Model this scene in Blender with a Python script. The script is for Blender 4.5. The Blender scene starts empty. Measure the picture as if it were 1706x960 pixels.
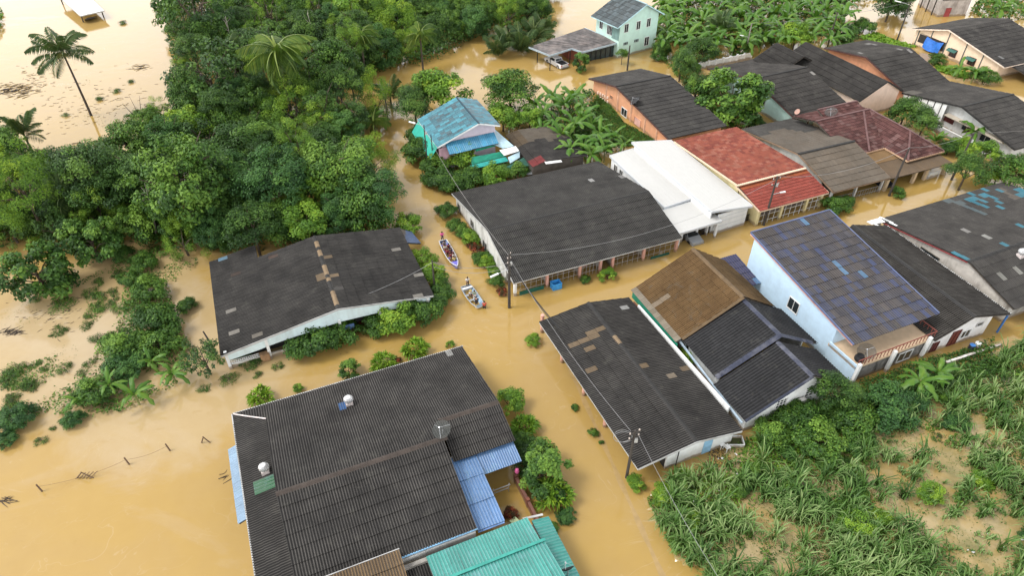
import bpy, math, random
import numpy as np
from mathutils import Vector, Matrix

# ------------------------------------------------------------------ camera, sky, sun, exposure
SC = bpy.context.scene
COL = SC.collection
R = math.radians
F_PX, PITCH, CAM_H = 1137.0, R(40.0), 50.0
cam_d = bpy.data.cameras.new("camera")
cam_d.sensor_width = 36.0
cam_d.lens = 36.0 * F_PX / 1706.0
cam_d.clip_end = 4000
cam = bpy.data.objects.new("camera", cam_d)
COL.objects.link(cam)
cam.location = (0, 0, CAM_H)
cam.rotation_euler = (R(90) - PITCH, 0, 0)
SC.camera = cam

SUN_EL, SUN_AZ = R(55), R(-100)         # high, to the left, behind thin cloud
wd = bpy.data.worlds.new("World")
SC.world = wd
wd.use_nodes = True
nt = wd.node_tree
nt.nodes.clear()
sky = nt.nodes.new("ShaderNodeTexSky")
sky.sky_type = 'NISHITA'
sky.sun_disc = False
sky.sun_elevation = SUN_EL
sky.sun_rotation = SUN_AZ
sky.air_density = 1.0
sky.dust_density = 4.0
hs = nt.nodes.new("ShaderNodeHueSaturation")
hs.inputs["Saturation"].default_value = 0.28
bg = nt.nodes.new("ShaderNodeBackground")
bg.inputs["Strength"].default_value = 0.13
wo = nt.nodes.new("ShaderNodeOutputWorld")
nt.links.new(sky.outputs[0], hs.inputs["Color"])
tc = nt.nodes.new("ShaderNodeTexCoord")   # thin white cloud deck over the whole sky; horizon brightness added to pale the water
sp = nt.nodes.new("ShaderNodeSeparateXYZ")
nt.links.new(tc.outputs["Generated"], sp.inputs[0])
mr = nt.nodes.new("ShaderNodeMapRange")
mr.inputs[1].default_value, mr.inputs[2].default_value, mr.inputs[3].default_value, mr.inputs[4].default_value = 0.12, 0.75, 20.0, 2.6
nt.links.new(sp.outputs["Z"], mr.inputs[0])
ad = nt.nodes.new("ShaderNodeMixRGB")
ad.blend_type = 'ADD'
ad.inputs[0].default_value = 1.0
nt.links.new(hs.outputs[0], ad.inputs[1])
nt.links.new(mr.outputs[0], ad.inputs[2])
nt.links.new(ad.outputs[0], bg.inputs[0])
nt.links.new(bg.outputs[0], wo.inputs[0])

sun_d = bpy.data.lights.new("sun", 'SUN')
sun_d.energy = 1.9
sun_d.angle = R(18)
sun_d.color = (1.0, 0.98, 0.945)
sun = bpy.data.objects.new("sun", sun_d)
COL.objects.link(sun)
sdir = Vector((math.sin(SUN_AZ) * math.cos(SUN_EL), math.cos(SUN_AZ) * math.cos(SUN_EL), math.sin(SUN_EL)))
sun.rotation_euler = sdir.to_track_quat('Z', 'Y').to_euler()

SC.view_settings.view_transform = 'Standard'
SC.view_settings.look = 'None'
SC.view_settings.exposure = 0.06
SC.view_settings.gamma = 1.0
SC.cycles.max_bounces = 6
SC.cycles.transparent_max_bounces = 8

# ------------------------------------------------------------------ helpers
CT, ST = math.cos(PITCH), math.sin(PITCH)

def ray(px, py):
    x = (px - 853.0) / F_PX
    y = -(py - 480.0) / F_PX
    return Vector((x, CT + y * ST, -ST + y * CT))

def P(px, py, z=0.0):
    """surveyed point: where the sight line through a photo pixel meets height z"""
    d = ray(px, py)
    return Vector((0, 0, CAM_H)) + d * ((z - CAM_H) / d.z)

def on_plane(px, py, o, n):
    d = ray(px, py)
    c = Vector((0, 0, CAM_H))
    return c + d * ((Vector(o) - c).dot(n) / d.dot(n))

def metres(px, py):
    d = ray(px, py)
    return abs(CAM_H / d.z) / F_PX        # metres per photo pixel at the water there

ORG = {}                                   # world offset of every object (none is rotated unless said)

def tag(o, label=None, cat=None, group=None, kind=None):
    if label: o["label"] = label
    if cat: o["category"] = cat
    if group: o["group"] = group
    if kind: o["kind"] = kind
    return o

def thing(name, loc, label, cat, group=None):
    o = bpy.data.objects.new(name, None)
    o.empty_display_size = 0.3
    COL.objects.link(o)
    o.location = loc
    ORG[o] = Vector(loc)
    return tag(o, label, cat, group)

class MB:
    """collects shapes in world metres, built as ONE mesh"""
    def __init__(s):
        s.v, s.f, s.m, s.cur = [], [], [], 0
    def mat(s, i):
        s.cur = i
        return s
    def add(s, vs, fs):
        b = len(s.v)
        s.v += [tuple(v) for v in vs]
        for f in fs:
            s.f.append(tuple(i + b for i in f)); s.m.append(s.cur)
        return s
    def hexa(s, c):                        # 8 corners: bottom 4, top 4
        return s.add(c, [(3, 2, 1, 0), (4, 5, 6, 7), (0, 1, 5, 4), (1, 2, 6, 5), (2, 3, 7, 6), (3, 0, 4, 7)])
    def box(s, c, size, rz=0.0):
        cx, cy, cz = c; sx, sy, sz = size[0] / 2, size[1] / 2, size[2] / 2
        co, si = math.cos(rz), math.sin(rz)
        q = []
        for z in (-sz, sz):
            for x, y in ((-sx, -sy), (sx, -sy), (sx, sy), (-sx, sy)):
                q.append((cx + x * co - y * si, cy + x * si + y * co, cz + z))
        return s.hexa(q)
    def prism(s, poly, off):
        n = len(poly); off = Vector(off)
        a = [Vector(p) for p in poly]; b = [p + off for p in a]
        fs = [tuple(range(n))[::-1], tuple(range(n, 2 * n))]
        fs += [(i, (i + 1) % n, n + (i + 1) % n, n + i) for i in range(n)]
        return s.add(a + b, fs)
    def beam(s, a, b, w, h=None, up=(0, 0, 1)):
        a, b = Vector(a), Vector(b); h = h or w
        d = (b - a).normalized(); up = Vector(up)
        x = d.cross(up)
        if x.length < 1e-3: x = d.cross(Vector((0, 1, 0)))
        x.normalize(); y = x.cross(d)
        q = []
        for p in (a, b):
            for i, j in ((-1, -1), (1, -1), (1, 1), (-1, 1)):
                q.append(p + x * (i * w / 2) + y * (j * h / 2))
        return s.hexa(q)
    def tube(s, pts, rad, n=8, cap=True):
        pts = [Vector(p) for p in pts]
        rad = rad if hasattr(rad, '__len__') else [rad] * len(pts)
        vs, fs = [], []
        for i, p in enumerate(pts):
            d = (pts[min(i + 1, len(pts) - 1)] - pts[max(i - 1, 0)]).normalized()
            x = d.cross(Vector((0.31, 0.2, 1)) if abs(d.z) < .9 else Vector((0, 1, 0))).normalized(); y = d.cross(x)
            for k in range(n):
                t = 2 * math.pi * k / n
                vs.append(p + (x * math.cos(t) + y * math.sin(t)) * rad[i])
        for i in range(len(pts) - 1):
            for k in range(n):
                a, b = i * n + k, i * n + (k + 1) % n
                fs.append((a, b, b + n, a + n))
        if cap:
            fs.append(tuple(range(n))[::-1]); fs.append(tuple(range(len(vs) - n, len(vs))))
        return s.add(vs, fs)
    def lathe(s, o, prof, n=14, axis=(0, 0, 1)):
        o = Vector(o); ax = Vector(axis).normalized()
        x = ax.cross(Vector((0, 1, 0)) if abs(ax.y) < .9 else Vector((1, 0, 0))).normalized(); y = ax.cross(x)
        vs, fs = [], []
        for r, h in prof:
            for k in range(n):
                t = 2 * math.pi * k / n
                vs.append(o + ax * h + (x * math.cos(t) + y * math.sin(t)) * r)
        for i in range(len(prof) - 1):
            for k in range(n):
                a, b = i * n + k, i * n + (k + 1) % n
                fs.append((a, b, b + n, a + n))
        fs.append(tuple(range(n))[::-1]); fs.append(tuple(range(len(vs) - n, len(vs))))
        return s.add(vs, fs)
    def build(s, name, mats, parent=None, smooth=False, origin=None):
        me = bpy.data.meshes.new(name)
        base = ORG.get(parent, Vector((0, 0, 0))) if parent else (Vector(origin) if origin is not None else Vector((0, 0, 0)))
        me.from_pydata([(v[0] - base.x, v[1] - base.y, v[2] - base.z) for v in s.v], [], s.f)
        mats = mats if isinstance(mats, (list, tuple)) else [mats]
        for m in mats: me.materials.append(m)
        if len(mats) > 1: me.polygons.foreach_set("material_index", s.m)
        if smooth: me.polygons.foreach_set("use_smooth", [True] * len(me.polygons))
        me.update()
        o = bpy.data.objects.new(name, me)
        COL.objects.link(o)
        if parent: o.parent = parent
        elif origin is not None: o.location = base
        ORG[o] = base
        return o

def np_mesh(name, V, Fq, mats, mat_idx=None, smooth=False, attrs=None):
    """mesh from numpy arrays; Fq (n,4) quads or (n,3) triangles"""
    me = bpy.data.meshes.new(name)
    V = np.asarray(V, dtype=np.float32); Fq = np.asarray(Fq, dtype=np.int32)
    k = Fq.shape[1]
    me.vertices.add(len(V)); me.vertices.foreach_set("co", V.ravel())
    me.loops.add(Fq.size); me.loops.foreach_set("vertex_index", Fq.ravel())
    me.polygons.add(len(Fq))
    me.polygons.foreach_set("loop_start", np.arange(0, Fq.size, k, dtype=np.int32))
    me.polygons.foreach_set("loop_total", np.full(len(Fq), k, dtype=np.int32))
    for m in (mats if isinstance(mats, (list, tuple)) else [mats]): me.materials.append(m)
    if mat_idx is not None: me.polygons.foreach_set("material_index", np.asarray(mat_idx, dtype=np.int32))
    if smooth: me.polygons.foreach_set("use_smooth", np.ones(len(Fq), dtype=bool))
    me.update(calc_edges=True)
    for an, (ty, dat) in (attrs or {}).items():
        a = me.attributes.new(an, ty, 'POINT')
        a.data.foreach_set("color" if ty == 'FLOAT_COLOR' else "value", np.asarray(dat, dtype=np.float32).ravel())
    return me

def link(name, me, parent=None, mw=None):
    o = bpy.data.objects.new(name, me)
    COL.objects.link(o)
    if parent:
        o.parent = parent
        if mw is not None: o.matrix_local = Matrix.Translation(-ORG.get(parent, Vector((0, 0, 0)))) @ mw
    elif mw is not None: o.matrix_world = mw
    return o

# ------------------------------------------------------------------ materials
class NT:
    def __init__(s, name):
        s.m = bpy.data.materials.new(name); s.m.use_nodes = True
        s.t = s.m.node_tree; s.t.nodes.clear()
        s.out = s.n("ShaderNodeOutputMaterial")
    def n(s, ty, **kw):
        nd = s.t.nodes.new(ty)
        for k, v in kw.items():
            if k in nd.inputs: s.put(nd.inputs[k], v)
            else: setattr(nd, k, v)
        return nd
    def put(s, sock, v):
        if isinstance(v, bpy.types.NodeSocket): s.t.links.new(v, sock)
        else:
            if sock.type == 'RGBA' and len(v) == 3: v = (*v, 1)
            sock.default_value = v
    def noise(s, vec, scale, detail=3.0, rough=.55, dist=0.0):
        nd = s.n("ShaderNodeTexNoise")
        s.put(nd.inputs["Vector"], vec); nd.inputs["Scale"].default_value = scale
        nd.inputs["Detail"].default_value = detail; nd.inputs["Roughness"].default_value = rough
        nd.inputs["Distortion"].default_value = dist
        return nd.outputs["Fac"]
    def rng(s, v, a, b, c=0.0, d=1.0):
        nd = s.n("ShaderNodeMapRange")
        s.put(nd.inputs[0], v)
        for i, x in enumerate((a, b, c, d)): nd.inputs[i + 1].default_value = x
        return nd.outputs[0]
    def mix(s, f, a, b, mode='MIX'):
        nd = s.n("ShaderNodeMixRGB", blend_type=mode)
        s.put(nd.inputs[0], f); s.put(nd.inputs[1], a); s.put(nd.inputs[2], b)
        return nd.outputs[0]
    def math(s, op, a, b=0.0):
        nd = s.n("ShaderNodeMath", operation=op)
        s.put(nd.inputs[0], a); s.put(nd.inputs[1], b)
        return nd.outputs[0]
    def stretch(s, vec, sc, rot=(0, 0, 0)):
        nd = s.n("ShaderNodeMapping")
        s.put(nd.inputs["Vector"], vec); nd.inputs["Scale"].default_value = sc; nd.inputs["Rotation"].default_value = rot
        return nd.outputs[0]
    def pos(s): return s.n("ShaderNodeNewGeometry").outputs["Position"]
    def attr(s, name): return s.n("ShaderNodeAttribute", attribute_name=name)
    def bsdf(s, col, rough=.7, spec=.3, metal=0.0, bump=None, bstr=.3, bdist=.02):
        b = s.n("ShaderNodeBsdfPrincipled")
        s.put(b.inputs["Base Color"], col); s.put(b.inputs["Roughness"], rough)
        s.put(b.inputs["Specular IOR Level"], spec); s.put(b.inputs["Metallic"], metal)
        if bump is not None:
            bp = s.n("ShaderNodeBump"); s.put(bp.inputs["Height"], bump)
            bp.inputs["Strength"].default_value = bstr; bp.inputs["Distance"].default_value = bdist
            s.t.links.new(bp.outputs[0], b.inputs["Normal"])
        s.t.links.new(b.outputs[0], s.out.inputs[0])
        s.b = b
        return s.m

MATS = {}
def plain(name, col, rough=.7, var=.18, scale=1.5, spec=.3, metal=0.0, dirt=None, dirt_amt=.4, dscale=.6):
    """painted / cast surface with broad tone variation and a fine grain; optional dirt colour in streaks"""
    if name in MATS: return MATS[name]
    t = NT(name); p = t.pos()
    f = t.rng(t.noise(p, scale, 4), .3, .7, 1 - var, 1 + var)
    c = t.mix(1.0, col, f, 'MULTIPLY')
    if dirt:
        w = t.noise(t.stretch(p, (1, 1, .25)), dscale, 5, .65)
        c = t.mix(t.rng(w, .48, .72, 0, dirt_amt), c, dirt)
        z_ = t.n("ShaderNodeSeparateXYZ"); t.put(z_.inputs[0], p)             # silt left by the flood above the water line
        c = t.mix(t.rng(t.math('ADD', z_.outputs["Z"], t.math('MULTIPLY', t.noise(p, 1.3, 4), -.7)), -.05, .12, .8, 0.0), c, (.24, .165, .085))
    MATS[name] = t.bsdf(c, rough, spec, metal, t.noise(p, 25, 2), .15, .01)
    return MATS[name]

def roof_mat(name, mode, wear_col=(.16, .125, .09), wear_shade=.55, metal=0.0, rough=.9, spec=.12, lichen=(.085, .082, .070)):
    """fibre-cement / tile / metal sheet: base tone from each sheet, weathering and lichen from world noise"""
    t = NT(name); p = t.pos()
    if mode == 'obj':
        c = t.n("ShaderNodeObjectInfo").outputs["Color"]
    else:
        c = t.attr("tone").outputs["Color"]
    c = t.mix(1.0, c, t.rng(t.noise(p, .22, 4, .6), .3, .7, .82, 1.2), 'MULTIPLY')
    c = t.mix(1.0, c, t.rng(t.noise(p, 3.0, 4, .65), .25, .75, .85, 1.15), 'MULTIPLY')
    w0 = t.attr("wear_shade").outputs["Fac"]
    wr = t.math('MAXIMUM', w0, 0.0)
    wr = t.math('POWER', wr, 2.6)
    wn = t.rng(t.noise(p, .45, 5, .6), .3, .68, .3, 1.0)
    c = t.mix(t.math('MULTIPLY', t.math('MULTIPLY', wr, wn), wear_shade), c, wear_col)  # crest wear, strengthened to paint in the ribs' shade contrast too
    c = t.mix(t.rng(w0, -1.0, 0.0, .85, 0.0), c, (.010, .009, .008))          # lap shade and grime painted dark on the sheet edges
    c = t.mix(t.rng(t.noise(p, .9, 6, .72, .6), .56, .70, 0, .42), c, lichen)      # lichen and dust in irregular blotches
    spk = t.rng(t.noise(p, 9.0, 3, .7), .68, .74, 0, .35)
    c = t.mix(spk, c, (.20, .19, .17))
    return t.bsdf(c, rough, spec, metal, t.noise(p, 14, 3), .2, .01)

ROOF = {k: (roof_mat("roof_" + k + "_sheet", 'obj', *a), roof_mat("roof_" + k + "_field", 'attr', *a)) for k, a in {
    'cement': ((.142, .132, .120), .9),
    'pale': ((.150, .142, .130), .9),
    'brown': ((.26, .165, .075), .95),
    'tile': ((.16, .07, .055), .25, 0.0, .9, .12, (.20, .105, .085)),
    'black': ((.085, .085, .088), .55),
    'metal': ((.75, .85, .9), .12, 0.0, .38, .5, (.16, .30, .34)),
    'blue': ((.15, .125, .105), .9),
}.items()}
# ------------------------------------------------------------------ roofs laid sheet by sheet
SHEETS = {}
def profile(prof, x, pitch, amp):
    t = (x / pitch) % 1.0
    if prof == 'wave': return amp * np.cos(2 * np.pi * t)
    if prof == 'rib':                       # pressed metal: narrow raised rib, flat pan
        d = np.minimum(t, 1 - t)
        return np.where(d < .10, amp, -amp * .25)
    return amp * np.cos(2 * np.pi * t)

def xs_for(prof, w, pitch):
    n = max(1, int(round(w / pitch)))
    if prof == 'rib':
        k = np.array([0, .09, .13, .5, .87, .91])
    else:
        k = np.array([0, .25, .5, .75])
    xs = np.concatenate([(i + k) * (w / n) for i in range(n)] + [[w]])
    return xs, w / n

def sheet_arrays(prof, w, l, pitch, amp, lap=.07, lift=.06):
    xs, pt = xs_for(prof, w, pitch)
    z = profile(prof, xs, pt, amp)
    n = len(xs)
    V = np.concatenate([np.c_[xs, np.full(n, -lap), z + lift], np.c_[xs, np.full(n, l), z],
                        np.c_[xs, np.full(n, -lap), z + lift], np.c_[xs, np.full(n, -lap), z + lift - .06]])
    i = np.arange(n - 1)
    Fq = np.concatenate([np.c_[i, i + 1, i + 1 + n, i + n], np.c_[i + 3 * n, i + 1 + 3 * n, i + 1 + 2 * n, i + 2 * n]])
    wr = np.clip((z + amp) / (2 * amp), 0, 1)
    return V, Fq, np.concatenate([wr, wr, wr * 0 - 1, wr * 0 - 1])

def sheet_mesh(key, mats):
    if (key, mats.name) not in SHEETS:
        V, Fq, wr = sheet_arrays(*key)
        SHEETS[(key, mats.name)] = np_mesh("roof_sheet", V, Fq, mats, smooth=True, attrs={"wear_shade": ('FLOAT', wr)})
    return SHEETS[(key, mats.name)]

class Roof:
    """all roof slopes of one house; the sheets that show largest become objects, the rest one field per slope"""
    def __init__(s, root, kind='cement', col=(.042, .040, .039), L=1.05, W=.6, pitch=.2, amp=.04, prof='wave', var=.07, seed=1, deck=None):
        s.root, s.kind, s.col, s.L, s.W, s.pitch, s.amp, s.prof, s.var = root, kind, col, L, W, pitch, amp, prof, var
        s.rng = np.random.default_rng(seed)
        s.cells, s.part, s.deckm = [], {}, deck or plain("roof_underside", (.10, .085, .07), .8)
    def slope(s, poly, patches=(), tone=None, name='roof', **kw):
        """poly: [A, B, ... ] with A->B along the eave, seen from above anticlockwise, slope rises to the left of AB"""
        poly = [Vector(p) for p in poly]
        A, B = poly[0], poly[1]
        u = (B - A).normalized()
        n = None
        far = max(poly[2:], key=lambda q: ((q - A) - u * (q - A).dot(u)).length)
        v = ((far - A) - u * (far - A).dot(u)).normalized()
        n = u.cross(v)
        kind, col, prof = kw.get('kind', s.kind), kw.get('col', s.col), kw.get('prof', s.prof)
        pitch, amp, L0, W0, var = kw.get('pitch', s.pitch), kw.get('amp', s.amp), kw.get('L', s.L), kw.get('W', s.W), kw.get('var', s.var)
        q2 = [((q - A).dot(u), (q - A).dot(v)) for q in poly]
        x0, x1 = min(q[0] for q in q2), max(q[0] for q in q2)
        y1 = max(q[1] for q in q2)
        m = max(1, round((x1 - x0) / W0)); k = max(1, round(y1 / L0))
        w, l = (x1 - x0) / m, y1 / k
        deck = MB().prism([q - n * (amp + .03) for q in poly], -n * .06).build(name, s.deckm, s.root)
        pt = {}
        for px, py, c in patches:
            h = on_plane(px, py, A, n)
            pt[(int(((h - A).dot(u) - x0) // w), int((h - A).dot(v) // l))] = c
        def yr(x):
            lo, hi = [], []
            for a in range(len(q2)):
                (xa, ya), (xb, yb) = q2[a], q2[(a + 1) % len(q2)]
                if abs(xb - xa) < 1e-6:
                    if abs(x - xa) < 1e-4: lo.append(min(ya, yb)); hi.append(max(ya, yb))
                elif min(xa, xb) - 1e-5 <= x <= max(xa, xb) + 1e-5:
                    t = (x - xa) / (xb - xa); lo.append(ya + t * (yb - ya)); hi.append(lo[-1])
            return (min(lo), max(hi)) if lo else (0, 0)
        key = (prof, round(w, 4), round(l, 4), pitch, amp)
        T = sheet_arrays(*key)
        for i in range(m):
            for j in range(k):
                xa, ya = x0 + i * w, j * l
                ys = [yr(xa + 1e-4), yr(xa + w - 1e-4)]
                full = all(a <= ya + .02 and b >= ya + l - .02 for a, b in ys)
                if all(b <= ya + .02 or a >= ya + l - .02 for a, b in ys): continue
                c = pt.get((i, j))
                base = c or (tone(i / m, j / k, s.rng) if tone else col)
                g = 1 + var * (s.rng.random() - .5) * 2 * (.5 if c else 1)
                if s.rng.random() < .03 and not c: g *= 1.12
                cc = tuple(min(1, b * g * .43) for b in base)
                o = A + u * xa + v * ya + n * (s.rng.random() * .014 + .018 * math.sin(xa * .55) * math.sin(ya * .8 + xa * .2))
                s.cells.append(dict(deck=deck, kind=kind, key=key, o=o, u=u, v=v, n=n, c=cc, full=full, pri=bool(c),
                                    T=T, yr=yr, xa=xa, ya=ya, l=l, d=(o - Vector((0, 0, CAM_H))).length))
        s.part[deck] = (A, u, v, n)
        return deck
    def finish(s, budget=300):
        full = sorted([c for c in s.cells if c['full']], key=lambda c: (not c['pri'], c['d']))
        chosen = full[:budget]; ids = {id(c) for c in chosen}
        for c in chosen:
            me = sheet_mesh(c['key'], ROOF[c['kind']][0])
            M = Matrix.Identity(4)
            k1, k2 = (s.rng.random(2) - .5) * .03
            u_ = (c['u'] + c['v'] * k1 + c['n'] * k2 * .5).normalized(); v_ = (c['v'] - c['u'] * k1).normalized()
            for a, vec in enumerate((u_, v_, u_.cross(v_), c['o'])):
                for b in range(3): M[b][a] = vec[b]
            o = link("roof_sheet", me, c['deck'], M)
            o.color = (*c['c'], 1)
        groups = {}
        for c in s.cells:
            if id(c) not in ids: groups.setdefault(c['deck'], []).append(c)
        for deck, cs in groups.items():
            Vs, Fs, Ws, Ts, nb = [], [], [], [], 0
            for c in cs:
                V, Fq, wr = c['T']
                V = V.copy()
                if not c['full']:
                    lo = np.empty(len(V)); hi = np.empty(len(V))
                    cache = {}
                    for q, x in enumerate(V[:, 0]):
                        if x not in cache: cache[x] = c['yr'](c['xa'] + x)
                        lo[q], hi[q] = cache[x]
                    V[:, 1] = np.clip(V[:, 1], np.minimum(lo - c['ya'], c['l']), np.maximum(hi - c['ya'], -.07))
                base = ORG[deck]
                wv = np.array(c['o'] - base)[None] + V[:, :1] * np.array(c['u'])[None] + V[:, 1:2] * np.array(c['v'])[None] + V[:, 2:] * np.array(c['n'])[None]
                Vs.append(wv); Fs.append(Fq + nb); Ws.append(wr); nb += len(V)
                Ts.append(np.tile(np.array((*c['c'], 1.0)), (len(V), 1)))
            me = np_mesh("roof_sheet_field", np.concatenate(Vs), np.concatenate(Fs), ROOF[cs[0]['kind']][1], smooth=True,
                         attrs={"wear_shade": ('FLOAT', np.concatenate(Ws)), "tone": ('FLOAT_COLOR', np.concatenate(Ts))})
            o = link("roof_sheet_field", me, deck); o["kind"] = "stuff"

CAPS = {}
def ridge(deck, a, b, mat, piece=.6, w=.26, drop=.10, patch=None, name="ridge_cap", single=True):
    """overlapping bent ridge pieces from a to b"""
    a, b = Vector(a), Vector(b)
    d = (b - a); n = max(1, round(d.length / piece)); l = d.length / n
    u = d.normalized(); side = Vector((0, 0, 1)).cross(u).normalized(); up = u.cross(side)
    key = (round(l, 3), w, drop, mat.name)
    pr = [(-w, -drop - .02), (-w, -drop), (-w * .45, -drop * .25), (0, .03), (w * .45, -drop * .25), (w, -drop), (w, -drop - .02)]
    if key not in CAPS:
        mb = MB()
        vs = [(0 - .05, y, z + .03) for y, z in pr] + [(l, y, z) for y, z in pr]
        k = len(pr)
        fs = [(i, i + 1, i + 1 + k, i + k) for i in range(k - 1)] + [tuple(range(k))]
        mb.add(vs, fs)
        me = bpy.data.meshes.new(name); me.from_pydata(mb.v, [], mb.f); me.materials.append(mat); me.update()
        CAPS[key] = me
    if single:
        for i in range(n):
            M = Matrix.Identity(4)
            for c, vec in enumerate((u, side, up, a + u * (l * i))):
                for r in range(3): M[r][c] = vec[r]
            o = link(name, CAPS[key], deck, M)
            if patch and i in patch:
                o.data = o.data.copy(); o.data.materials[0] = patch[i]
    else:
        mb = MB()
        for i in range(n):
            p = a + u * (l * i)
            q = [p - u * .05 + side * y + up * (z + .03) for y, z in pr] + [p + u * l + side * y + up * z for y, z in pr]
            k = len(pr)
            mb.add(q, [(i2, i2 + 1, i2 + 1 + k, i2 + k) for i2 in range(k - 1)] + [tuple(range(k))])
        mb.build(name, mat, deck)

# ------------------------------------------------------------------ house bodies
WHITE = plain("white_paint", (.74, .75, .74), .6, .06, dirt=(.30, .26, .20), dirt_amt=.35)
DARKVOID = plain("dark_interior", (.035, .032, .03), .9)  # near-black colour stands in for the shade inside open rooms
GLASS = plain("window_glass", (.02, .026, .03), .08, .1, spec=.6)
FRAME = plain("frame_white", (.70, .70, .68), .5, .05)
FRAMEBR = plain("frame_maroon", (.10, .03, .025), .5, .1)
WOODBR = plain("door_brown", (.13, .035, .025), .5, .15)
CONC = plain("concrete", (.32, .30, .27), .85, .2, dirt=(.06, .055, .05), dirt_amt=.75, dscale=1.1)
GREYW = plain("grey_render", (.44, .44, .42), .8, .12, dirt=(.13, .115, .10), dirt_amt=.75)
PINK = plain("pink_paint", (.62, .34, .27), .6, .08, dirt=(.3, .2, .15), dirt_amt=.3)
STEEL = plain("steel", (.45, .46, .47), .35, .1, metal=.6)
BLACKM = plain("black_metal", (.018, .018, .02), .5, .1)
POLEM = plain("weathered_pole", (.055, .048, .042), .85, .2)
FASCIA = plain("fascia_grey", (.42, .42, .41), .6, .1, dirt=(.1, .09, .08), dirt_amt=.5)
DARKCAP = plain("ridge_dark", (.027, .026, .025), .8, .2)
TAN = plain("ridge_tan", (.20, .142, .085), .8, .12)
BLUEP = plain("blue_paint", (.05, .17, .45), .45, .1)

class Gable:
    """footprint frame: a runs along the ridge, b from the front eave to the back eave"""
    def __init__(s, x, y, rot, W, df, db, zf, zb, zr):
        r = R(rot)
        s.o = Vector((x, y, 0)); s.u = Vector((math.cos(r), math.sin(r), 0)); s.v = Vector((-math.sin(r), math.cos(r), 0))
        s.W, s.df, s.db, s.zf, s.zb, s.zr, s.D, s.rot = W, df, db, zf, zb, zr, df + db, r
    def f(s, a, b, z): return s.o + s.u * a + s.v * b + Vector((0, 0, z))
    def zroof(s, b):
        return s.zf + (s.zr - s.zf) * b / s.df if b <= s.df else s.zr + (s.zb - s.zr) * (b - s.df) / s.db
    def front(s): return [s.f(0, 0, s.zf), s.f(s.W, 0, s.zf), s.f(s.W, s.df, s.zr), s.f(0, s.df, s.zr)]
    def back(s): return [s.f(s.W, s.D, s.zb), s.f(0, s.D, s.zb), s.f(0, s.df, s.zr), s.f(s.W, s.df, s.zr)]

def walls(root, g, mats, ins=(.5, .5, .5, .5), th=.16, low=-1.2, sides='FBLR', top=.16):
    """four walls under the roof; ins = inset from front eave, back eave, a=0 edge, a=W edge; mats dict by side or one"""
    fi, bi, li, ri = ins
    mt = (lambda k: mats.get(k, mats.get('*'))) if isinstance(mats, dict) else (lambda k: mats)
    for k in sides:
        if k in 'FB':
            b = fi if k == 'F' else g.D - bi
            z = g.zroof(b) - top
            poly = [g.f(li + th, b, low), g.f(g.W - ri - th, b, low), g.f(g.W - ri - th, b, z), g.f(li + th, b, z)]
            off = g.v * (th if k == 'F' else -th)
        else:
            a = li if k == 'L' else g.W - ri
            poly = [g.f(a, fi, low), g.f(a, g.D - bi, low), g.f(a, g.D - bi, g.zroof(g.D - bi) - top), g.f(a, g.df, g.zr - top), g.f(a, fi, g.zroof(fi) - top)]
            off = g.u * (th if k == 'L' else -th)
        MB().prism(poly, off).build("wall", mt(k), root)

def fascia(root, g, mat, w=.05, h=.2, edges='FLRB'):
    mb = MB(); e = .03
    if 'F' in edges: mb.beam(g.f(0, -e, g.zf - .1), g.f(g.W, -e, g.zf - .1), w, h)
    if 'B' in edges: mb.beam(g.f(0, g.D + e, g.zb - .1), g.f(g.W, g.D + e, g.zb - .1), w, h)
    for k, a in (('L', -e), ('R', g.W + e)):
        if k in edges:
            mb.beam(g.f(a, 0, g.zf - .05), g.f(a, g.df, g.zr - .05), w, h)
            mb.beam(g.f(a, g.df, g.zr - .05), g.f(a, g.D, g.zb - .05), w, h)
    return mb.build("fascia_board", mat, root)

def opening(root, p, u, n, w, h, style='window', mat=None, frame=None, panes=2, bars=0, name=None):
    """window / door / vent set into a wall: p centre on wall face, u along wall, n outward"""
    p = Vector(p); up = Vector((0, 0, 1)); n = Vector(n); u = Vector(u)
    frame = frame or FRAME
    nm = name or style
    t = .07
    fr = MB()
    for sgn in (-1, 1):
        fr.beam(p + u * (sgn * (w / 2 - t / 2)) - up * h / 2 + n * .03, p + u * (sgn * (w / 2 - t / 2)) + up * h / 2 + n * .03, t, .09, up=n)
        fr.beam(p - u * (w / 2) + up * (sgn * (h / 2 + t / 2)) + n * .034, p + u * (w / 2) + up * (sgn * (h / 2 + t / 2)) + n * .034, .1, t, up=up)
    for i in range(1, panes):
        q = p + u * (w * (i / panes - .5)) + n * .026
        fr.beam(q - up * h / 2, q + up * h / 2, .05, .07, up=n)
    for i in range(bars):
        q = p + up * (h * ((i + 1) / (bars + 1) - .5)) + n * .022
        fr.beam(q - u * w / 2, q + u * w / 2, .05, .035, up=up)
    f = fr.build(nm, frame, root)
    for i in range(panes):
        a = -w / 2 + w * i / panes; b = a + w / panes
        c = p + n * .012
        MB().prism([c + u * a - up * h / 2, c + u * b - up * h / 2, c + u * b + up * h / 2, c + u * a + up * h / 2], -n * .01).build(
            "pane" if style != 'door' else "door_leaf", mat or GLASS, f)
    return f

def win_at(root, px, py, o, u, n, w, h, **kw):
    q = on_plane(px, py, o, n)
    return opening(root, q, u, n, w, h, **kw)

def slab(root, name, quad, th, mat):
    return MB().prism([Vector(q) for q in quad], (0, 0, -th)).build(name, mat, root)
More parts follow.
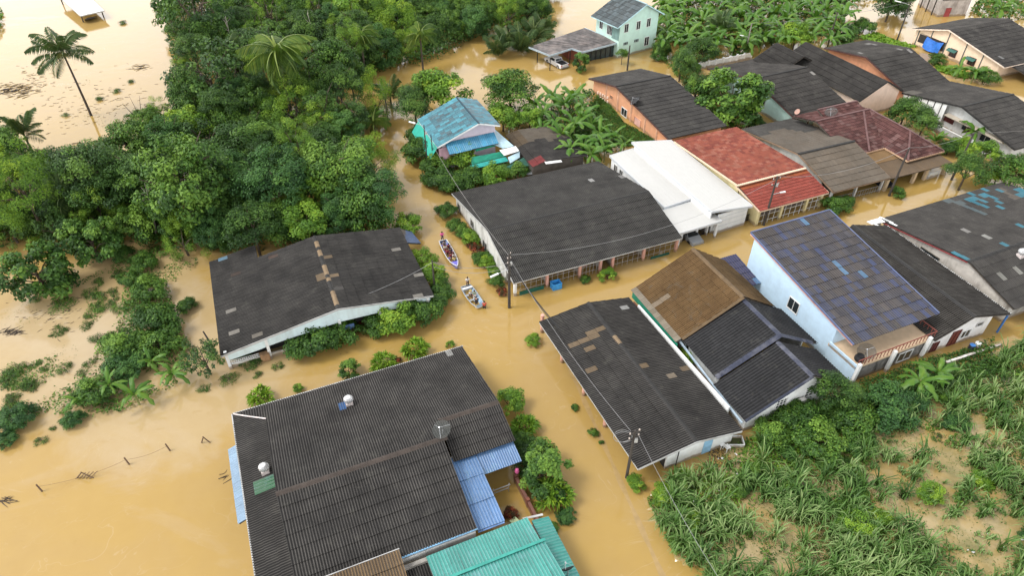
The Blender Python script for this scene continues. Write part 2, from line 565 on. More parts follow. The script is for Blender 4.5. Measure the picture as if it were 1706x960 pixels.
# ------------------------------------------------------------------ water and setting
t = NT("flood_water"); p = t.pos()
big = t.noise(p, .018, 3, .5)
c = t.mix(t.rng(big, .35, .65), (.372, .242, .064), (.384, .254, .082))
med = t.noise(t.stretch(p, (1, 1.6, 1)), .11, 4, .6, .6)
c = t.mix(t.rng(med, .4, .7, 0, .45), c, (.36, .245, .105))
c = t.mix(t.rng(t.noise(t.stretch(p, (1, 1.8, 1)), .05, 6, .62, .8), .56, .66, 0, .55), c, (.40, .295, .165))
for wx, wy, wr_ in ((-33, 48, 17), (-45, 58, 14), (-50, 47, 13), (-26, 58, 8)):        # pale sky reflection over the drowned field, painted into the water colour
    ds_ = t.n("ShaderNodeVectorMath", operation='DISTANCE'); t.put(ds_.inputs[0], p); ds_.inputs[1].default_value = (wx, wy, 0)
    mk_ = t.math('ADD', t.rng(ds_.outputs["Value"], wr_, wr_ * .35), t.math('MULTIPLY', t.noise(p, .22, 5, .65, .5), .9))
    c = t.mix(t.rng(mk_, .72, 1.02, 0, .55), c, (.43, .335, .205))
fn_ = t.noise(t.stretch(p, (1, 1.5, 1)), .085, 4, .55, 1.6)        # scum and silt lines drawn out by the current
ln_ = t.math('ABSOLUTE', t.math('SUBTRACT', t.math('FRACT', t.math('MULTIPLY', fn_, 7.0)), .5))
c = t.mix(t.math('MULTIPLY', t.rng(ln_, .035, 0.0, 0, .5), t.rng(t.noise(p, .13, 3), .42, .6)), c, (.45, .34, .19))
c = t.mix(t.rng(t.noise(t.stretch(p, (1, 2.4, 1)), .16, 6, .7, 1.2), .60, .72, 0, .38), c, (.30, .185, .055))
c = t.mix(t.rng(t.noise(p, .7, 4, .6), .3, .7, 0, .12), c, (.26, .145, .034))
rip = t.math('ADD', t.math('MULTIPLY', t.noise(t.stretch(p, (1, 1, 1)), .5, 3, .5), 1.0), t.math('MULTIPLY', t.noise(p, 3.5, 3, .55), .12))
for wx, wy, wk, wa in ((-.8, 57.2, 4.2, .5), (-3.2, 65.5, 4.6, .4)):      # wash spreading from the two boats
    ds_ = t.n("ShaderNodeVectorMath", operation='DISTANCE'); t.put(ds_.inputs[0], p); ds_.inputs[1].default_value = (wx, wy, 0)
    dd = ds_.outputs["Value"]
    ph = t.math('ADD', t.math('MULTIPLY', dd, wk), t.math('MULTIPLY', t.noise(p, .6, 2), 5.0))
    rip = t.math('ADD', rip, t.math('MULTIPLY', t.math('SINE', ph), t.rng(dd, 1.0, 10.0, wa * 2.2, 0.0)))
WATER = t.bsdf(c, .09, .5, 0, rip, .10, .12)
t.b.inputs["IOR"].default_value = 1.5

def grid_mesh(name, x0, x1, y0, y1, n, m, zf, mat):
    X, Y = np.meshgrid(np.linspace(x0, x1, n), np.linspace(y0, y1, m))
    Z = zf(X, Y)
    V = np.c_[X.ravel(), Y.ravel(), Z.ravel()]
    i = (np.arange(m - 1)[:, None] * n + np.arange(n - 1)[None]).ravel()
    return np_mesh(name, V, np.c_[i, i + 1, i + n + 1, i + n], mat, smooth=True)

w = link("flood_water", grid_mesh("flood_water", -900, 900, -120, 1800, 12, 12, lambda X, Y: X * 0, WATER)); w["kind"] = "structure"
MUD = plain("river_mud", (.20, .145, .085), .95, .2)
g = link("ground", grid_mesh("ground", -900, 900, -120, 1800, 12, 12, lambda X, Y: X * 0 - 1.6, MUD)); g["kind"] = "structure"

def ripple(X, Y, s):
    return (np.sin(X * s + np.sin(Y * s * .7) * 1.3) + np.sin(Y * s * 1.3 + np.sin(X * s * .6 + 1) * 1.7) + np.sin((X + Y) * s * .45 + 2)) / 3

# ------------------------------------------------------------------ houses
def a_of(g, px, py, b):
    q = on_plane(px, py, g.f(0, b, 0), g.v)
    return (q - g.o).dot(g.u), q.z
def b_of(g, px, py, a):
    q = on_plane(px, py, g.f(a, 0, 0), g.u)
    return (q - g.o).dot(g.v), q.z
def gut(root, name, quad, mat, th=.1): return MB().prism([Vector(q) for q in quad], (0, 0, -th)).build(name, mat, root)
BLK = (.043, .041, .040)
TANC, PALE = (.33, .235, .14), (.46, .43, .38)

# 1. dark roofed house left of the lane ------------------------------------
g = Gable(-33.47, 59.10, -67.5, 13.51, 11.76, 9.84, 2.2, 2.87, 4.35)
h1 = thing("house", g.f(g.W / 2, g.D / 2, 0), "wide dark roofed house with tan ridge pieces, left of the two boats", "house", "flooded houses")
rf = Roof(h1, 'cement', (.041, .040, .040), seed=11)
zz = lambda x, y: (330 + x / 3.967, 370 + y / 3.967)
d1 = rf.slope(g.front(), patches=[(*zz(205, 590), PALE), (*zz(225, 725), PALE), (*zz(380, 768), (.30, .27, .23)), (*zz(480, 228), (.12, .07, .055)), (*zz(235, 362), (.09, .06, .05)),
      (*zz(800, 385), TANC), (*zz(790, 370), TANC), (*zz(820, 365), TANC)])
d2 = rf.slope(g.back(), patches=[(*zz(850, 225), TANC), (*zz(900, 358), TANC), (*zz(1300, 183), PALE), (*zz(1450, 355), PALE), (*zz(1450, 482), PALE), (*zz(930, 435), (.12, .115, .11))])
rf.slope([g.f(-2.6, 0, 2.2), g.f(0, 0, 2.2), g.f(0, 5.2, g.zroof(5.2)), g.f(-2.6, 5.2, g.zroof(5.2))], patches=[(*zz(150, 243), (.25, .45, .6))])
rf.finish(300)
caps = {}
for i in range(23):
    if i in (2, 3, 5, 6, 10, 11, 12, 14, 18, 19, 20, 21): caps[i] = TAN
ridge(d1, g.f(0, g.df, g.zr + .06), g.f(g.W, g.df, g.zr + .06), DARKCAP, .59, patch=caps)
CYANW = plain("pale_cyan_paint", (.62, .74, .76), .6, .06, dirt=(.3, .3, .27), dirt_amt=.4)
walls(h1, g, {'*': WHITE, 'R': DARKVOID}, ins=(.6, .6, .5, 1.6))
a = g.W - .25
MB().prism([g.f(a, .3, 2.05), g.f(a, g.df, g.zr - .12), g.f(a, g.D - .3, g.zb - .05), g.f(a, g.D - .3, g.zb - .75), g.f(a, g.df, 2.4), g.f(a, 6.5, 1.95), g.f(a, 4.5, 1.7), g.f(a, 3.4, 1.5), g.f(a, .3, 1.15)], -g.u * .15).build("gable_panel", CYANW, h1)
MB().prism([g.f(a - .1, .3, -.8), g.f(a - .1, 9.0, -.8), g.f(a - .1, 9.0, .55), g.f(a - .1, .3, .55)], -g.u * .15).build("low_wall", plain("stained_white", (.6, .58, .53), .7, .1, dirt=(.28, .22, .14), dirt_amt=.7), h1)
for b in (.4, 4.3, 11.6, 15.8, 21.0): MB().box(g.f(a - .05, b, .6), (.28, .28, min(4.2, 2 * (g.zroof(b) - .5))), g.rot).build("post", WHITE, h1)
mb = MB()
for i in range(14): mb.beam(g.f(a + .03, .5 + i * .2, .62), g.f(a + .03, .5 + i * .2, 1.1), .04)
for k in range(3): mb.beam(g.f(a + .03, .4, .64 + k * .22), g.f(a + .03, 3.3, .64 + k * .22), .04)
mb.build("vent_grille", WHITE, h1)
MB().box(g.f(a + .1, 3.8, .55), (.5, .9, .9), g.rot).build("rusty_panel", plain("rust", (.28, .17, .09), .9, .4), h1)
MB().box(g.f(a - .2, 12.4, 1.0), (.1, 1.2, 1.1), g.rot).build("blue_shutter", plain("faded_blue", (.10, .17, .33), .7), h1)
MB().box(g.f(a - .5, 20.4, 1.7), (.1, 2.2, 1.6), g.rot).build("green_screen", plain("green_net", (.01, .22, .13), .8), h1)
fascia(h1, g, FASCIA, edges='FR')
lean = rf.__class__(h1, 'metal', (.07, .14, .34), L=3, W=.9, pitch=.28, amp=.02, prof='rib', seed=3)
lean.slope([g.f(2.2, g.D + 1.9, 1.5), g.f(-.6, g.D + 1.5, 1.5), g.f(-.6, g.D + .1, 2.5), g.f(2.8, g.D + .1, 2.5)], name="side_awning")
lean.slope([g.f(-.2, 11.2, 2.6), g.f(-.2, 5.4, 2.0), g.f(-1.6, 5.4, 1.6), g.f(-1.6, 11.2, 2.2)][::-1], name="rear_awning", col=(.06, .25, .36))
lean.finish(0)

# 2. big dark roofed house at the bottom -----------------------------------
q0 = P(387.6, 691, 2.5); q0.z = 0
b2 = Gable(q0.x, q0.y, 23.1, 21.7, 1, 1, 2.5, 2.5, 5)
F = b2.f
h2 = thing("house", F(10, -10, 0), "biggest dark roofed house with two white turbine vents, lower left of the lane", "house", "flooded houses")
rf = Roof(h2, 'cement', (.050, .048, .047), seed=5, pitch=.21, W=.63)
hr, zr = -11.67, 5.0
ds = rf.slope([F(16.2, 0, 2.5), F(2.64, 0, 2.5), F(2.64, hr, zr), F(16.2, hr, zr)], patches=[(1496 / 3.967 + 370, 120 / 3.967 + 560, (.5, .5, .48)), (568, 677, (.08, .2, .5)), (571, 680, (.10, .24, .55))])
rf.slope([F(21.6, 0, 2.5), F(16.2, 0, 2.5), F(16.2, -9.5, 4.535), F(21.6, -9.5, 4.535)], patches=[(748, 590, (.5, .5, .48))])
rf.slope([F(2.64, 0, 2.5), F(0, 0, 2.5), F(2.64, -2.2, 2.97)])
fr = rf.slope([F(2.64, -19.2, 3.2), F(15.85, -19.2, 3.2), F(15.85, hr, zr), F(2.64, hr, zr)])
d3 = rf.slope([F(16.2, -13.1, 3.5), F(21.6, -13.1, 3.5), F(21.6, -9.5, 4.535), F(16.2, -9.5, 4.535)])
rf.slope([F(0, 0, 2.5), F(0, -21, 2.5), F(2.75, -21, 2.95), F(2.75, -2.25, 2.95)])
rf.finish(300)
RUSTCAP = plain("ridge_rusty", (.055, .043, .036), .85, .25)
ridge(ds, F(2.64, hr, zr + .05), F(16.2, hr, zr + .05), RUSTCAP, .6)
ridge(d3, F(16.2, -9.5, 4.59), F(21.6, -9.5, 4.59), RUSTCAP, .6)
MB().tube([F(.1, -.1, 2.62), F(1.4, -1.2, 2.9), F(2.7, -2.2, 3.12)], .06).build("hip_pipe", plain("pvc_white", (.62, .55, .53), .5), h2)
for nm, poly, off in (("wall", [F(.6, -.5, -1.2), F(21, -.5, -1.2), F(21, -.5, 2.35), F(.6, -.5, 2.35)], b2.v * -.15),
                      ("wall", [F(.5, -.6, -1.2), F(.5, -20, -1.2), F(.5, -20, 2.3), F(.5, -.6, 2.3)], b2.u * .15),
                      ("wall", [F(2.72, -2.3, 2.6), F(2.72, -19.1, 2.6), F(2.72, -19.1, 3.1), F(2.72, hr, 4.9), F(2.72, -2.3, 2.9)], b2.u * .12),
                      ("wall", [F(15.75, hr, -1.2), F(15.75, -19.1, -1.2), F(15.75, -19.1, 3.05), F(15.75, hr, 4.85)], -b2.u * .15),
                      ("wall", [F(21.2, -.6, -1.2), F(21.2, -12.6, -1.2), F(21.2, -12.6, 3.4), F(21.2, -9.5, 4.3), F(21.2, -.6, 2.4)], -b2.u * .15),
                      ("wall", [F(16, -12.6, -1.2), F(21, -12.6, -1.2), F(21, -12.6, 3.3), F(16, -12.6, 3.3)], b2.v * .15),
                      ("wall", [F(1, -19.4, -1.2), F(15.7, -19.4, -1.2), F(15.7, -19.4, 3.0), F(1, -19.4, 3.0)], b2.v * .15)):
    MB().prism(poly, off).build(nm, CONC if 'F(1, ' in nm else GREYW, h2)
MB().beam(F(0, .06, 2.48), F(21.7, .06, 2.48), .1, .16).beam(F(-.06, 0, 2.48), F(-.06, -21, 2.48), .1, .16).build("gutter", FASCIA, h2)
MB().beam(F(2.64, -19.28, 3.16), F(15.9, -19.28, 3.16), .1, .12).build("gutter", plain("gutter_blue", (.22, .42, .62), .5), h2)
MB().prism([F(9.5, -19.75, 2.2), F(15.9, -19.75, 2.2), F(15.9, -19.75, 2.85), F(9.5, -19.75, 2.85)], b2.v * -.3).build("parapet", CONC, h2)
aw = Roof(h2, 'metal', (.17, .37, .74), L=2.4, W=.8, pitch=.22, amp=.018, prof='rib', var=.10, seed=8)
aw.slope([F(18.2, -14.7, 2.75), F(21.5, -14.7, 2.75), F(21.5, -12.6, 3.3), F(18.2, -12.6, 3.3)], name="awning")
aw.slope([F(15.95, -19.1, 2.6), F(18.15, -19.1, 2.6), F(18.15, -12.6, 3.3), F(15.95, -12.6, 3.3)], name="awning")
aw.slope([F(-.75, -3.4, 2.0), F(-.75, -11, 2.0), F(.0, -11, 2.35), F(.0, -3.4, 2.35)], name="awning", col=(.33, .52, .74))
aw.finish(300)
MB().tube([F(15.95, -19.2, 2.5), F(18.1, -19.2, 2.5), ], .07, 6).build("gutter", plain("gutter_blue2", (.2, .36, .7), .5), h2)
cy = thing("courtyard_wall", F(20.6, -17, 0), "low red brown wall round the flooded courtyard beside the blue awnings", "wall")
WALLR = plain("red_brown_wall", (.20, .075, .05), .8, .2, dirt=(.08, .05, .04), dirt_amt=.5)
MB().prism([F(20.9, -14.6, -1.2), F(20.9, -20, -1.2), F(20.9, -20, .8), F(20.9, -14.6, .8)], b2.u * .16).build("wall", WALLR, cy)
MB().beam(F(21.0, -14.6, .85), F(21.0, -20, .85), .24, .06).build("coping", plain("coping", (.17, .08, .06), .8), cy)
for b in (-14.7, -17.2, -19.6): MB().box(F(21.0, b, .2), (.28, .28, 1.75), b2.rot).build("pier", WALLR, cy)
fr2 = thing("drying_rack", F(19.4, -14.6, 0), "thin metal frame standing in the flooded courtyard under the awning", "frame")
for dz, l in ((1.1, 1.6), (.5, 1.5)): MB().beam(F(18.6, -15.2 - dz * .2, dz), F(18.6 + l, -15.2 - dz * .2, dz), .07).build("rail", STEEL, fr2)
for aa in (18.7, 20.1): MB().beam(F(aa, -15.2, -.8), F(aa, -15.4, 1.3), .06).build("leg", STEEL, fr2)
bl = thing("pink_lantern", F(21.0, -14.95, 1.9), "bright pink hanging lantern at the corner of the blue awning", "lantern")
MB().lathe(F(21.0, -14.95, 1.4), [(.04, .2), (.15, .3), (.2, .5), (.16, .75), (.05, .9)], 10).build("shade", plain("hot_pink", (.50, .10, .24), .6), bl)
MB().tube([F(21.0, -14.95, 2.3), F(21.0, -14.85, 2.75)], .02, 5).build("cord", BLACKM, bl)
bs = thing("plastic_tub", F(19.4, -18.4, 0), "pale green square tub floating in the courtyard", "tub")
MB().lathe(F(19.4, -18.2, -.1), [(.3, 0), (.42, .35), (.36, .35), (.27, .08)], 4).build("shell", plain("pale_green_plastic", (.55, .68, .33), .4), bs)
MB().lathe(F(19.4, -18.2, .24), [(.43, 0), (.46, .05), (.43, .1)], 4).build("rim", plain("pale_green_plastic2", (.6, .72, .4), .4), bs)

def turbine_vent(loc, label, n=14):
    o = thing("turbine_vent", loc, label, "roof vent", "turbine roof vents")
    x, y, z0 = loc
    st = plain("vent_metal", (.55, .55, .55), .35, .1, metal=.5)
    MB().box((x, y, z0 + .1), (.62, .62, .5), b2.rot).build("base", plain("vent_base", (.5, .44, .42), .6), o)
    MB().lathe((x, y, z0 + .3), [(.22, 0), (.22, .14)], 12).build("collar", st, o)
    mb = MB(); pr = [(.24, .0), (.40, .14), (.45, .3), (.40, .46), (.22, .58)]
    for k in range(n):
        t0 = 2 * math.pi * k / n; t1 = t0 + 2 * math.pi / n * .8
        vs = []
        for r, hh in pr:
            vs += [(x + r * math.cos(t0), y + r * math.sin(t0), z0 + .42 + hh), (x + r * .88 * math.cos(t1), y + r * .88 * math.sin(t1), z0 + .42 + hh)]
        mb.add(vs, [(2 * i, 2 * i + 1, 2 * i + 3, 2 * i + 2) for i in range(len(pr) - 1)])
    mb.build("vane_ring", st, o)
    MB().lathe((x, y, z0 + .98), [(.24, 0), (.2, .05), (.02, .07)], 12).build("cap", plain("vent_cap", (.68, .68, .68), .35), o)
    return o
turbine_vent(F(9.75, -3.6, 3.25), "white turbine vent beside a small blue roof patch")
turbine_vent(F(1.9, -7.6, 2.8), "grey turbine vent beside a green roof patch on the left lean-to")
gp = Roof(h2, 'metal', (.03, .20, .07), L=1.3, W=.9, pitch=.3, amp=.02, prof='rib', seed=2)
gp.slope([F(.9, -8.2, 2.74), F(.9, -9.5, 2.74), F(2.6, -9.5, 3.02), F(2.6, -8.2, 3.02)], name="green_patch")
gp.slope([F(1.2, -18.7, 2.79), F(1.2, -19.6, 2.79), F(2.6, -19.6, 3.02), F(2.6, -18.7, 3.02)], name="green_patch", col=(.08, .34, .14))
gp.finish(0)

def dish(loc, aim, r, label, mat, pole=.8):
    """mesh satellite dish on a mast"""
    o = thing("satellite_dish", loc, label, "satellite dish", "satellite dishes")
    l = Vector(loc); ax = Vector(aim).normalized(); c = l + Vector((0, 0, pole))
    prof = [(r * t, r * .32 * t * t) for t in (.05, .3, .55, .8, 1.0)]
    mb = MB(); ax0 = c
    x = ax.cross(Vector((0, 0, 1))).normalized(); y = ax.cross(x); n = 20
    vs = []
    for rr, hh in prof:
        for k in range(n):
            t0 = 2 * math.pi * k / n
            vs.append(c + ax * hh + (x * math.cos(t0) + y * math.sin(t0)) * rr)
    fs = [(i * n + k, i * n + (k + 1) % n, (i + 1) * n + (k + 1) % n, (i + 1) * n + k) for i in range(len(prof) - 1) for k in range(n)]
    mb.add(vs, fs).build("bowl", mat, o, smooth=True)
    for k in range(3):
        t0 = 2 * math.pi * k / 3
        MB().tube([c + ax * r * .3 + (x * math.cos(t0) + y * math.sin(t0)) * r * .95, c + ax * r * .95], .015, 4).build("strut", STEEL, o)
    MB().lathe(c + ax * r * .88, [(.06, 0), (.06, .14)], 8, ax).build("feed_horn", STEEL, o)
    MB().tube([l - Vector((0, 0, .3)), c], .04, 6).build("mast", STEEL, o)
    return o
MESH = NT("dish_mesh"); tb = MESH.n("ShaderNodeBsdfTransparent"); db_ = MESH.n("ShaderNodeBsdfDiffuse"); MESH.put(db_.inputs[0], (.09, .095, .09)); mx = MESH.n("ShaderNodeMixShader"); MESH.put(mx.inputs[0], .5)
MESH.t.links.new(tb.outputs[0], mx.inputs[1]); MESH.t.links.new(db_.outputs[0], mx.inputs[2]); MESH.t.links.new(mx.outputs[0], MESH.out.inputs[0]); MESH = MESH.m
q = F(16.0, -11.2, 4.7)
dish(q, (-.25, -.35, .9), .8, "see-through mesh satellite dish on the ridge of the biggest roof", MESH, .7)

# 3. buildings cut by the bottom edge --------------------------------------
h3 = thing("house", F(16, -24, 0), "turquoise metal roofed building at the bottom edge of the photo", "house", "flooded houses")
rf = Roof(h3, 'metal', (.075, .52, .44), L=9, W=.75, pitch=.25, amp=.02, prof='rib', var=.08, seed=7)
rf.slope([F(19.7, -19.95, 3.1), F(11.65, -19.95, 3.1), F(11.65, -22.3, 3.55), F(19.7, -22.3, 3.55)])
rf.slope([F(20.0, -22.2, 3.4), F(11.65, -22.2, 3.4), F(11.65, -30, 4.9), F(20.0, -30, 4.9)])
rf.slope([F(21.35, -30, 2.5), F(21.35, -20.1, 2.5), F(20.0, -20.1, 2.85), F(20.0, -30, 2.85)])
rf.finish(60)
MB().beam(F(11.6, -22.25, 3.62), F(20.1, -22.25, 3.60), .22, .03).build("flashing", plain("teal_flashing", (.045, .27, .225), .5), h3)
MB().prism([F(12, -20.2, -1), F(21, -20.2, -1), F(21, -20.2, 2.4), F(12, -20.2, 3.0)], b2.v * -.15).prism([F(20.9, -20.4, -1), F(20.9, -30, -1), F(20.9, -30, 2.3), F(20.9, -20.4, 2.3)], b2.u * -.15).build("wall", GREYW, h3)
MB().beam(F(19.4, -19.75, 2.95), F(21.0, -19.95, 2.85), .16, .06).build("white_cap", FASCIA, h3)
dish(F(20.6, -25.0, 2.9), (-.3, .8, .5), .55, "small dark satellite dish at the bottom edge on the turquoise roof", BLACKM, .5)
h4 = thing("house", F(7, -22, 0), "grey brown corrugated roof at the bottom edge, under the biggest house", "house", "flooded houses")
rf = Roof(h4, 'brown', (.17, .13, .095), seed=9)
rf.slope([F(4.4, -27, 2.2), F(9.95, -27, 2.2), F(9.95, -19.0, 3.9), F(4.4, -19.0, 3.9)]); rf.finish(120)
MB().prism([F(5, -19.4, -1), F(9.6, -19.4, -1), F(9.6, -19.4, 3.6), F(5, -19.4, 3.6)], b2.v * -.15).build("wall", GREYW, h4)
MB().beam(F(4.4, -18.95, 3.85), F(10, -18.95, 3.85), .06, .16).build("fascia_board", FASCIA, h4)
rf = Roof(h4, 'cement', BLK, seed=10)
rf.slope([F(9.9, -27, 1.9), F(11.7, -27, 1.9), F(11.7, -20.0, 2.6), F(9.9, -20.0, 2.6)], name="lean_to_roof"); rf.finish(0)

# 4. central row house ------------------------------------------------------
g = Gable(.16, 57.60, 22.9, 21.74, 7.83, 12.86, 2.4, 1.86, 4.36)
h5 = thing("row_house", g.f(g.W / 2, g.D / 2, 0), "long dark gabled row house with pink porch pillars in the middle of the photo", "house", "flooded houses")
zz = lambda x, y: (740 + x / 3.967, 250 + y / 3.967)
rf = Roof(h5, 'pale', (.047, .046, .045), seed=21, pitch=.22, W=.66)
d1 = rf.slope(g.front()); d2 = rf.slope(g.back(), patches=[(*zz(992, 205), (.55, .54, .53)), (*zz(1170, 187), (.45, .44, .43))])
rf.finish(300)
ridge(d1, g.f(0, g.df, g.zr + .05), g.f(g.W, g.df, g.zr + .05), DARKCAP, .62)
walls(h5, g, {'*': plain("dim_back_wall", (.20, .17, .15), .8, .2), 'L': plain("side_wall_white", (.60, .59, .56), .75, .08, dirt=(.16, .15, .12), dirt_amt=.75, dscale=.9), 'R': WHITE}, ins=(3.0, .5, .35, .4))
fascia(h5, g, FASCIA, edges='FL')
aa = .42; sx = []
for px, py in ((858, 490), (911, 472), (965.6, 452), (999.6, 447), (1020, 441), (1071.5, 427), (1126, 412)):
    q = on_plane(px, py, g.f(0, .55, 0), g.v); s_ = (q - g.o).dot(g.u); sx.append(s_)
    MB().box(g.f(s_, .55, .5), (.3, .3, 3.4), g.rot).build("pillar", PINK if px > 870 else WHITE, h5)
for i in (0, 1, 2, 4, 5):
    mb = MB()
    for k in range(1, 6):
        s_ = sx[i] + (sx[i + 1] - sx[i]) * k / 6
        mb.beam(g.f(s_, .6, -.2), g.f(s_, .6, 2.2), .035)
    for zq in (.55, 1.3, 2.0): mb.beam(g.f(sx[i], .6, zq), g.f(sx[i + 1], .6, zq), .035)
    mb.build("porch_grille", plain("grille_grey", (.38, .36, .34), .6), h5)
for i in range(1, 6):
    MB().prism([g.f(sx[i] + .05, .8, -.8), g.f(sx[i] + .05, 2.98, -.8), g.f(sx[i] + .05, 2.98, 2.9), g.f(sx[i] + .05, .8, 2.4)], g.u * .12).build("party_wall", GREYW, h5)
for i, c_ in ((0, (.09, .12, .10)), (2, (.09, .05, .04)), (4, (.10, .07, .05)), (5, (.16, .10, .06))):
    MB().box(g.f((sx[i] + sx[i + 1]) / 2, 2.95, .8), (1.6, .08, 2.2), g.rot).build("door", plain("shop_door_%d" % i, c_, .6), h5)
MB().box(g.f((sx[0] + sx[1]) / 2, .35, .15), (3.0, .06, .8), g.rot).build("green_net", plain("green_net2", (.02, .10, .07), .9), h5)
MB().box(g.f((sx[5] + sx[6]) / 2, .35, .02), (2.6, .06, .6), g.rot).build("green_net", plain("green_net2", (.02, .10, .07), .9), h5)
o = thing("crate", g.f(sx[1] + .9, .1, 0), "bright blue plastic crate at the porch of the row house", "crate")
cb = plain("crate_blue", (.05, .30, .68), .4)
c0 = g.f(sx[1] + .9, .0, .35)
for dx, dy, w_, d_ in ((0, -.4, 1.1, .06), (0, .4, 1.1, .06), (-.52, 0, .06, .74), (.52, 0, .06, .74)):
    MB().box(c0 + g.u * dx + g.v * dy, (w_, d_, .95), g.rot).build("side", cb, o)
MB().box(c0 - Vector((0, 0, .4)), (1.1, .8, .06), g.rot).build("bottom", cb, o)
for px, py, w_, h_ in ((765, 345, 1.0, 1.0), (787, 373, 1.1, 1.0), (808, 410, 1.3, 1.3), (848, 462, .9, 1.0)):
    win_at(h5, px, py, g.f(.35, 0, 0), g.v, -g.u, w_, h_, frame=plain("frame_grey", (.3, .29, .27), .6))
for s_, b_, c_, hh in ((sx[1] + 2.8, 1.6, (.65, .65, .63), 1.0), (sx[0] + 1.2, 1.8, (.5, .1, .12), .8), (sx[2] + .7, 1.6, (.5, .3, .28), 1.4), (sx[4] + 2.4, 1.3, (.55, .55, .55), .9), (sx[5] + .9, 1.4, (.08, .2, .5), .7)):
    o = thing("laundry", g.f(s_, b_, 1.0), {1.0: "white cloth hanging in the row house porch", .8: "red cloth hanging in the first bay of the row house porch", 1.4: "pink clothes hanging in the middle bay of the row house porch",
              .9: "grey cloth hanging in the fourth bay of the porch", .7: "blue cloth hanging in the last bay of the porch"}[hh], "laundry", "laundry in the row house porch")
    m_ = plain("cloth_%d" % int(hh * 100), c_, .9)
    for k in range(3):
        e = g.f(s_ + k * .32, b_ + .05 * k, 1.9 - .1 * k)
        MB().prism([e, e + g.u * .3, e + g.u * .27 - Vector((0, 0, hh)), e + g.u * .05 + g.v * .1 - Vector((0, 0, hh * .9))], g.v * .03).build("garment", m_, o)

# 5. dark house with tan patches right of the lane ---------------------------
g = Gable(2.84, 51.31, -66.9, 19.36, 5.57, 4.92, 2.4, 2.09, 3.11)
h6 = thing("house", g.f(g.W / 2, g.D / 2, 0), "dark house with tan patched roof and open pink pillared side, below the row house", "house", "flooded houses")
zz = lambda x, y: (880 + x / 3.0, 480 + y / 3.0)
rf = Roof(h6, 'cement', (.046, .044, .043), seed=31, L=1.1)
d1 = rf.slope(g.front(), patches=[(*zz(365, 205), TANC), (*zz(315, 228), TANC), (*zz(335, 250), TANC), (*zz(280, 270), TANC), (*zz(215, 280), TANC), (*zz(308, 315), TANC), (*zz(300, 415), TANC)])
d2 = rf.slope(g.back(), patches=[(*zz(485, 93), (.6, .6, .58)), (*zz(580, 380), TANC), (*zz(715, 440), (.42, .34, .25)), (*zz(785, 408), TANC)])
rf.finish(300)
ridge(d1, g.f(0, g.df, g.zr + .05), g.f(g.W, g.df, g.zr + .05), DARKCAP, .6, patch={9: TAN, 10: TAN})
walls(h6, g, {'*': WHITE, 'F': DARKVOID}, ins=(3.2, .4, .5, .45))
fascia(h6, g, FASCIA, edges='FR')
for px, py in ((938, 617), (974, 672), (1008, 728), (905, 570)):
    q = on_plane(px, py, g.f(0, .9, 0), g.v); s_ = (q - g.o).dot(g.u)
    MB().tube([g.f(s_, .7, -1.2), g.f(s_, .7, 2.45)], .2, 10).build("pillar", PINK, h6)
MB().box(g.f(g.W - .42, 7.4, 1.1), (.06, .9, 1.9), g.rot).build("door", plain("pale_blue_door", (.25, .45, .62), .6), h6)
MB().tube([g.f(g.W - .3, 4.2, -.8), g.f(g.W - .3, 4.2, 2.4)], .05, 6).build("downpipe", BLACKM, h6)
MB().prism([g.f(1.5, g.D + .25, -1), g.f(g.W - 2.4, g.D + .25, -1), g.f(g.W - 2.4, g.D + .25, 2.5), g.f(1.5, g.D + .25, 2.2)], g.v * .18).build("boundary_wall", WHITE, h6)

# 6. brown and black stepped gable house -------------------------------------
gA = Gable(13.46, 56.45, -67.2, 8.65, 6.5, 4.8, 2.8, 3.0, 6.05)
gB = Gable(16.95, 48.55, -67.2, 5.45, 6.5, 4.7, 2.6, 2.9, 5.66)
gC = Gable(18.76, 42.80, -67.2, 4.60, 6.45, 4.6, 2.4, 2.8, 5.42)
h7 = thing("house", gA.f(9, 5.5, 0), "steep gabled house, brown roof at the back and black tiled steps in front", "house", "flooded houses")
rA = Roof(h7, 'brown', (.145, .085, .040), seed=41, L=1.1, W=.6, var=.16)
zz = lambda x, y: (1000 + x / 3.0, 320 + y / 3.0)
dA = rA.slope(gA.front(), patches=[(*zz(305, 550), (.40, .34, .27)), (*zz(320, 542), (.40, .34, .27))])
rA.slope(gA.back(), col=(.115, .075, .042))
rA.slope([gA.f(.0, -.62, 2.55), gA.f(8.65, -.62, 2.55), gA.f(8.65, .1, 2.87), gA.f(.0, .1, 2.87)], col=(.40, .37, .31), L=.8, name="eave_strip")
rA.finish(300)
rB = Roof(h7, 'black', (.040, .040, .042), seed=42, L=.5, W=.6, pitch=.3, amp=.03, var=.12)
dB = rB.slope(gB.front())
bk = gB.back(); ext = gB.v * .9 + Vector((0, 0, -.53))
rB.slope([bk[0] + ext, bk[1] + ext, bk[2], bk[3]])
dC = rB.slope(gC.front())
bk = gC.back(); ext = gC.v * .9 + Vector((0, 0, -.52))
rB.slope([bk[0] + ext, bk[1] + ext, bk[2], bk[3]])
rB.finish(300)
CAPBLUE = plain("ridge_blue_grey", (.032, .037, .060), .6, .25, dirt=(.2, .2, .22), dirt_amt=.5)
BROWNCAP = plain("ridge_brown", (.12, .08, .042), .8, .2)
ridge(dA, gA.f(0, gA.df, gA.zr + .05), gA.f(gA.W, gA.df, gA.zr + .05), BROWNCAP, .6)
ridge(dA, gA.f(gA.W, 0, gA.zf + .04), gA.f(gA.W, gA.df, gA.zr + .04), BROWNCAP, .6, w=.2)
ridge(dB, gB.f(0, gB.df, gB.zr + .05), gB.f(gB.W, gB.df, gB.zr + .05), CAPBLUE, .5)
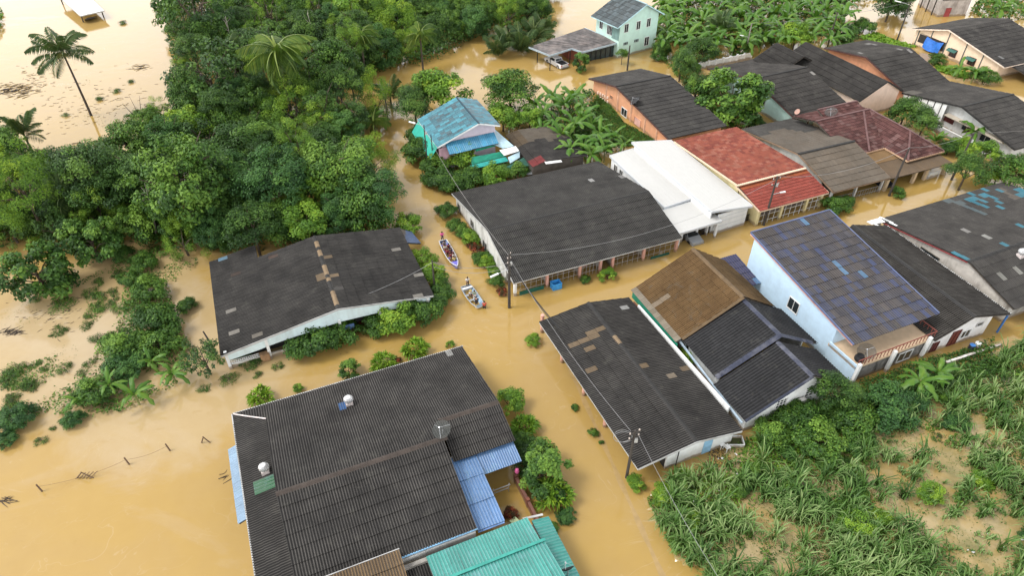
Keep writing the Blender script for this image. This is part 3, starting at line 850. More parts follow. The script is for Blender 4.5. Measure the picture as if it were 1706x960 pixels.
ridge(dB, gB.f(gB.W, 0, gB.zf + .08), gB.f(gB.W, gB.df, gB.zr + .08), CAPBLUE, .5, w=.3)
ridge(dB, gB.f(gB.W, gB.D, gB.zb + .08), gB.f(gB.W, gB.df, gB.zr + .08), CAPBLUE, .5, w=.3)
ridge(dC, gC.f(0, gC.df, gC.zr + .05), gC.f(gC.W, gC.df, gC.zr + .05), CAPBLUE, .5)
ridge(dC, gC.f(gC.W, 0, gC.zf + .03), gC.f(gC.W, gC.df, gC.zr + .03), CAPBLUE, .5, w=.14, drop=.2)
WALLP = plain("pale_wall", (.66, .69, .70), .65, .07, dirt=(.22, .2, .16), dirt_amt=.55)
walls(h7, gA, WALLP, ins=(.9, .9, .4, .1), sides='FBL', top=.2)
walls(h7, gB, WALLP, ins=(.7, .9, .1, .1), sides='FB', top=.2)
walls(h7, gC, {'*': WALLP, 'R': WHITE}, ins=(.7, .9, .1, .45), sides='FBR', top=.2)
GREENP = plain("green_fascia", (.01, .155, .095), .6, .12)
MB().prism([gA.f(.3, -.66, 2.48), gA.f(8.9, -.66, 2.48), gA.f(8.9, -.66, 1.75), gA.f(.3, -.66, 1.75)], gA.v * .06).build("green_valance", GREENP, h7)
MB().prism([gA.f(.2, -.3, -1), gA.f(3.4, -.3, -1), gA.f(3.4, -.3, .9), gA.f(.2, -.3, .9)], gA.v * .15).build("low_wall", WALLR, h7)
MB().beam(gB.f(-.3, -.25, 2.35), gC.f(gC.W, -.3, 2.2), .16, .14).build("gutter", plain("gutter_grey_blue", (.38, .47, .55), .4, metal=.3), h7)
gx = gC.W - .45
for px, py, w_, h_ in ((1301, 672, 1.2, 1.1), (1352, 652, 1.6, 1.0)):
    win_at(h7, px, py, gC.f(gx, 0, 0), gC.v, gC.u, w_, h_, panes=3, bars=2)
q = on_plane(1350, 668, gC.f(gx, 0, 0), gC.u)
MB().prism([q - gC.v * 2.6 - Vector((0, 0, .5)), q + gC.v * .9 - Vector((0, 0, .5)), q + gC.v * .9 - Vector((0, 0, .7)), q - gC.v * 2.6 - Vector((0, 0, .7))], gC.u * .6).build("ledge", WHITE, h7)
def aircon(q, u, n, label):
    o = thing("air_conditioner", q, label, "air conditioner")
    q = Vector(q); rz = math.atan2(u[1], u[0])
    MB().box(q + Vector((0, 0, .33)), (.85, .34, .62), rz).build("casing", plain("ac_white", (.66, .64, .6), .5), o)
    MB().lathe(q + Vector((0, 0, .33)) + Vector(n) * .171 - Vector(u) * .14, [(.24, 0), (.25, .02), (.2, .03), (.02, .015)], 14, n).build("fan_grille", plain("ac_grey", (.3, .3, .3), .5), o)
    for k in (-.3, .3): MB().box(q + Vector(u) * k + Vector((0, 0, .01)), (.08, .36, .05), rz).build("bracket", STEEL, o)
qa = on_plane(1334, 671, gC.f(gx + .3, 0, 0), gC.u)
aircon(qa - Vector((0, 0, .2)), gC.v, gC.u, "white air conditioner box on the ledge of the steep black roofed house")

# 7. two storey pale blue house ------------------------------------------------
g = Gable(32.2, 45.8, 23.5, 11.0, 15.91, .02, 4.6, 7.12, 7.12)
h8 = thing("house", g.f(g.W / 2, g.D / 2, 0), "tall pale blue house with patched blue brown roof and tiled balcony", "house", "flooded houses")
zz = lambda x, y: (1180 + x / 4.0, 330 + y / 4.0)
BLUE_PX = [(640, 340, 1), (655, 345, 1), (745, 380, 1), (770, 410, 1), (875, 460, 2), (880, 475, 2), (995, 485, 2), (1090, 445, 1), (1110, 500, 1), (1210, 480, 1), (1215, 545, 1), (1300, 590, 1), (1300, 660, 1),
       (945, 640, 1), (1040, 680, 1), (1000, 700, 1), (880, 715, 1), (915, 705, 1), (1085, 740, 1), (1230, 760, 1), (1440, 750, 1), (1480, 745, 1), (1360, 790, 1), (790, 550, 1), (885, 525, 1), (710, 600, 1), (780, 490, 1), (600, 420, 1), (550, 375, 1), (650, 155, 2), (445, 210, 1), (510, 260, 1), (470, 235, 1), (1110, 580, 1), (1170, 620, 1), (1480, 720, 1), (1420, 700, 1), (1180, 785, 1), (960, 770, 1)]
rng0 = np.random.default_rng(3)
def btone(s_, t_, r):
    k = r.random(); e = (s_ < .08) or (s_ > .9) or (t_ < .12)
    if k < (.4 if e else .12): return (.105, .125, .20)
    return (.108, .110, .132) if k < .6 else (.125, .117, .122)
rf = Roof(h8, 'blue', (.12, .10, .10), seed=51, L=1.08, W=.55, pitch=.275, amp=.03, var=.15)
d1 = rf.slope(g.front(), tone=btone, patches=[(*zz(x, y), (.095, .125, .25) if k == 1 else (.18, .38, .62)) for x, y, k in BLUE_PX])
rf.finish(300)
for e0, e1 in ((g.f(-.03, 0, 4.62), g.f(-.03, g.D, 7.14)), (g.f(g.W + .03, 0, 4.62), g.f(g.W + .03, g.D, 7.14)), (g.f(0, g.D + .04, 7.16), g.f(g.W, g.D + .04, 7.16))):
    MB().beam(e0, e1, .12, .16).build("verge_trim", plain("trim_blue", (.10, .125, .22), .5), h8)
MB().beam(g.f(-.0, .1, 4.42), g.f(-.0, g.D, 6.92), .06, .12).build("verge_batten", plain("salmon", (.55, .28, .22), .6), h8)
SKYB = plain("pale_blue_wall", (.50, .66, .80), .6, .06, dirt=(.36, .42, .45), dirt_amt=.35, dscale=.4)
walls(h8, g, SKYB, ins=(2.4, .4, .35, .4), top=.22)
win_at(h8, 1322, 509, g.f(.35, 0, 0), g.v, -g.u, 1.55, 1.35)
BEIGE = plain("balcony_floor", (.56, .41, .27), .6, .1)
MB().prism([g.f(.2, -1.0, 2.35), g.f(10.7, -1.0, 2.35), g.f(10.7, 2.6, 2.35), g.f(.2, 2.6, 2.35)], (0, 0, -.3)).build("balcony_slab", BEIGE, h8)
MB().prism([g.f(.2, -1.0, -1), g.f(.2, 2.5, -1), g.f(.2, 2.5, 2.6), g.f(.2, -1.0, 2.6)], g.u * .15).build("side_wall", SKYB, h8)
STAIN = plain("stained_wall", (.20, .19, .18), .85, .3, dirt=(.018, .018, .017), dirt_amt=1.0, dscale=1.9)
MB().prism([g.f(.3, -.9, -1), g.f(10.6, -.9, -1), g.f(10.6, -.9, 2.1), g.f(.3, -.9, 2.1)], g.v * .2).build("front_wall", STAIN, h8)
for aa in (.4, 4.9, 9.6): MB().box(g.f(aa, -1.15, .75), (.32, .32, 4.2), g.rot).build("column", WHITE, h8)
opening(h8, g.f(7.2, -.9, 1.0), g.u, -g.v, 1.9, 1.2)
RAILR = plain("rail_rust", (.20, .06, .045), .7, .2)
for i in range(22):
    MB().beam(g.f(.4 + i * .475, -.95, 2.35), g.f(.4 + i * .475, -.95, 3.15), .05).build("baluster", RAILR, h8)
MB().beam(g.f(.3, -.95, 3.15), g.f(10.5, -.95, 3.15), .08).beam(g.f(10.5, -.95, 3.15), g.f(10.5, 2.6, 3.15), .08).build("handrail", RAILR, h8)
for i in range(8): MB().beam(g.f(10.5, -.9 + i * .45, 2.35), g.f(10.5, -.9 + i * .45, 3.15), .05).build("baluster", RAILR, h8)
dish(g.f(1.9, -.3, 2.4), (-.35, -.4, .85), .85, "black mesh satellite dish on the beige balcony", MESH, .7)
o = thing("water_jar", g.f(1.1, -.5, 2.35), "black round water jar at the balcony corner", "jar")
MB().lathe(g.f(1.1, -.4, 2.35), [(.3, 0), (.48, .25), (.46, .5), (.3, .62), (.3, .7)], 14).build("body", BLACKM, o, smooth=True)
MB().lathe(g.f(1.1, -.4, 3.05), [(.34, 0), (.34, .05), (.05, .1)], 14).build("lid", BLACKM, o)
lo = Roof(h8, 'blue', (.09, .10, .21), seed=53, pitch=.275, W=.55, L=1.0)
lo.slope([g.f(-2.7, 13.0, 2.2), g.f(.3, 13.0, 2.2), g.f(.3, 17.6, 3.0), g.f(-2.7, 17.6, 3.0)], patches=[(1255, 465, (.2, .42, .75)), (1262, 470, (.2, .42, .75))], name="rear_roof")
lo.finish(40)
MB().prism([g.f(-2.2, 17.0, -1), g.f(.3, 17.0, -1), g.f(.3, 17.0, 2.7), g.f(-2.2, 17.0, 2.7)], -g.v * .15).build("rear_wall", SKYB, h8)
# 8. low dark gable beside the blue house ------------------------------------
g = Gable(35.91, 64.38, -69.0, 17.02, 4.3, 5.8, 2.4, 2.73, 4.28)
h9 = thing("house", g.f(g.W / 2, g.D / 2, 0), "narrow dark gabled house with white notched roof edge and brown door", "house", "flooded houses")
rf = Roof(h9, 'cement', (.045, .041, .037), seed=61, L=1.05, W=.6)
d1 = rf.slope(g.front()); d2 = rf.slope(g.back()); rf.finish(300)
ridge(d1, g.f(0, g.df, g.zr + .05), g.f(g.W, g.df, g.zr + .05), DARKCAP, .6)
WARM = plain("off_white_wall", (.68, .66, .65), .65, .06, dirt=(.24, .21, .17), dirt_amt=.6)
walls(h9, g, WARM, ins=(.5, 1.9, .5, .5))
mb = MB()
for i in range(68): mb.box(g.f((i + .5) * .25, g.D + .02, g.zb + .02), (.13, .10, .09), g.rot)
mb.mat(1).beam(g.f(0, g.D + .05, g.zb - .06), g.f(g.W, g.D + .05, g.zb - .06), .06, .1)
o = mb.build("eave_filler", [WHITE, FASCIA], h9); o["kind"] = "stuff"
gx = g.W - .5
win_at(h9, 1589, 563, g.f(gx, 0, 0), g.v, g.u, 1.2, 1.9, style='door', mat=WOODBR, frame=FRAMEBR, panes=2)
win_at(h9, 1608, 556, g.f(gx, 0, 0), g.v, g.u, 1.3, 1.0)
win_at(h9, 1632, 540, g.f(gx, 0, 0), g.v, g.u, .9, .35, panes=1, frame=plain("vent_grey", (.35, .34, .33), .7), name="vent")
win_at(h9, 1556, 578, g.f(gx, 0, 0), g.v, g.u, .9, 1.2, mat=plain("shutter_maroon", (.10, .03, .03), .6), frame=FRAMEBR, panes=2, name="shutter")
MB().beam(g.f(g.W - .2, g.D - .1, -1), g.f(g.W - .2, g.D - .1, 2.6), .14).build("blue_post", BLUEP, h9)
o = thing("low_wall", g.f(g.W + 1.6, 5, 0), "low white stained yard wall in front of the brown door", "wall")
MB().prism([g.f(g.W + 1.5, 1.0, -1), g.f(g.W + 1.5, 8.5, -1), g.f(g.W + 1.5, 8.5, .3), g.f(g.W + 1.5, 1.0, .42)], -g.u * .16).build("wall", WARM, o)
MB().beam(g.f(g.W + 1.42, 1.0, .45), g.f(g.W + 1.42, 8.5, .33), .24, .06).build("coping", WARM, o)
for k, b_ in enumerate((5.2, 6.0)):
    o = thing("water_drum", g.f(g.W + .8, b_, .0), ("dark plastic drum with blue lid by the brown door", "white plastic drum by the brown door")[k], "drum")
    m_ = (plain("drum_dark", (.03, .035, .05), .5), WHITE)[k]
    MB().lathe(g.f(g.W + .7, b_, .1), [(.26, 0), (.29, .1), (.29, .5), (.26, .58)], 14).build("body", m_, o)
    MB().lathe(g.f(g.W + .7, b_, .67), [(.28, 0), (.28, .05), (.1, .08)], 14).build("lid", (BLUEP, m_)[k], o)

# 9. grey roof with turquoise patches, right edge ------------------------------
g = Gable(52.44, 53.20, 23.6, 22.0, 6.37, 11.73, 2.4, 2.4, 4.23)
h10 = thing("house", g.f(g.W / 2, g.D / 2, 0), "weathered grey roofed house with bright turquoise roof sheets at the right edge", "house", "flooded houses")
zz = lambda x, y: (1380 + x / 3.2, 300 + y / 3.2)
CY = (.07, .34, .46)
rng1 = np.random.default_rng(17)
def gtone(s_, t_, r):                   # back slope, s from right end, t from eave
    if t_ < .30 and .38 < s_ < .78:
        k = r.random()
        return CY if k < .55 else ((.15, .12, .10) if k < .8 else (.05, .10, .13))
    return (.072, .068, .066)
rf = Roof(h10, 'cement', (.066, .063, .061), seed=71, L=1.05, W=.62)
d1 = rf.slope(g.front(), patches=[(*zz(930, 515), (.42, .42, .38)), (*zz(1000, 490), (.40, .40, .36)), (*zz(915, 500), (.42, .42, .38))])
P9 = [(*zz(755, 275), (.45, .44, .42)), (*zz(850, 315), (.50, .50, .47)), (*zz(955, 347), CY), (*zz(1000, 240), (.3, .26, .23)), (*zz(1030, 255), CY)]
P9 += [(*zz(450 + 42 * i, 300 + 19 * i), CY) for i in range(7)] + [(*zz(1010 + 8 * i, 60 + 12 * (i % 3)), CY) for i in range(5)]
P9 += [(*zz(x, y), CY) for x, y in ((720, 130), (760, 95), (800, 105), (830, 85), (850, 120), (880, 100), (790, 125), (820, 140), (900, 140), (930, 160), (930, 128), (750, 110), (860, 60), (900, 55), (840, 75), (905, 115), (780, 80))]
P9 += [(*zz(x, y), (.16, .22, .24)) for x, y in ((640, 125), (660, 120), (690, 130), (730, 145), (790, 165), (815, 170), (700, 115))]
P9 += [(*zz(x, y), (.20, .17, .14)) for x, y in ((960, 70), (985, 85), (940, 55), (1005, 100), (970, 95))]
d2 = rf.slope(g.back(), patches=P9)
rf.finish(300)
ridge(d1, g.f(0, g.df, g.zr + .05), g.f(g.W, g.df, g.zr + .05), DARKCAP, .62)
GABST = plain("stained_gable", (.44, .41, .37), .85, .12, dirt=(.11, .10, .085), dirt_amt=.75, dscale=.8)
walls(h10, g, {'*': GREYW, 'L': GABST}, ins=(.6, .6, .3, .5))
MB().beam(g.f(-.03, g.df, g.zr - .12), g.f(-.03, g.D, g.zb - .12), .05, .12).build("fascia_board", plain("maroon_board", (.22, .03, .035), .6), h10)
q = on_plane(1549, 424, g.f(.3, 0, 0), g.u)
opening(h10, q, g.v, -g.u, 2.6, .45, panes=1, frame=plain("vent_dark", (.12, .11, .09), .8), name="vent")
o = turbine_vent(g.f(6.6, 5.0, g.zroof(5.0)), "white turbine vent on the grey roof at the right edge of the photo")
mb = MB()
for k, (x, y) in enumerate(((300, 212), (320, 222), (345, 238), (250, 240))):
    q = on_plane(*zz(x, y), g.back()[0], (g.back()[1] - g.back()[0]).cross(g.back()[3] - g.back()[0]))
    e_ = g.back(); uu = (e_[1] - e_[0]).normalized(); vv = (e_[2] - e_[1]).normalized(); nn_ = uu.cross(vv); q = q + nn_ * .09; l_ = .75 - .1 * k
    mb.prism([q - uu * .14 - vv * l_, q + uu * .14 - vv * l_, q + uu * .14 + vv * l_, q - uu * .14 + vv * l_], nn_ * .02)
mb.build("repair_strip", WHITE, h10)
MB().prism([g.f(-1.9, 17.5, 2.6), g.f(.0, 17.2, 2.6), g.f(.1, 18.2, 2.6), g.f(-2.0, 18.2, 2.6)], (0, 0, .06)).build("flashing_sheet", WHITE, h10)
MB().prism([g.f(-1.4, 17.5, -1), g.f(-.2, 17.5, -1), g.f(-.2, 17.5, 2.5), g.f(-1.4, 17.5, 2.5)], g.v * .15).build("wall", GREYW, h10)
lt = Roof(h10, 'cement', (.05, .046, .043), seed=72)
lt.slope([g.f(2.5, -4.8, 1.2), g.f(20, -4.8, 1.2), g.f(20, -.4, 1.9), g.f(2.5, -.4, 1.9)], name="lean_to_roof"); lt.finish(0)

# 10. white modern house -------------------------------------------------------
g = Gable(16, 88, 23.3, 1, 1, 1, 3, 3, 3)
h11 = thing("house", g.f(1, -10, 0), "modern house with two brilliant white flat sloping roofs", "house", "flooded houses")
WROOF = plain("white_metal_roof", (.47, .465, .445), .55, .02)
WEDGE = plain("white_roof_edge", (.50, .52, .54), .5, .05)
def white_roof(name, qs, ribs):
    d = MB().prism(qs, (0, 0, -.22)).build(name, WROOF, h11)
    A, B, C, D = qs
    mb = MB()
    for i in range(1, ribs):
        s_ = i / ribs
        mb.beam(A.lerp(B, s_) + Vector((0, 0, .002)), D.lerp(C, s_) + Vector((0, 0, .002)), .04, .016)
    mb.build("seam", WROOF, d)
    mb = MB()
    for k in range(4): mb.beam(qs[k] - Vector((0, 0, .13)), qs[(k + 1) % 4] - Vector((0, 0, .13)), .07, .3)
    mb.build("roof_edge", WEDGE, d)
white_roof("roof", [g.f(.2, -20.4, 3.95), g.f(6.6, -20.3, 3.05), g.f(6.9, -1.6, 3.05), g.f(.4, -1.3, 3.95)], 12)
white_roof("roof", [g.f(-3.6, -16.1, 2.95), g.f(1.0, -15.8, 3.05), g.f(1.2, -1.5, 3.05), g.f(-3.4, -1.9, 2.95)], 8)
white_roof("porch_roof", [g.f(-4.6, -21.0, 2.45), g.f(1.55, -21.0, 2.6), g.f(1.3, -16.0, 2.75), g.f(-4.0, -16.2, 2.65)], 12)
WWALL = plain("white_wall", (.70, .71, .71), .6, .05, dirt=(.4, .39, .36), dirt_amt=.3)
for a0, b0, a1, b1, zt in ((.45, -20.0, .45, -2, 3.6), (-3.2, -16, -3.2, -2.2, 2.7), (6.3, -19.8, 6.3, -2, 2.85), (1.6, -20.0, 6.3, -19.8, 2.9), (-3.2, -2.2, 6.3, -2.0, 2.7), (-3.2, -16, 1.5, -16, 2.6), (1.5, -20, 1.5, -16, 2.6)):
    q0, q1 = g.f(a0, b0, 0), g.f(a1, b1, 0)
    nrm = (q1 - q0).normalized().cross(Vector((0, 0, 1))) * .15
    MB().prism([q0 - Vector((0, 0, 1)), q1 - Vector((0, 0, 1)), q1 + Vector((0, 0, zt)), q0 + Vector((0, 0, zt))], nrm).build("wall", WWALL, h11)
for zq in (.4, 1.1, 1.8, 2.4): MB().beam(g.f(1.7, -20.17, zq), g.f(6.2, -19.97, zq), .03, .04).build("wall_groove", WEDGE, h11)
opening(h11, g.f(5.0, -19.9, 2.2), g.u, -g.v, .35, .6, panes=1, frame=BLACKM, name="wall_lamp")
for a_, b_ in ((-4.3, -20.7), (1.2, -20.7)): MB().box(g.f(a_, b_, .7), (.25, .25, 3.4), g.rot).build("post", WWALL, h11)
for b_ in (-3.5, -5.0): opening(h11, g.f(-3.2, b_, 1.4), g.v, -g.u, .9, 1.6)
fo = thing("fence", g.f(0, -22.5, 0), "low black railing fence with white posts in front of the white house", "fence")
A, B = P(1133, 403, 0), P(1254, 365, 0)
n_ = 5
for i in range(n_ + 1):
    q = A.lerp(B, i / n_); MB().box((q.x, q.y, .35), (.3, .3, 1.7), g.rot).build("post", WWALL, fo)
for i in range(n_):
    a0, a1 = A.lerp(B, i / n_ + .02), A.lerp(B, (i + 1) / n_ - .02)
    for zq in (.15, .95): MB().beam(a0 + Vector((0, 0, zq)), a1 + Vector((0, 0, zq)), .06).build("rail", BLACKM, fo)
    for k in range(1, 12):
        q = a0.lerp(a1, k / 12); MB().beam(q - Vector((0, 0, .1)), q + Vector((0, 0, 1.0)), .045).build("bar", BLACKM, fo)

# 11. red tiled house ------------------------------------------------------------
g = Gable(28.96, 75.52, 23.4, 10.9, .01, 14.21, 3.9, 3.2, 3.9)
h12 = thing("house", g.f(5.4, 4, 0), "red tile roofed house with a lower orange red front roof", "house", "flooded houses")
rf = Roof(h12, 'tile', (.50, .15, .10), seed=81, L=.5, W=.6, pitch=.3, amp=.03, var=.12)
def rtone(s_, t_, r):
    k = r.random()
    return (.50, .15, .10) if k < .5 else ((.40, .115, .085) if k < .8 else (.56, .215, .15))
rf.slope(g.back(), tone=rtone)
gl = Gable(30.92, 71.43, 23.3, 11.04, 4.9, .5, 2.6, 3.5, 3.63)
rf.slope(gl.front(), tone=lambda s_, t_, r: (.60, .17, .075) if t_ > .72 else (.50, .12, .09))
rf.finish(0)
CREAM = plain("cream_trim", (.66, .50, .36), .6, .08)
MB().beam(g.f(-.1, -.05, 3.86), g.f(11.0, -.05, 3.86), .3, .12).build("ridge_flashing", CREAM, h12)
MB().beam(g.f(-.05, 0, 3.8), g.f(-.05, 14.2, 3.1), .12, .22).build("verge_board", CREAM, h12)
MB().beam(gl.f(-.05, 0, 2.52), gl.f(-.05, 5, 3.42), .12, .2).beam(gl.f(gl.W + .05, 0, 2.52), gl.f(gl.W + .05, 5, 3.42), .1, .2).beam(gl.f(0, -.05, 2.5), gl.f(gl.W, -.05, 2.5), .08, .16).build("fascia_board", CREAM, h12)
YEL = plain("pale_yellow_wall", (.62, .54, .30), .7, .08, dirt=(.3, .26, .16), dirt_amt=.4)
for poly, off in (([g.f(.25, 0, -1), g.f(.25, 14, -1), g.f(.25, 14, 3.0), g.f(.25, 0, 3.7)], g.u * .15), ([g.f(10.6, 0, -1), g.f(10.6, 14, -1), g.f(10.6, 14, 3.0), g.f(10.6, 0, 3.7)], -g.u * .15),
                  ([g.f(.3, .3, -1), g.f(10.6, .3, -1), g.f(10.6, .3, 3.7), g.f(.3, .3, 3.7)], g.v * .15), ([gl.f(.3, .5, -1), gl.f(.3, 5, -1), gl.f(.3, 5, 3.3), gl.f(.3, .5, 2.4)], gl.u * .15)):
    MB().prism(poly, off).build("wall", YEL, h12)
for a_ in (.45, 4.1, 8.2, 10.6): MB().box(gl.f(a_, .5, .7), (.35, .35, 3.4), gl.rot).build("pillar", YEL, h12)
mb = MB()
for i in range(1, 12):
    mb.beam(gl.f(.5 + i * .86, .45, -.5), gl.f(.5 + i * .86, .45, 2.4), .05)
for zq in (.5, 1.4, 2.3): mb.beam(gl.f(.5, .45, zq), gl.f(10.6, .45, zq), .05)
mb.build("window_grid", plain("grid_white", (.6, .6, .58), .5), h12)
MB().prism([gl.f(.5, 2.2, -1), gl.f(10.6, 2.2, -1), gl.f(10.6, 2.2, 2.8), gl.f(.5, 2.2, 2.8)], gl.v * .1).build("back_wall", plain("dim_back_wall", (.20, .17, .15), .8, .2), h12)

# 12. grey brown gable ------------------------------------------------------------
g = Gable(41.88, 76.19, 22.2, 9.67, 7.39, 12.03, 2.4, 2.2, 4.14)
h13 = thing("house", g.f(5, 9, 0), "grey brown gabled house between the red roof and the maroon roof", "house", "flooded houses")
rf = Roof(h13, 'pale', (.25, .20, .15), seed=91)
rf.slope(g.front())
rf.slope(g.back(), tone=lambda s_, t_, r: (.09, .086, .082) if (t_ < .28 + .1 * math.sin(s_ * 9) + .22 * (1 - s_) - .1) else (.225, .185, .145))
rf.finish(60)
mb = MB().beam(g.f(-.1, g.df, g.zr + .1), g.f(g.W + .1, g.df, g.zr + .1), .32, .12); mb.build("ridge_cap", DARKCAP, h13)
fascia(h13, g, plain("brown_board", (.22, .15, .10), .7), edges='FLR')
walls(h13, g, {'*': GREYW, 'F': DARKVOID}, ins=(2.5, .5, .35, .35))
for a_ in (.4, 4.6, 9.2): MB().box(g.f(a_, .5, .5), (.28, .28, 3.4), g.rot).build("post", GREYW, h13)
mb = MB()
for i in range(20): mb.beam(g.f(.5 + i * .44, .5, -.3), g.f(.5 + i * .44, .5, 1.0), .04)
for zq in (.3, 1.0): mb.beam(g.f(.5, .5, zq), g.f(9.2, .5, zq), .05)
mb.build("porch_railing", plain("railing_grey", (.25, .25, .24), .6), h13)

# 13. maroon hip roof ----------------------------------------------------------------
q0 = P(1355, 200, 2.6); q0.z = 0
g = Gable(q0.x, q0.y, 23.3, 10, 1, 1, 2.6, 2.6, 4.6)
F = g.f
h14 = thing("house", F(4, -8, 0), "house with a maroon tiled hip roof over a flat tan porch", "house", "flooded houses")
MAR = (.185, .088, .082)
rf = Roof(h14, 'tile', MAR, seed=95, L=.55, W=.66, pitch=.33, amp=.035, var=.3)
mt_ = lambda s_, t_, r: MAR if r.random() < .8 else (.25, .145, .135)
rf.slope([F(-3.4, -10.9, 2.6), F(3.2, -10.9, 2.6), F(6.8, -3.5, 4.6), F(-3.4, -3.5, 4.6)], tone=mt_)
rf.slope([F(7.0, 1.0, 3.4), F(-3.4, 1.0, 3.4), F(-3.4, -3.5, 4.58), F(7.0, -3.5, 4.58)], tone=mt_)
rf.slope([F(3.2, -10.9, 2.6), F(3.2, -15, 2.6), F(6.8, -11.2, 4.6), F(6.8, -3.5, 4.6)], tone=mt_)
rf.slope([F(3.2, -15, 2.6), F(10.1, -15, 2.6), F(6.8, -11.2, 4.6)], tone=mt_)
rf.slope([F(10.1, -15, 2.6), F(10.1, .8, 2.6), F(6.8, -3.5, 4.6), F(6.8, -11.2, 4.6)], tone=mt_)
rf.slope([F(-.7, -3.3, 3.85), F(7.0, -3.3, 3.85), F(7.0, -.8, 4.75), F(-.7, -.8, 4.75)], tone=mt_)
rf.finish(0)
MCAP = plain("ridge_maroon", (.13, .07, .066), .7, .2)
for a_, b_ in ((F(-3.4, -3.5, 4.7), F(6.8, -3.5, 4.7)), (F(6.8, -3.5, 4.7), F(6.8, -11.2, 4.7)), (F(6.8, -11.2, 4.68), F(3.2, -15, 2.72)), (F(6.8, -11.2, 4.68), F(10.1, -15, 2.72)), (F(-.7, -.8, 4.82), F(7, -.8, 4.82)), (F(5.6, -3.6, 4.65), F(.3, -10.9, 2.72))):
    MB().beam(a_, b_, .26, .1).build("ridge_cap", MCAP, h14)
GUT = plain("tan_gutter", (.46, .30, .19), .6)
MB().beam(F(-2, -10.95, 2.55), F(3.2, -10.95, 2.55), .14, .2).beam(F(3.15, -10.95, 2.55), F(3.15, -15.05, 2.55), .14, .2).beam(F(3.15, -15.05, 2.55), F(10.15, -15.05, 2.55), .14, .2).build("gutter", GUT, h14)
pr = Roof(h14, 'brown', (.36, .225, .115), seed=96, L=3.5, W=.8, pitch=.27, amp=.02)
pr.slope([F(-2.2, -17.0, 2.0), F(9.6, -17.2, 2.0), F(9.6, -10, 2.42), F(-2.2, -10, 2.42)], tone=lambda s_, t_, r: (.36, .225, .115) if t_ > .3 else (.20, .155, .12), name="porch_roof")
pr.finish(0)
TANW = plain("tan_wall", (.55, .42, .27), .7, .1)
for poly, off in (([F(.2, -10, -1), F(9.6, -10, -1), F(9.6, -10, 2.3), F(.2, -10, 2.3)], g.v * .15), ([F(.2, 0, -1), F(.2, -10, -1), F(.2, -10, 2.3), F(.2, -3.5, 4.2), F(.2, 0, 3.4)], g.u * .15), ([F(9.6, 0, -1), F(9.6, -14, -1), F(9.6, -14, 2.5), F(9.6, 0, 2.5)], -g.u * .15)):
    MB().prism(poly, off).build("wall", TANW, h14)
for a_ in (-1.8, 3.4, 5.6, 9.3): MB().box(F(a_, -16.7, .4), (.4, .4, 3.1), g.rot).build("pillar", TANW, h14)
MB().prism([F(6.2, -16.9, -.6), F(8.2, -16.9, -.6), F(8.2, -16.9, .95), F(6.2, -16.9, .95)], g.v * .06).build("gate", WHITE, h14)
MB().tube([F(9.5, -17.0, -.5), F(9.5, -17.0, 1.9)], .07, 6).build("downpipe", WHITE, h14)
dish(F(.2, -2.6, 4.4), (-.4, -.3, .85), .9, "black mesh dish beside the maroon roof", MESH, .5)

# 14. black roofs behind the maroon roof ----------------------------------------------
AQUA = plain("pale_aqua_wall", (.44, .62, .58), .65, .07, dirt=(.3, .33, .3), dirt_amt=.35)
PEACH = plain("peach_wall", (.72, .56, .46), .65, .06, dirt=(.4, .3, .23), dirt_amt=.3)
ORNG = plain("orange_wall", (.66, .33, .19), .7, .08, dirt=(.42, .22, .13), dirt_amt=.45)
g = Gable(43.55, 97.29, 25.1, 11.3, 10.21, 11.46, 2.4, 2.31, 4.89)
h15 = thing("house", g.f(5, 10, 0), "dark gabled house with pale aqua side wall behind the round mango tree", "house", "flooded houses")
rf = Roof(h15, 'cement', (.050, .047, .046), seed=101); rf.slope(g.front(), patches=[(1352, 122, (.5, .48, .45)), (1294, 121, (.3, .29, .28))]); rf.slope(g.back()); rf.finish(0)
walls(h15, g, AQUA, ins=(.5, .5, .5, .5)); fascia(h15, g, plain("maroon_edge", (.09, .045, .04), .7), edges='LF')
MB().beam(g.f(0, g.df, g.zr + .08), g.f(g.W, g.df, g.zr + .08), .3, .1).build("ridge_cap", DARKCAP, h15)
win_at(h15, 1270, 167, g.f(.5, 0, 0), g.v, -g.u, 1.5, 1.2, frame=GREYW)
win_at(h15, 1345, 205, g.f(0, .5, 0), g.u, -g.v, .6, .8, panes=1)
dish(g.f(.9, .6, 2.6), (-.7, -.3, .6), .45, "small rust pink satellite dish on the dark roof corner", plain("dish_pink", (.5, .3, .24), .6), .5)
g = Gable(47.8, 119.33, -66.6, 18.69, 4.93, 4.2, 3.0, 3.2, 5.5)
h16 = thing("house", g.f(9, 5, 0), "long black roofed house with a peach gable wall behind the maroon roof", "house", "flooded houses")
rf = Roof(h16, 'cement', (.038, .036, .035), seed=102); rf.slope(g.front()); rf.slope(g.back())
g2 = Gable(47.8 - 4.8, 119.33 + .2, -66.6, 7, 4.6, 4.6, 3.0, 3.0, 5.3)
rf.slope(g2.front()); rf.slope(g2.back()); rf.finish(0)
walls(h16, g, PEACH, ins=(.4, .4, .4, .3)); fascia(h16, g, DARKCAP, edges='LRB')
walls(h16, g2, PEACH, ins=(.4, .4, .4, .3), sides='FL'); fascia(h16, g2, DARKCAP, edges='L')
g = Gable(64.7, 107.17, 23, 10.41, 9.32, 9.49, 2.4, 3.15, 4.88)
h17 = thing("house", g.f(5, 9, 0), "dark gabled house with an orange gable and pale worn patches on its ridge", "house", "flooded houses")
rf = Roof(h17, 'cement', (.050, .048, .047), seed=103)
PT = [(x, y, (.38, .37, .36)) for x, y in ((1443, 73), (1450, 74), (1456, 75), (1431, 88), (1465, 91), (1490, 86), (1500, 82), (1513, 84), (1516, 87), (1445, 94))]
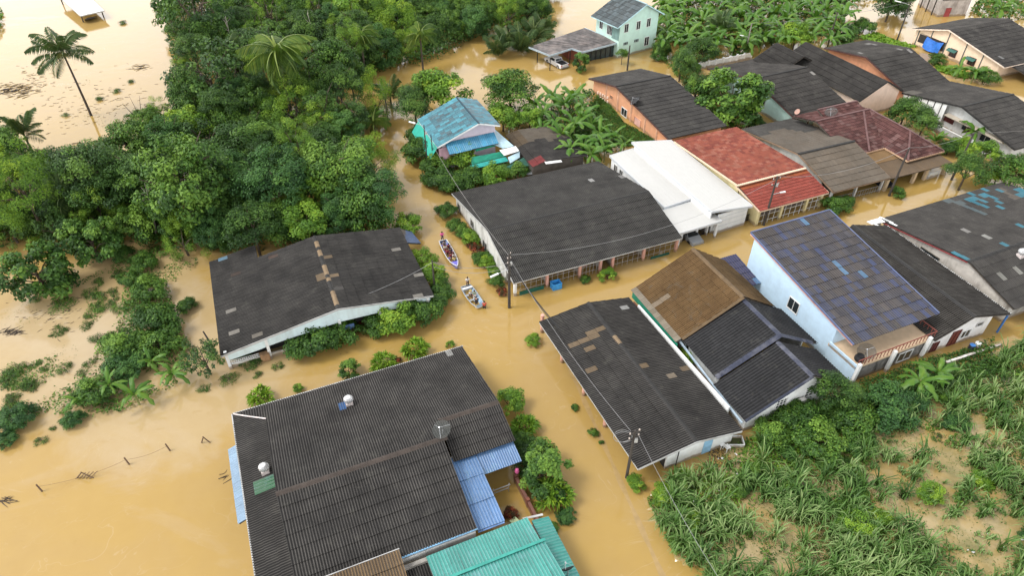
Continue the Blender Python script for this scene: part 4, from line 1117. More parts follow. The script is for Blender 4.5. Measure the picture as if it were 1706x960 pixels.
rf.slope(g.front(), patches=PT[7:9]); rf.slope(g.back(), patches=PT[:7]); rf.finish(0)
walls(h17, g, ORNG, ins=(.5, .5, .9, .4)); fascia(h17, g, plain("maroon_edge", (.09, .045, .04), .7), edges='LF')
g = Gable(71.94, 87.62, 23.4, 11.16, 9.84, 10.41, 2.4, 2.65, 4.69)
h18 = thing("house", g.f(5, 9, 0), "dark gabled house with long grey white side wall and dark red shutters at right", "house", "flooded houses")
rf = Roof(h18, 'cement', (.055, .053, .052), seed=104); rf.slope(g.front()); rf.slope(g.back(), tone=lambda s_, t_, r: (.2, .185, .16) if (s_ > .75 and t_ < .12) else (.055, .053, .052)); rf.finish(0)
walls(h18, g, plain("grey_white_wall", (.52, .53, .53), .7, .08, dirt=(.2, .19, .17), dirt_amt=.5), ins=(.8, .5, .9, .5)); fascia(h18, g, DARKCAP, edges='LF')
MB().beam(g.f(0, g.df, g.zr + .08), g.f(g.W, g.df, g.zr + .08), .3, .1).build("ridge_cap", DARKCAP, h18)
MB().prism([g.f(.1, 12.2, 1.2), g.f(.1, g.D - .3, 1.0), g.f(.1, g.D - .3, 2.5), g.f(.1, 12.2, 4.0)], g.u * .05).build("gable_sheeting", WHITE, h18)
for i in range(6): MB().beam(g.f(.07, 13 + i * 1.2, 1.2), g.f(.07, 13 + i * 1.2, 3.9 - i * .25), .1).build("cladding_batten", BLACKM, h18)
for px, py, sh in ((1582, 198, 1), (1611, 213, 0), (1617, 217, 1), (1641, 231, 0)):
    win_at(h18, px, py, g.f(.9, 0, 0), g.v, -g.u, 1.7, 1.0, mat=plain("shutter_maroon", (.10, .03, .03), .6) if sh else GLASS, frame=FRAMEBR if sh else GREYW)
MB().prism([g.f(.0, 2.0, 2.5), g.f(.9, 2.0, 2.6), g.f(.9, 12, 2.6), g.f(.0, 12, 2.5)], (0, 0, -.12)).build("eave_shelf", plain("tan_shelf", (.42, .37, .30), .8, .15), h18)
o = thing("yard_wall", g.f(-1.2, 6, 0), "white yard wall along the side of the grey white house at right", "wall")
MB().prism([g.f(-1.2, .5, -1), g.f(-1.2, 17, -1), g.f(-1.2, 17, 1.1), g.f(-1.2, .5, 1.1)], g.u * .16).build("wall", plain("grey_white_wall", (.52, .53, .53), .7), o)
MB().beam(g.f(-1.12, .5, 1.15), g.f(-1.12, 17, 1.15), .26, .08).build("coping", WHITE, o)
g = Gable(86.59, 116.95, 23.4, 16.0, 12.65, 7.43, 2.6, 2.85, 5.04)
h19 = thing("house", g.f(5, 9, 0), "cream house with blue tarpaulin and small red barred windows, top right", "house", "flooded houses")
rf = Roof(h19, 'cement', (.042, .041, .042), seed=105); rf.slope(g.front(), patches=[(1662, 94, (.3, .3, .3))]); rf.slope(g.back()); rf.finish(0)
CRM = plain("cream_wall", (.74, .58, .43), .65, .06, dirt=(.5, .36, .24), dirt_amt=.35)
walls(h19, g, CRM, ins=(1.2, .6, .6, .5)); fascia(h19, g, plain("cream_edge", (.70, .58, .48), .6), edges='LF')
ax = .6
for px, py in ((1588, 88), (1619, 102)):
    f_ = win_at(h19, px, py, g.f(ax, 0, 0), g.v, -g.u, 1.5, 1.3, frame=FRAMEBR, panes=3, bars=1)
    q = on_plane(px, py - 6, g.f(ax, 0, 0), g.u)
    MB().prism([q + g.v * .95, q - g.v * .95, q - g.v * .95 - g.u * .7 - Vector((0, 0, .35)), q + g.v * .95 - g.u * .7 - Vector((0, 0, .35))], (0, 0, .05)).build("window_awning", plain("awning_green", (.04, .12, .10), .6), h19)
for px, py in ((1529, 60), (1553, 58), (1578, 70), (1606, 88), (1633, 106)):
    b_, _ = b_of(g, px, py, ax)
    MB().beam(g.f(ax - .06, b_, -1), g.f(ax - .06, b_, g.zroof(b_) - .3), .14).build("wall_post", plain("post_green_grey", (.12, .14, .13), .7), h19)
b0, _ = b_of(g, 1531, 62, ax); b1, _ = b_of(g, 1574, 80, ax)
MB().prism([g.f(ax - .05, b0, .9), g.f(ax - .05, b1, .9), g.f(ax - .05, b1, 2.6), g.f(ax - .05, b0, 2.4)], g.u * .03).build("dark_bay_panel", DARKVOID, h19)  # thin sheet painted near-black as the shade inside the bay
tp = thing("tarpaulin", g.f(ax - .5, (b0 + b1) / 2, 1.4), "bright blue tarpaulin hung across the open bay of the cream house", "tarpaulin")
vs = []; nx, ny = 9, 6
for i in range(nx):
    for j in range(ny):
        s_, t_ = i / (nx - 1), j / (ny - 1)
        b_ = b0 + (b1 - b0) * (.05 + .68 * s_ + .27 * (1 - t_) * 0)
        vs.append(g.f(ax - .15 - .55 * t_ - .12 * math.sin(s_ * 7 + t_ * 3), b1 + (b0 - b1) * (.08 + .62 * s_), 2.5 - 1.9 * t_ - .35 * math.sin(s_ * 3.1)))
MB().add(vs, [(i * ny + j, (i + 1) * ny + j, (i + 1) * ny + j + 1, i * ny + j + 1) for i in range(nx - 1) for j in range(ny - 1)]).build("sheet", plain("tarp_blue", (.025, .14, .50), .5, .25), tp)
MB().tube([g.f(ax - .2, b0 - .3, 2.6), g.f(ax - .2, b1 + .2, 2.6)], .03, 5).build("rope", BLACKM, tp)
lt = Roof(h19, 'cement', (.030, .030, .033), seed=106)
lt.slope([g.f(2.5, -5.2, 1.5), g.f(16, -5.2, 1.5), g.f(16, .5, 2.3), g.f(2.5, .5, 2.3)], name="lean_to_roof"); lt.finish(0)
MB().beam(g.f(2.4, -5.2, 1.42), g.f(16, -5.2, 1.42), .1, .2).build("gutter", WHITE, h19)
MB().prism([g.f(3, -4.8, -1), g.f(16, -4.8, -1), g.f(16, -4.8, 1.3), g.f(3, -4.8, 1.3)], g.v * .1).build("lean_to_wall", CRM, h19)

# 15. orange house -----------------------------------------------------------------------
g = Gable(22.91, 90.77, 23.7, 10.46, 15.52, 8.68, 2.4, 2.23, 4.27)
h20 = thing("house", g.f(5, 12, 0), "orange walled house with one long dark roof slope behind the banana plants", "house", "flooded houses")
rf = Roof(h20, 'pale', (.062, .059, .058), seed=111, pitch=.22, W=.66)
d1 = rf.slope(g.front()); rf.slope(g.back()); rf.finish(0)
walls(h20, g, ORNG, ins=(.5, .6, .7, .5)); fascia(h20, g, plain("maroon_edge", (.09, .045, .04), .7), edges='LB')
MB().beam(g.f(0, g.df, g.zr + .08), g.f(g.W, g.df, g.zr + .08), .3, .1).build("ridge_cap", DARKCAP, h20)
ax = .7
for px, py in ((1011, 150), (1031, 160), (1053, 180), (1075, 208), (1095, 222)):
    b_, _ = b_of(g, px, py, ax)
    MB().beam(g.f(ax - .06, b_, -1), g.f(ax - .06, b_, g.zroof(b_) - .25), .26).build("wall_pier", plain("peach_pier", (.72, .45, .31), .7), h20)
win_at(h20, 1040, 187, g.f(ax, 0, 0), g.v, -g.u, 1.7, 1.25)
win_at(h20, 1062, 203, g.f(ax, 0, 0), g.v, -g.u, 1.9, 1.2, mat=plain("pink_shutter", (.58, .35, .30), .7), frame=ORNG, panes=1, name="shutter")
win_at(h20, 1019, 162, g.f(ax, 0, 0), g.v, -g.u, 1.0, .6, panes=1, frame=ORNG, name="vent", mat=plain("vent_brown", (.25, .15, .1), .8))
mb = MB()
for i in range(5):
    for j in range(2):
        b_, z_ = b_of(g, 997 + 4 * i, 154 + 2 * i + 7 * j, ax); mb.box(g.f(ax - .02, b_, z_), (.3, .3, .38), g.rot)
mb.build("vent_block", plain("vent_peach", (.75, .6, .5), .7), h20)
b_, _ = b_of(g, 1055, 178, 0)
dish(g.f(.4, b_, g.zroof(b_)), (-.6, .1, .7), .9, "black mesh dish on the roof edge of the orange house", BLACKM, .35)

# 16. pale green two storey house, its annexe and pick-up ---------------------------------
g = Gable(15.12, 133.23, -55.8, 7.81, 6.64, 4.91, 6.1, 6.44, 9.06)
h21 = thing("house", g.f(4, 5, 0), "tall pale mint two storey house with grey roof at the top of the photo", "house", "flooded houses")
MINT = plain("mint_wall", (.50, .70, .62), .6, .06, dirt=(.3, .4, .36), dirt_amt=.3)
rf = Roof(h21, 'pale', (.20, .25, .27), seed=121, var=.35); d1 = rf.slope(g.front()); rf.slope(g.back()); rf.finish(0)
walls(h21, g, MINT, ins=(1.0, 1.0, .5, .5)); fascia(h21, g, plain("mint_edge", (.45, .66, .70), .6), edges='FRB')
MB().beam(g.f(0, g.df, g.zr + .08), g.f(g.W, g.df, g.zr + .08), .3, .1).build("ridge_cap", plain("cap_mint", (.3, .4, .42), .7), h21)
gx = g.W - .5
for px, py in ((1043.5, 46.5), (1063.5, 41.5), (1080.5, 37)): win_at(h21, px, py, g.f(gx, 0, 0), g.v, g.u, 1.05, 1.5, panes=2, bars=0)
win_at(h21, 1077, 68, g.f(gx, 0, 0), g.v, g.u, 1.2, 1.6)
for px, py in ((1042, 72), (1060, 67)): win_at(h21, px, py, g.f(gx, 0, 0), g.v, g.u, 1.2, .5, panes=3, frame=plain("vent_mint", (.4, .5, .46), .7), name="vent")
for px, py, w_, n_ in ((1002, 40, 1.0, 2), (1016, 50, 1.6, 4)): win_at(h21, px, py, g.f(0, 1.0, 0), g.u, -g.v, w_, 1.6, panes=n_)
MB().prism([g.f(5.2, .95, 3.3), g.f(7.2, .95, 3.3), g.f(7.2, .95, 5.6), g.f(5.2, .95, 5.6)], -g.v * .03).build("veranda_shade_panel", plain("mint_shade", (.16, .26, .24), .8), h21)  # flat panel in darkened wall colour, painting the veranda's shade
an = thing("annexe", P(960, 85, 0), "low annexe with blotchy grey sloping roof and carport beside the mint house", "house", "flooded houses")
ARF = plain("annexe_roof", (.105, .095, .092), .8, .35, 1.2, dirt=(.36, .30, .27), dirt_amt=.6, dscale=.35)
qs = [P(881, 78, 2.5), P(916, 92, 2.5), P(953, 80.5, 2.6), P(970, 86.5, 2.6), P(1032, 70, 2.8), P(974, 46, 3.2)]
rf = Roof(an, 'pale', (.10, .09, .088), seed=122, var=.45)
A_, B_, C_, D_ = P(882, 77, 2.5), P(971, 86, 2.6), P(1030, 71, 2.8), P(974, 46, 3.3)
MB().prism(qs, (0, 0, -.16)).build("roof", ARF, an)
mb = MB()
for r_ in range(1, 9):
    mb.beam(qs[0].lerp(qs[5], r_ / 9) + Vector((0, 0, .02)), (qs[2].lerp(qs[4], r_ / 9)) + Vector((0, 0, .02)), .08, .05)
mb.build("sheet_lap", ARF, an)
for i in range(5): MB().beam(qs[i] + Vector((0, 0, -.1)), qs[i + 1] + Vector((0, 0, -.1)), .12, .3).build("roof_edge", plain("edge_blue_grey", (.33, .40, .44), .6), an)
TERR = plain("terracotta_wall", (.30, .10, .065), .8, .15)
w0, w1, w2 = P(946, 98, 0), P(976, 102, 0), P(1024, 93, 0)
for a_, b_ in ((w0, w1), (P(930, 85, 0), w0)):
    MB().prism([a_ - Vector((0, 0, 1)), b_ - Vector((0, 0, 1)), b_ + Vector((0, 0, 2.35)), a_ + Vector((0, 0, 2.35))], Vector((0, .15, 0))).build("wall", TERR, an)
MB().prism([w1 - Vector((0, 0, 1)), w2 - Vector((0, 0, 1)), w2 + Vector((0, 0, 2.5)), w1 + Vector((0, 0, 2.35))], Vector((0, .15, 0))).build("glass_front", plain("shopfront_glass", (.03, .045, .045), .12, .2, spec=.5), an)
for i in range(7):
    q = w1.lerp(w2, i / 6) + Vector((0, -.05, 0)); MB().beam(q - Vector((0, 0, .6)), q + Vector((0, 0, 2.35)), .14).build("mullion", BLACKM, an)
for px, py in ((895, 104), (916, 117), (949, 105)):
    q = P(px, py, 0); MB().beam(q - Vector((0, 0, 1)), q + Vector((0, 0, 2.4)), .16).build("post", BLACKM, an)

def pickup(loc, rz):
    o = thing("pickup_truck", loc, "white pickup truck parked in floodwater under the annexe carport", "pickup truck")
    L = Vector(loc); co, si = math.cos(rz), math.sin(rz)
    T = lambda x, y, z_: L + Vector((x * co - y * si, x * si + y * co, z_))
    PW = plain("truck_white", (.72, .72, .72), .25, .03, spec=.5); BK = plain("truck_black", (.012, .012, .014), .5)
    def ext(prof, w0, w1, name, mat, y0=0):
        mb = MB(); n = len(prof)
        a = [T(x, -w0 if z_ < 1.1 else -w1, z_) for x, z_ in prof]; b = [T(x, w0 if z_ < 1.1 else w1, z_) for x, z_ in prof]
        mb.add(a + b, [tuple(range(n))[::-1], tuple(range(n, 2 * n))] + [(i, (i + 1) % n, n + (i + 1) % n, n + i) for i in range(n)])
        return mb.build(name, mat, o)
    ext([(-2.6, .3), (2.5, .3), (2.6, .5), (2.55, .8), (1.25, .98), (-2.6, .98)], .9, .9, "body", PW)
    ext([(-.7, .98), (1.3, .98), (.65, 1.52), (-.55, 1.55)], .86, .72, "cabin", PW)
    ext([(.78, 1.1), (1.22, 1.02), (.72, 1.46), (.62, 1.47)], .76, .70, "windscreen", GLASS)
    ext([(-.78, 1.1), (-.70, 1.1), (-.56, 1.47), (-.60, 1.47)], .72, .66, "rear_window", GLASS)
    for sgn in (-1, 1):
        MB().prism([T(-.5, sgn * .862, 1.05), T(.95, sgn * .862, 1.05), T(.55, sgn * .75, 1.45), T(-.45, sgn * .75, 1.45)], T(0, sgn * .02, 0) - L).build("side_window", GLASS, o)
        MB().box(T(-2.62, sgn * .78, .8), (.06, .16, .28), rz).build("tail_light", plain("tail_red", (.5, .02, .02), .3), o)
        MB().box(T(1.0, sgn * 1.0, 1.08), (.12, .2, .14), rz).build("mirror", PW, o)
        for x in (-1.6, 1.7):
            wv = Vector((-si, co, 0)) * sgn
            wh = MB().lathe(T(x, sgn * .72, .32), [(.30, 0), (.38, .03), (.38, .2), (.30, .22)], 16, wv).build("wheel", BK, o)
            MB().lathe(T(x, sgn * .72, .32), [(.2, .2), (.2, .235), (.05, .24)], 10, wv).build("rim", STEEL, wh)
    MB().box(T(-1.65, 0, .99), (1.75, 1.5, .05), rz).build("cargo_bed", BK, o)
    MB().box(T(-2.64, 0, .45), (.1, 1.7, .16), rz).build("bumper", plain("bumper_grey", (.3, .3, .3), .4), o)
q = P(927, 107, 0); qf = P(906, 94, 0); qr = P(946, 116, 0)
pickup((q.x, q.y, -.12), math.atan2(qf.y - qr.y, qf.x - qr.x))
def small_car(loc, rz, col, label):
    o = thing("parked_car", loc, label, "car", "parked cars")
    L = Vector(loc); co, si = math.cos(rz), math.sin(rz)
    T = lambda x, y, z_: L + Vector((x * co - y * si, x * si + y * co, z_))
    m_ = plain("car_paint_%d" % int(col[0] * 1000), col, .25, .05, spec=.5)
    def ext(prof, ws, name, mat):
        n = len(prof); mb = MB()
        a = [T(x, -w_, z_) for (x, z_), w_ in zip(prof, ws)]; b = [T(x, w_, z_) for (x, z_), w_ in zip(prof, ws)]
        mb.add(a + b, [tuple(range(n))[::-1], tuple(range(n, 2 * n))] + [(i, (i + 1) % n, n + (i + 1) % n, n + i) for i in range(n)])
        mb.build(name, mat, o)
    ext([(-2.1, .3), (2.1, .3), (2.1, .6), (1.0, .88), (-1.6, .95), (-2.1, .8)], [.84] * 6, "body", m_)
    ext([(-1.55, .95), (1.0, .88), (.35, 1.38), (-.95, 1.42)], [.8, .8, .62, .62], "cabin", m_)
    ext([(.45, .99), (1.02, .90), (.42, 1.34), (.36, 1.38)], [.74, .76, .62, .6], "windscreen", GLASS)
    for sgn in (-1, 1):
        MB().prism([T(-1.2, sgn * .80, .98), T(.75, sgn * .80, .95), T(.3, sgn * .65, 1.33), T(-.85, sgn * .65, 1.36)], T(0, sgn * .02, 0) - L).build("side_window", GLASS, o)
        MB().box(T(2.08, sgn * .6, .62), (.08, .3, .14), rz).build("headlight", STEEL, o)
        for x in (-1.3, 1.3): MB().lathe(T(x, sgn * .7, .28), [(.24, 0), (.31, .03), (.31, .16), (.2, .18)], 14, Vector((-si, co, 0)) * sgn).build("wheel", BLACKM, o)
q = P(1152, 398, 0); small_car((q.x - .3, q.y + .6, -.25), R(-67), (.30, .31, .32), "silver grey car half hidden under the white porch roof")
q = P(1478, 308, 0); small_car((q.x - 1.0, q.y + 1.0, -.2), R(-67), (.02, .022, .03), "black car parked under the flat tan porch of the maroon house")

# 17. turquoise house and shacks, small dark house -----------------------------------------
g = Gable(-13.99, 93.80, -66.7, 9.30, 6.19, 3.19, 4.0, 5.43, 6.38)
h22 = thing("house", g.f(5, 4, 0), "old house with blotchy turquoise gabled roof and patchwork front awnings", "house", "flooded houses")
def tq(s_, t_, r):
    e = min(s_, 1 - s_, t_, 1 - t_)
    k = r.random()
    return (.10, .46, .58) if (k < .35 or e < .1) else ((.075, .29, .37) if k < .75 else (.09, .19, .23))
rf = Roof(h22, 'metal', (.07, .2, .25), seed=131, L=.75, W=.55, pitch=.275, amp=.03, var=.25)
rf.slope(g.front(), tone=tq); rf.slope(g.back(), tone=lambda s_, t_, r: (.14, .42, .52) if r.random() < .6 else (.17, .30, .35)); rf.finish(0)
MB().beam(g.f(-.1, g.df, g.zr + .06), g.f(g.W + .1, g.df, g.zr + .06), .22, .1).build("ridge_cap", plain("cap_dark_blue", (.03, .06, .08), .7), h22)
LAV = plain("lavender_wall", (.56, .50, .56), .7, .08)
walls(h22, g, {'*': plain("weathered_board", (.25, .22, .2), .85, .25), 'R': LAV}, ins=(.8, .5, .4, .7)); fascia(h22, g, WHITE, edges='FR')
MB().prism([g.f(.2, -.05, 3.85), g.f(g.W - .2, -.05, 3.85), g.f(g.W - .2, -1.15, 2.3), g.f(.2, -1.15, 2.3)], (0, 0, -.05)).build("side_awning", plain("teal_sheet", (.05, .42, .33), .5, .1), h22)
MB().box(g.f(g.W - .5, 1.0, 2.6), (.1, 1.5, 1.8), g.rot).build("pink_panel", plain("pink_panel", (.62, .38, .45), .7), h22)
TQ2 = plain("awning_turquoise", (.04, .36, .32), .5, .15); LB = plain("light_blue_sheet", (.40, .55, .62), .5, .15)
fr_ = Roof(h22, 'metal', (.07, .42, .70), seed=132, L=2.6, W=.8, pitch=.3, amp=.03)
fr_.slope([g.f(g.W + 1.4, 1.2, 3.3), g.f(g.W + 1.4, 8.6, 3.5), g.f(g.W - .5, 8.6, 4.3), g.f(g.W - .5, 1.2, 4.2)], name="front_awning"); fr_.finish(0)
sh = thing("shack", P(805, 265, 0), "patchwork of green and white sheet roofs in front of the turquoise house", "shack")
def sheet(name, pts, zs, mat, th=.05):
    return MB().prism([P(x, y, z_) for (x, y), z_ in zip(pts, zs)], (0, 0, -th)).build(name, mat, sh)
sheet("roof_sheet", [(823, 214), (856, 243), (838, 247), (821, 240)], (3.6, 3.0, 2.8, 3.2), LB)
sheet("roof_sheet", [(832, 250), (859, 243), (865, 251), (840, 259)], (2.8, 2.9, 2.6, 2.5), WHITE)
sheet("roof_sheet", [(790, 247), (826, 237), (832, 241), (793, 252)], (2.9, 3.0, 2.7, 2.6), plain("green_strip", (.02, .30, .18), .5))
sheet("roof_sheet", [(784, 262), (838, 252), (842, 260), (786, 274)], (2.5, 2.5, 2.0, 2.0), plain("green_tarp", (.015, .20, .13), .7, .3))
sheet("roof_sheet", [(782, 276), (843, 261), (847, 268), (788, 281)], (2.0, 2.0, 1.7, 1.7), TQ2)
sheet("roof_sheet", [(846, 262), (866, 252), (866, 262), (850, 272)], (2.3, 2.3, 1.9, 1.9), LB)
sheet("tarpaulin_sheet", [(843, 278), (872, 262), (884, 275), (850, 285)], (1.7, 1.8, 1.2, 1.1), plain("dull_green_tarp", (.05, .15, .11), .8, .2))
for x, y in ((786, 288), (815, 285), (843, 283), (866, 268)): MB().beam(P(x, y, -.5), P(x, y, 1.9), .12).build("post", POLEM, sh)
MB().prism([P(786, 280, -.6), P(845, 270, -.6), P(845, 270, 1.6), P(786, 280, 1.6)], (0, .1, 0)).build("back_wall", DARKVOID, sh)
for k, (x, y, c_) in enumerate(((797, 285, (.35, .06, .05)), (806, 283, (.10, .10, .16)), (821, 281, (.05, .09, .25)), (832, 279, (.35, .33, .3)))):
    MB().box(P(x, y, .5), (.8, .4, 1.0), g.rot).build("stall_goods", plain("goods_%d" % k, c_, .8), sh)
MB().lathe(P(880, 288, .3), [(.5, 0), (1.0, .25), (1.05, .32), (.3, .42)], 16).build("basin", plain("basin_grey", (.4, .42, .43), .4, metal=.4), sh)
g = Gable(-.93, 92.2, -67.3, 10.03, 1.9, 6.5, 2.2, 2.2, 2.75)
h23 = thing("house", g.f(5, 4, 0), "small low house with half tan half black roof beside the turquoise house", "house", "flooded houses")
rf = Roof(h23, 'cement', (.04, .038, .037), seed=141, L=1.0, W=.6, amp=.02, var=.12)
rf.slope(g.front(), tone=lambda s_, t_, r: (.17, .12, .07) if s_ < .36 else ((.30, .04, .045) if (s_ > .78) else (.04, .037, .036)))
rf.slope(g.back(), tone=lambda s_, t_, r: (.20, .165, .125) if s_ > .58 + .06 * math.sin(t_ * 12) else (.035, .033, .033))
rf.finish(0)
walls(h23, g, plain("dim_board", (.10, .09, .08), .9, .2), ins=(.3, .3, .3, .6)); fascia(h23, g, plain("pale_edge", (.6, .6, .58), .6), edges='B')
MB().prism([g.f(g.W - .2, 1.7, 2.72), g.f(g.W + .5, 1.7, 2.6), g.f(g.W + .5, 4.2, 2.4), g.f(g.W - .2, 4.2, 2.5)], (0, 0, -.05)).build("white_sheet", WHITE, h23)

# 18. far buildings --------------------------------------------------------------------------
old = thing("old_building", P(1590, 20, 0), "old grey weathered block with a dark red door, top right", "building")
A, B, C = P(1561, 28, 0), P(1607, 26, 0), P(1530, 8, 0)
D_ = A + (B - A) + (C - A)
OLDW = plain("old_grey_wall", (.40, .36, .33), .85, .2, dirt=(.12, .10, .085), dirt_amt=.7)
for a_, b_ in ((A, B), (C, A), (C, D_), (D_, B)):
    nn = (b_ - a_).cross(Vector((0, 0, 1))).normalized() * -.2
    MB().prism([a_ - Vector((0, 0, 1)), b_ - Vector((0, 0, 1)), b_ + Vector((0, 0, 3.4)), a_ + Vector((0, 0, 3.4))], nn).build("wall", OLDW, old)
MB().prism([q + Vector((0, 0, 3.9)) for q in (A, B, D_, C)], (0, 0, -.2)).build("roof", plain("rusty_roof", (.27, .22, .2), .8, .3), old)
u_ = (B - A).normalized(); n_ = u_.cross(Vector((0, 0, 1)))
opening(old, A + u_ * 2.0 + n_ * .02 + Vector((0, 0, .85)), u_, n_, 1.5, 2.1, style='door', mat=plain("red_door", (.28, .05, .05), .6), frame=OLDW, panes=1)
MB().tube([B + n_ * .2 + Vector((0, 0, -.5)), B + n_ * .2 + Vector((0, 0, 3.6))], .09, 6).build("downpipe", WHITE, old)
for k in range(3):
    q = A.lerp(C, .2 + .3 * k) + Vector((-.6, -.3, 0)); MB().beam(q - Vector((0, 0, 1)), q + Vector((0, 0, 3.5)), .2).build("post", POLEM, old)
sa = thing("pavilion", P(140, 25, 0), "white sheet roofed pavilion standing in the flooded field, top left", "pavilion")
qs = [P(134, 26, 1.7), P(173, 17, 1.7), P(133, -22, 2.1), P(94, -10, 2.1)]
MB().prism(qs, (0, 0, -.12)).build("roof", WHITE, sa)
for i in range(4): MB().beam(qs[i] - Vector((0, 0, .1)), qs[(i + 1) % 4] - Vector((0, 0, .1)), .12, .2).build("roof_edge", GREYW, sa)
cq = (qs[0] + qs[1] + qs[2] + qs[3]) / 4
for q in qs:
    q = q.lerp(cq, .12); MB().beam((q.x, q.y, -1), (q.x, q.y, 1.62), .18).build("post", POLEM, sa)
MB().prism([P(140, 33, 0), P(156, 30, 0), P(156, 30, .8), P(140, 33, .8)], (0, 1.5, 0)).build("inner_bench", POLEM, sa)
wf = thing("fence", P(1195, 98, 0), "white balustrade wall beyond the orange house, at the flooded road", "fence")
A, B = P(1155, 117, 0), P(1250, 98, 0)
for i in range(9):
    q = A.lerp(B, i / 8); MB().box((q.x, q.y, .4), (.35, .35, 2.0), R(23)).build("post", WWALL, wf)
for i in range(8):
    a_, b_ = A.lerp(B, i / 8), A.lerp(B, (i + 1) / 8)
    MB().beam(a_ + Vector((0, 0, 1.15)), b_ + Vector((0, 0, 1.15)), .2, .14).build("rail", WWALL, wf)
    MB().beam(a_ + Vector((0, 0, .0)), b_ + Vector((0, 0, .0)), .2, .5).build("plinth", WWALL, wf)
    for k in range(1, 7):
        q = a_.lerp(b_, k / 7); MB().beam(q + Vector((0, 0, .2)), q + Vector((0, 0, 1.1)), .16).build("baluster", WWALL, wf)

# ------------------------------------------------------------------ poles, wires, lamps
def pole(name, base, h, label, cat="utility pole", group="utility poles", r=.13, arm=None, lamp=None, mat=None, lean=(0, 0), box=True):
    base = Vector(base); o = thing(name, base, label, cat, group)
    top = base + Vector((lean[0], lean[1], h))
    MB().tube([base - Vector((0, 0, 1.2)), base.lerp(top, .5), top], [r * 1.3, r * 1.1, r * .8], 8).build("shaft", mat or POLEM, o)
    if arm:
        for k, dz in enumerate(arm[1]):
            q = top - Vector((0, 0, dz)); d = Vector(arm[0])
            MB().beam(q - d * .6, q + d * .6, .09).build("crossarm", POLEM, o)
            for s_ in (-.5, 0, .5): MB().lathe(q + d * s_ + Vector((0, 0, .05)), [(.04, 0), (.07, .05), (.05, .1), (.07, .14), (.03, .2)], 8).build("insulator", plain("porcelain", (.42, .36, .32), .4), o)
    if box:
        MB().box(top - Vector((-.2, .05, 1.2)), (.25, .2, .4)).build("meter_box", GREYW, o)
    if lamp:
        q = top - Vector((0, 0, lamp[1])); d = Vector(lamp[0])
        MB().tube([q, q + d * .5 + Vector((0, 0, .12)), q + d + Vector((0, 0, .15))], .035, 6).build("lamp_arm", STEEL, o)
        MB().beam(q + d * .75 + Vector((0, 0, .15)), q + d * 1.3 + Vector((0, 0, .18)), .2, .12).build("lamp_head", WHITE, o)
    return top
T1 = pole("utility_pole", (-.3, 56.2, 0), 7.4, "utility pole with long white street lamp at the lane crossing by the row house", arm=((.3, .9, 0), (.3, .9)), lamp=((-1.5, -.8, -.3), 2.0))
T2 = pole("utility_pole", (9.8, 34.3, 0), 6.4, "utility pole with coiled cable beside the tan patched roof", arm=((.8, .4, 0), (.3, .9)), r=.11)
MB().tube([T2 + Vector((-.9 + .75 * math.cos(k / 3), .1 * math.sin(k / 5), -.8 + .75 * math.sin(k / 3))) for k in range(40)], .014, 5).build("cable_coil", plain("cable_grey", (.28, .28, .28), .6), bpy.data.objects["utility_pole.001"])
T3 = pole("utility_pole", (51.2, 79.1, 0), 7.3, "bare leaning pole before the flat tan porch of the maroon house", lean=(.1, 0), box=False)
T4 = pole("utility_pole", (61.7, 83.2, 0), 7.2, "dark pole overgrown with vines right of the maroon house", lean=(.2, .2))
T5 = pole("utility_pole", (32.2, 72.1, 0), 7.2, "pole with a bundle of cables before the red roofed house", arm=((.9, .3, 0), (.4, 1.2)), lamp=((1.3, .3, 0), 2.6))
T6 = pole("utility_pole", (77.2, 136.8, 0), 7.6, "tall dark pole beside the flooded road at the top right", lamp=((-1.6, 1.6, 0), .6), box=False)
T7 = pole("utility_pole", (62.1, 133.5, 0), 6.6, "dark pole at the edge of the banana grove behind the black roofs", box=False)
T8 = pole("utility_pole", (44.4, 128.3, 0), 6.4, "grey pole with street lamp by the balustrade wall", lamp=((-1.2, .5, 0), 2.6), box=False, mat=plain("pole_grey", (.2, .18, .16), .8))
T9 = pole("utility_pole", (21.2, 122.0, 0), 4.6, "short dark pole in front of the mint house", box=False)
q = P(713, 285, 0); T10 = pole("utility_pole", q, 7.2, "thin pole with curved street lamp left of the turquoise house", lamp=((-1.6, .4, .2), .2), r=.09)
q = P(717, 283, 0); pole("utility_pole", (q.x + .5, q.y, 0), 5.6, "second thin pole close beside the lamp pole by the turquoise house", r=.08, box=False)
q = P(725, 490, 0); T11 = pole("utility_pole", q, 4.8, "pole in the hedge at the lane corner of the wide dark roofed house", r=.09, box=False)
q = P(1145, 100, 0); pole("utility_pole", q, 4.0, "grey stump of a pole among the trees left of the balustrade wall", r=.1, box=False, mat=plain("pole_grey", (.2, .18, .16), .8))
q = P(362, 590, 0); pole("broken_post", q, 2.6, "leaning broken post at the left corner of the wide dark roofed house", "post", None, r=.09, lean=(-.9, .6), box=False)
WIRE = plain("wire", (.20, .19, .18), .6); WIREL = plain("wire_light", (.26, .26, .26), .5)
def wire(a, b, sag, label, m=WIRE, r=.022, n=18):
    a, b = Vector(a), Vector(b)
    pts = [a.lerp(b, i / n) - Vector((0, 0, sag * 4 * (i / n) * (1 - i / n))) for i in range(n + 1)]
    o = MB().tube(pts, r, 5).build("power_line", m, None, origin=a)
    tag(o, label, "cable", "overhead cables")
wire(T1 + Vector((.2, .3, -.3)), T5 + Vector((0, 0, -.4)), 2.4, "pale cable sagging over the row house roof", WIREL, .018)
wire(T1 + Vector((.2, -.3, -.6)), T2 + Vector((-.3, .2, -.3)), 1.0, "cable from the crossing pole over the tan patched roof", WIREL, .015)
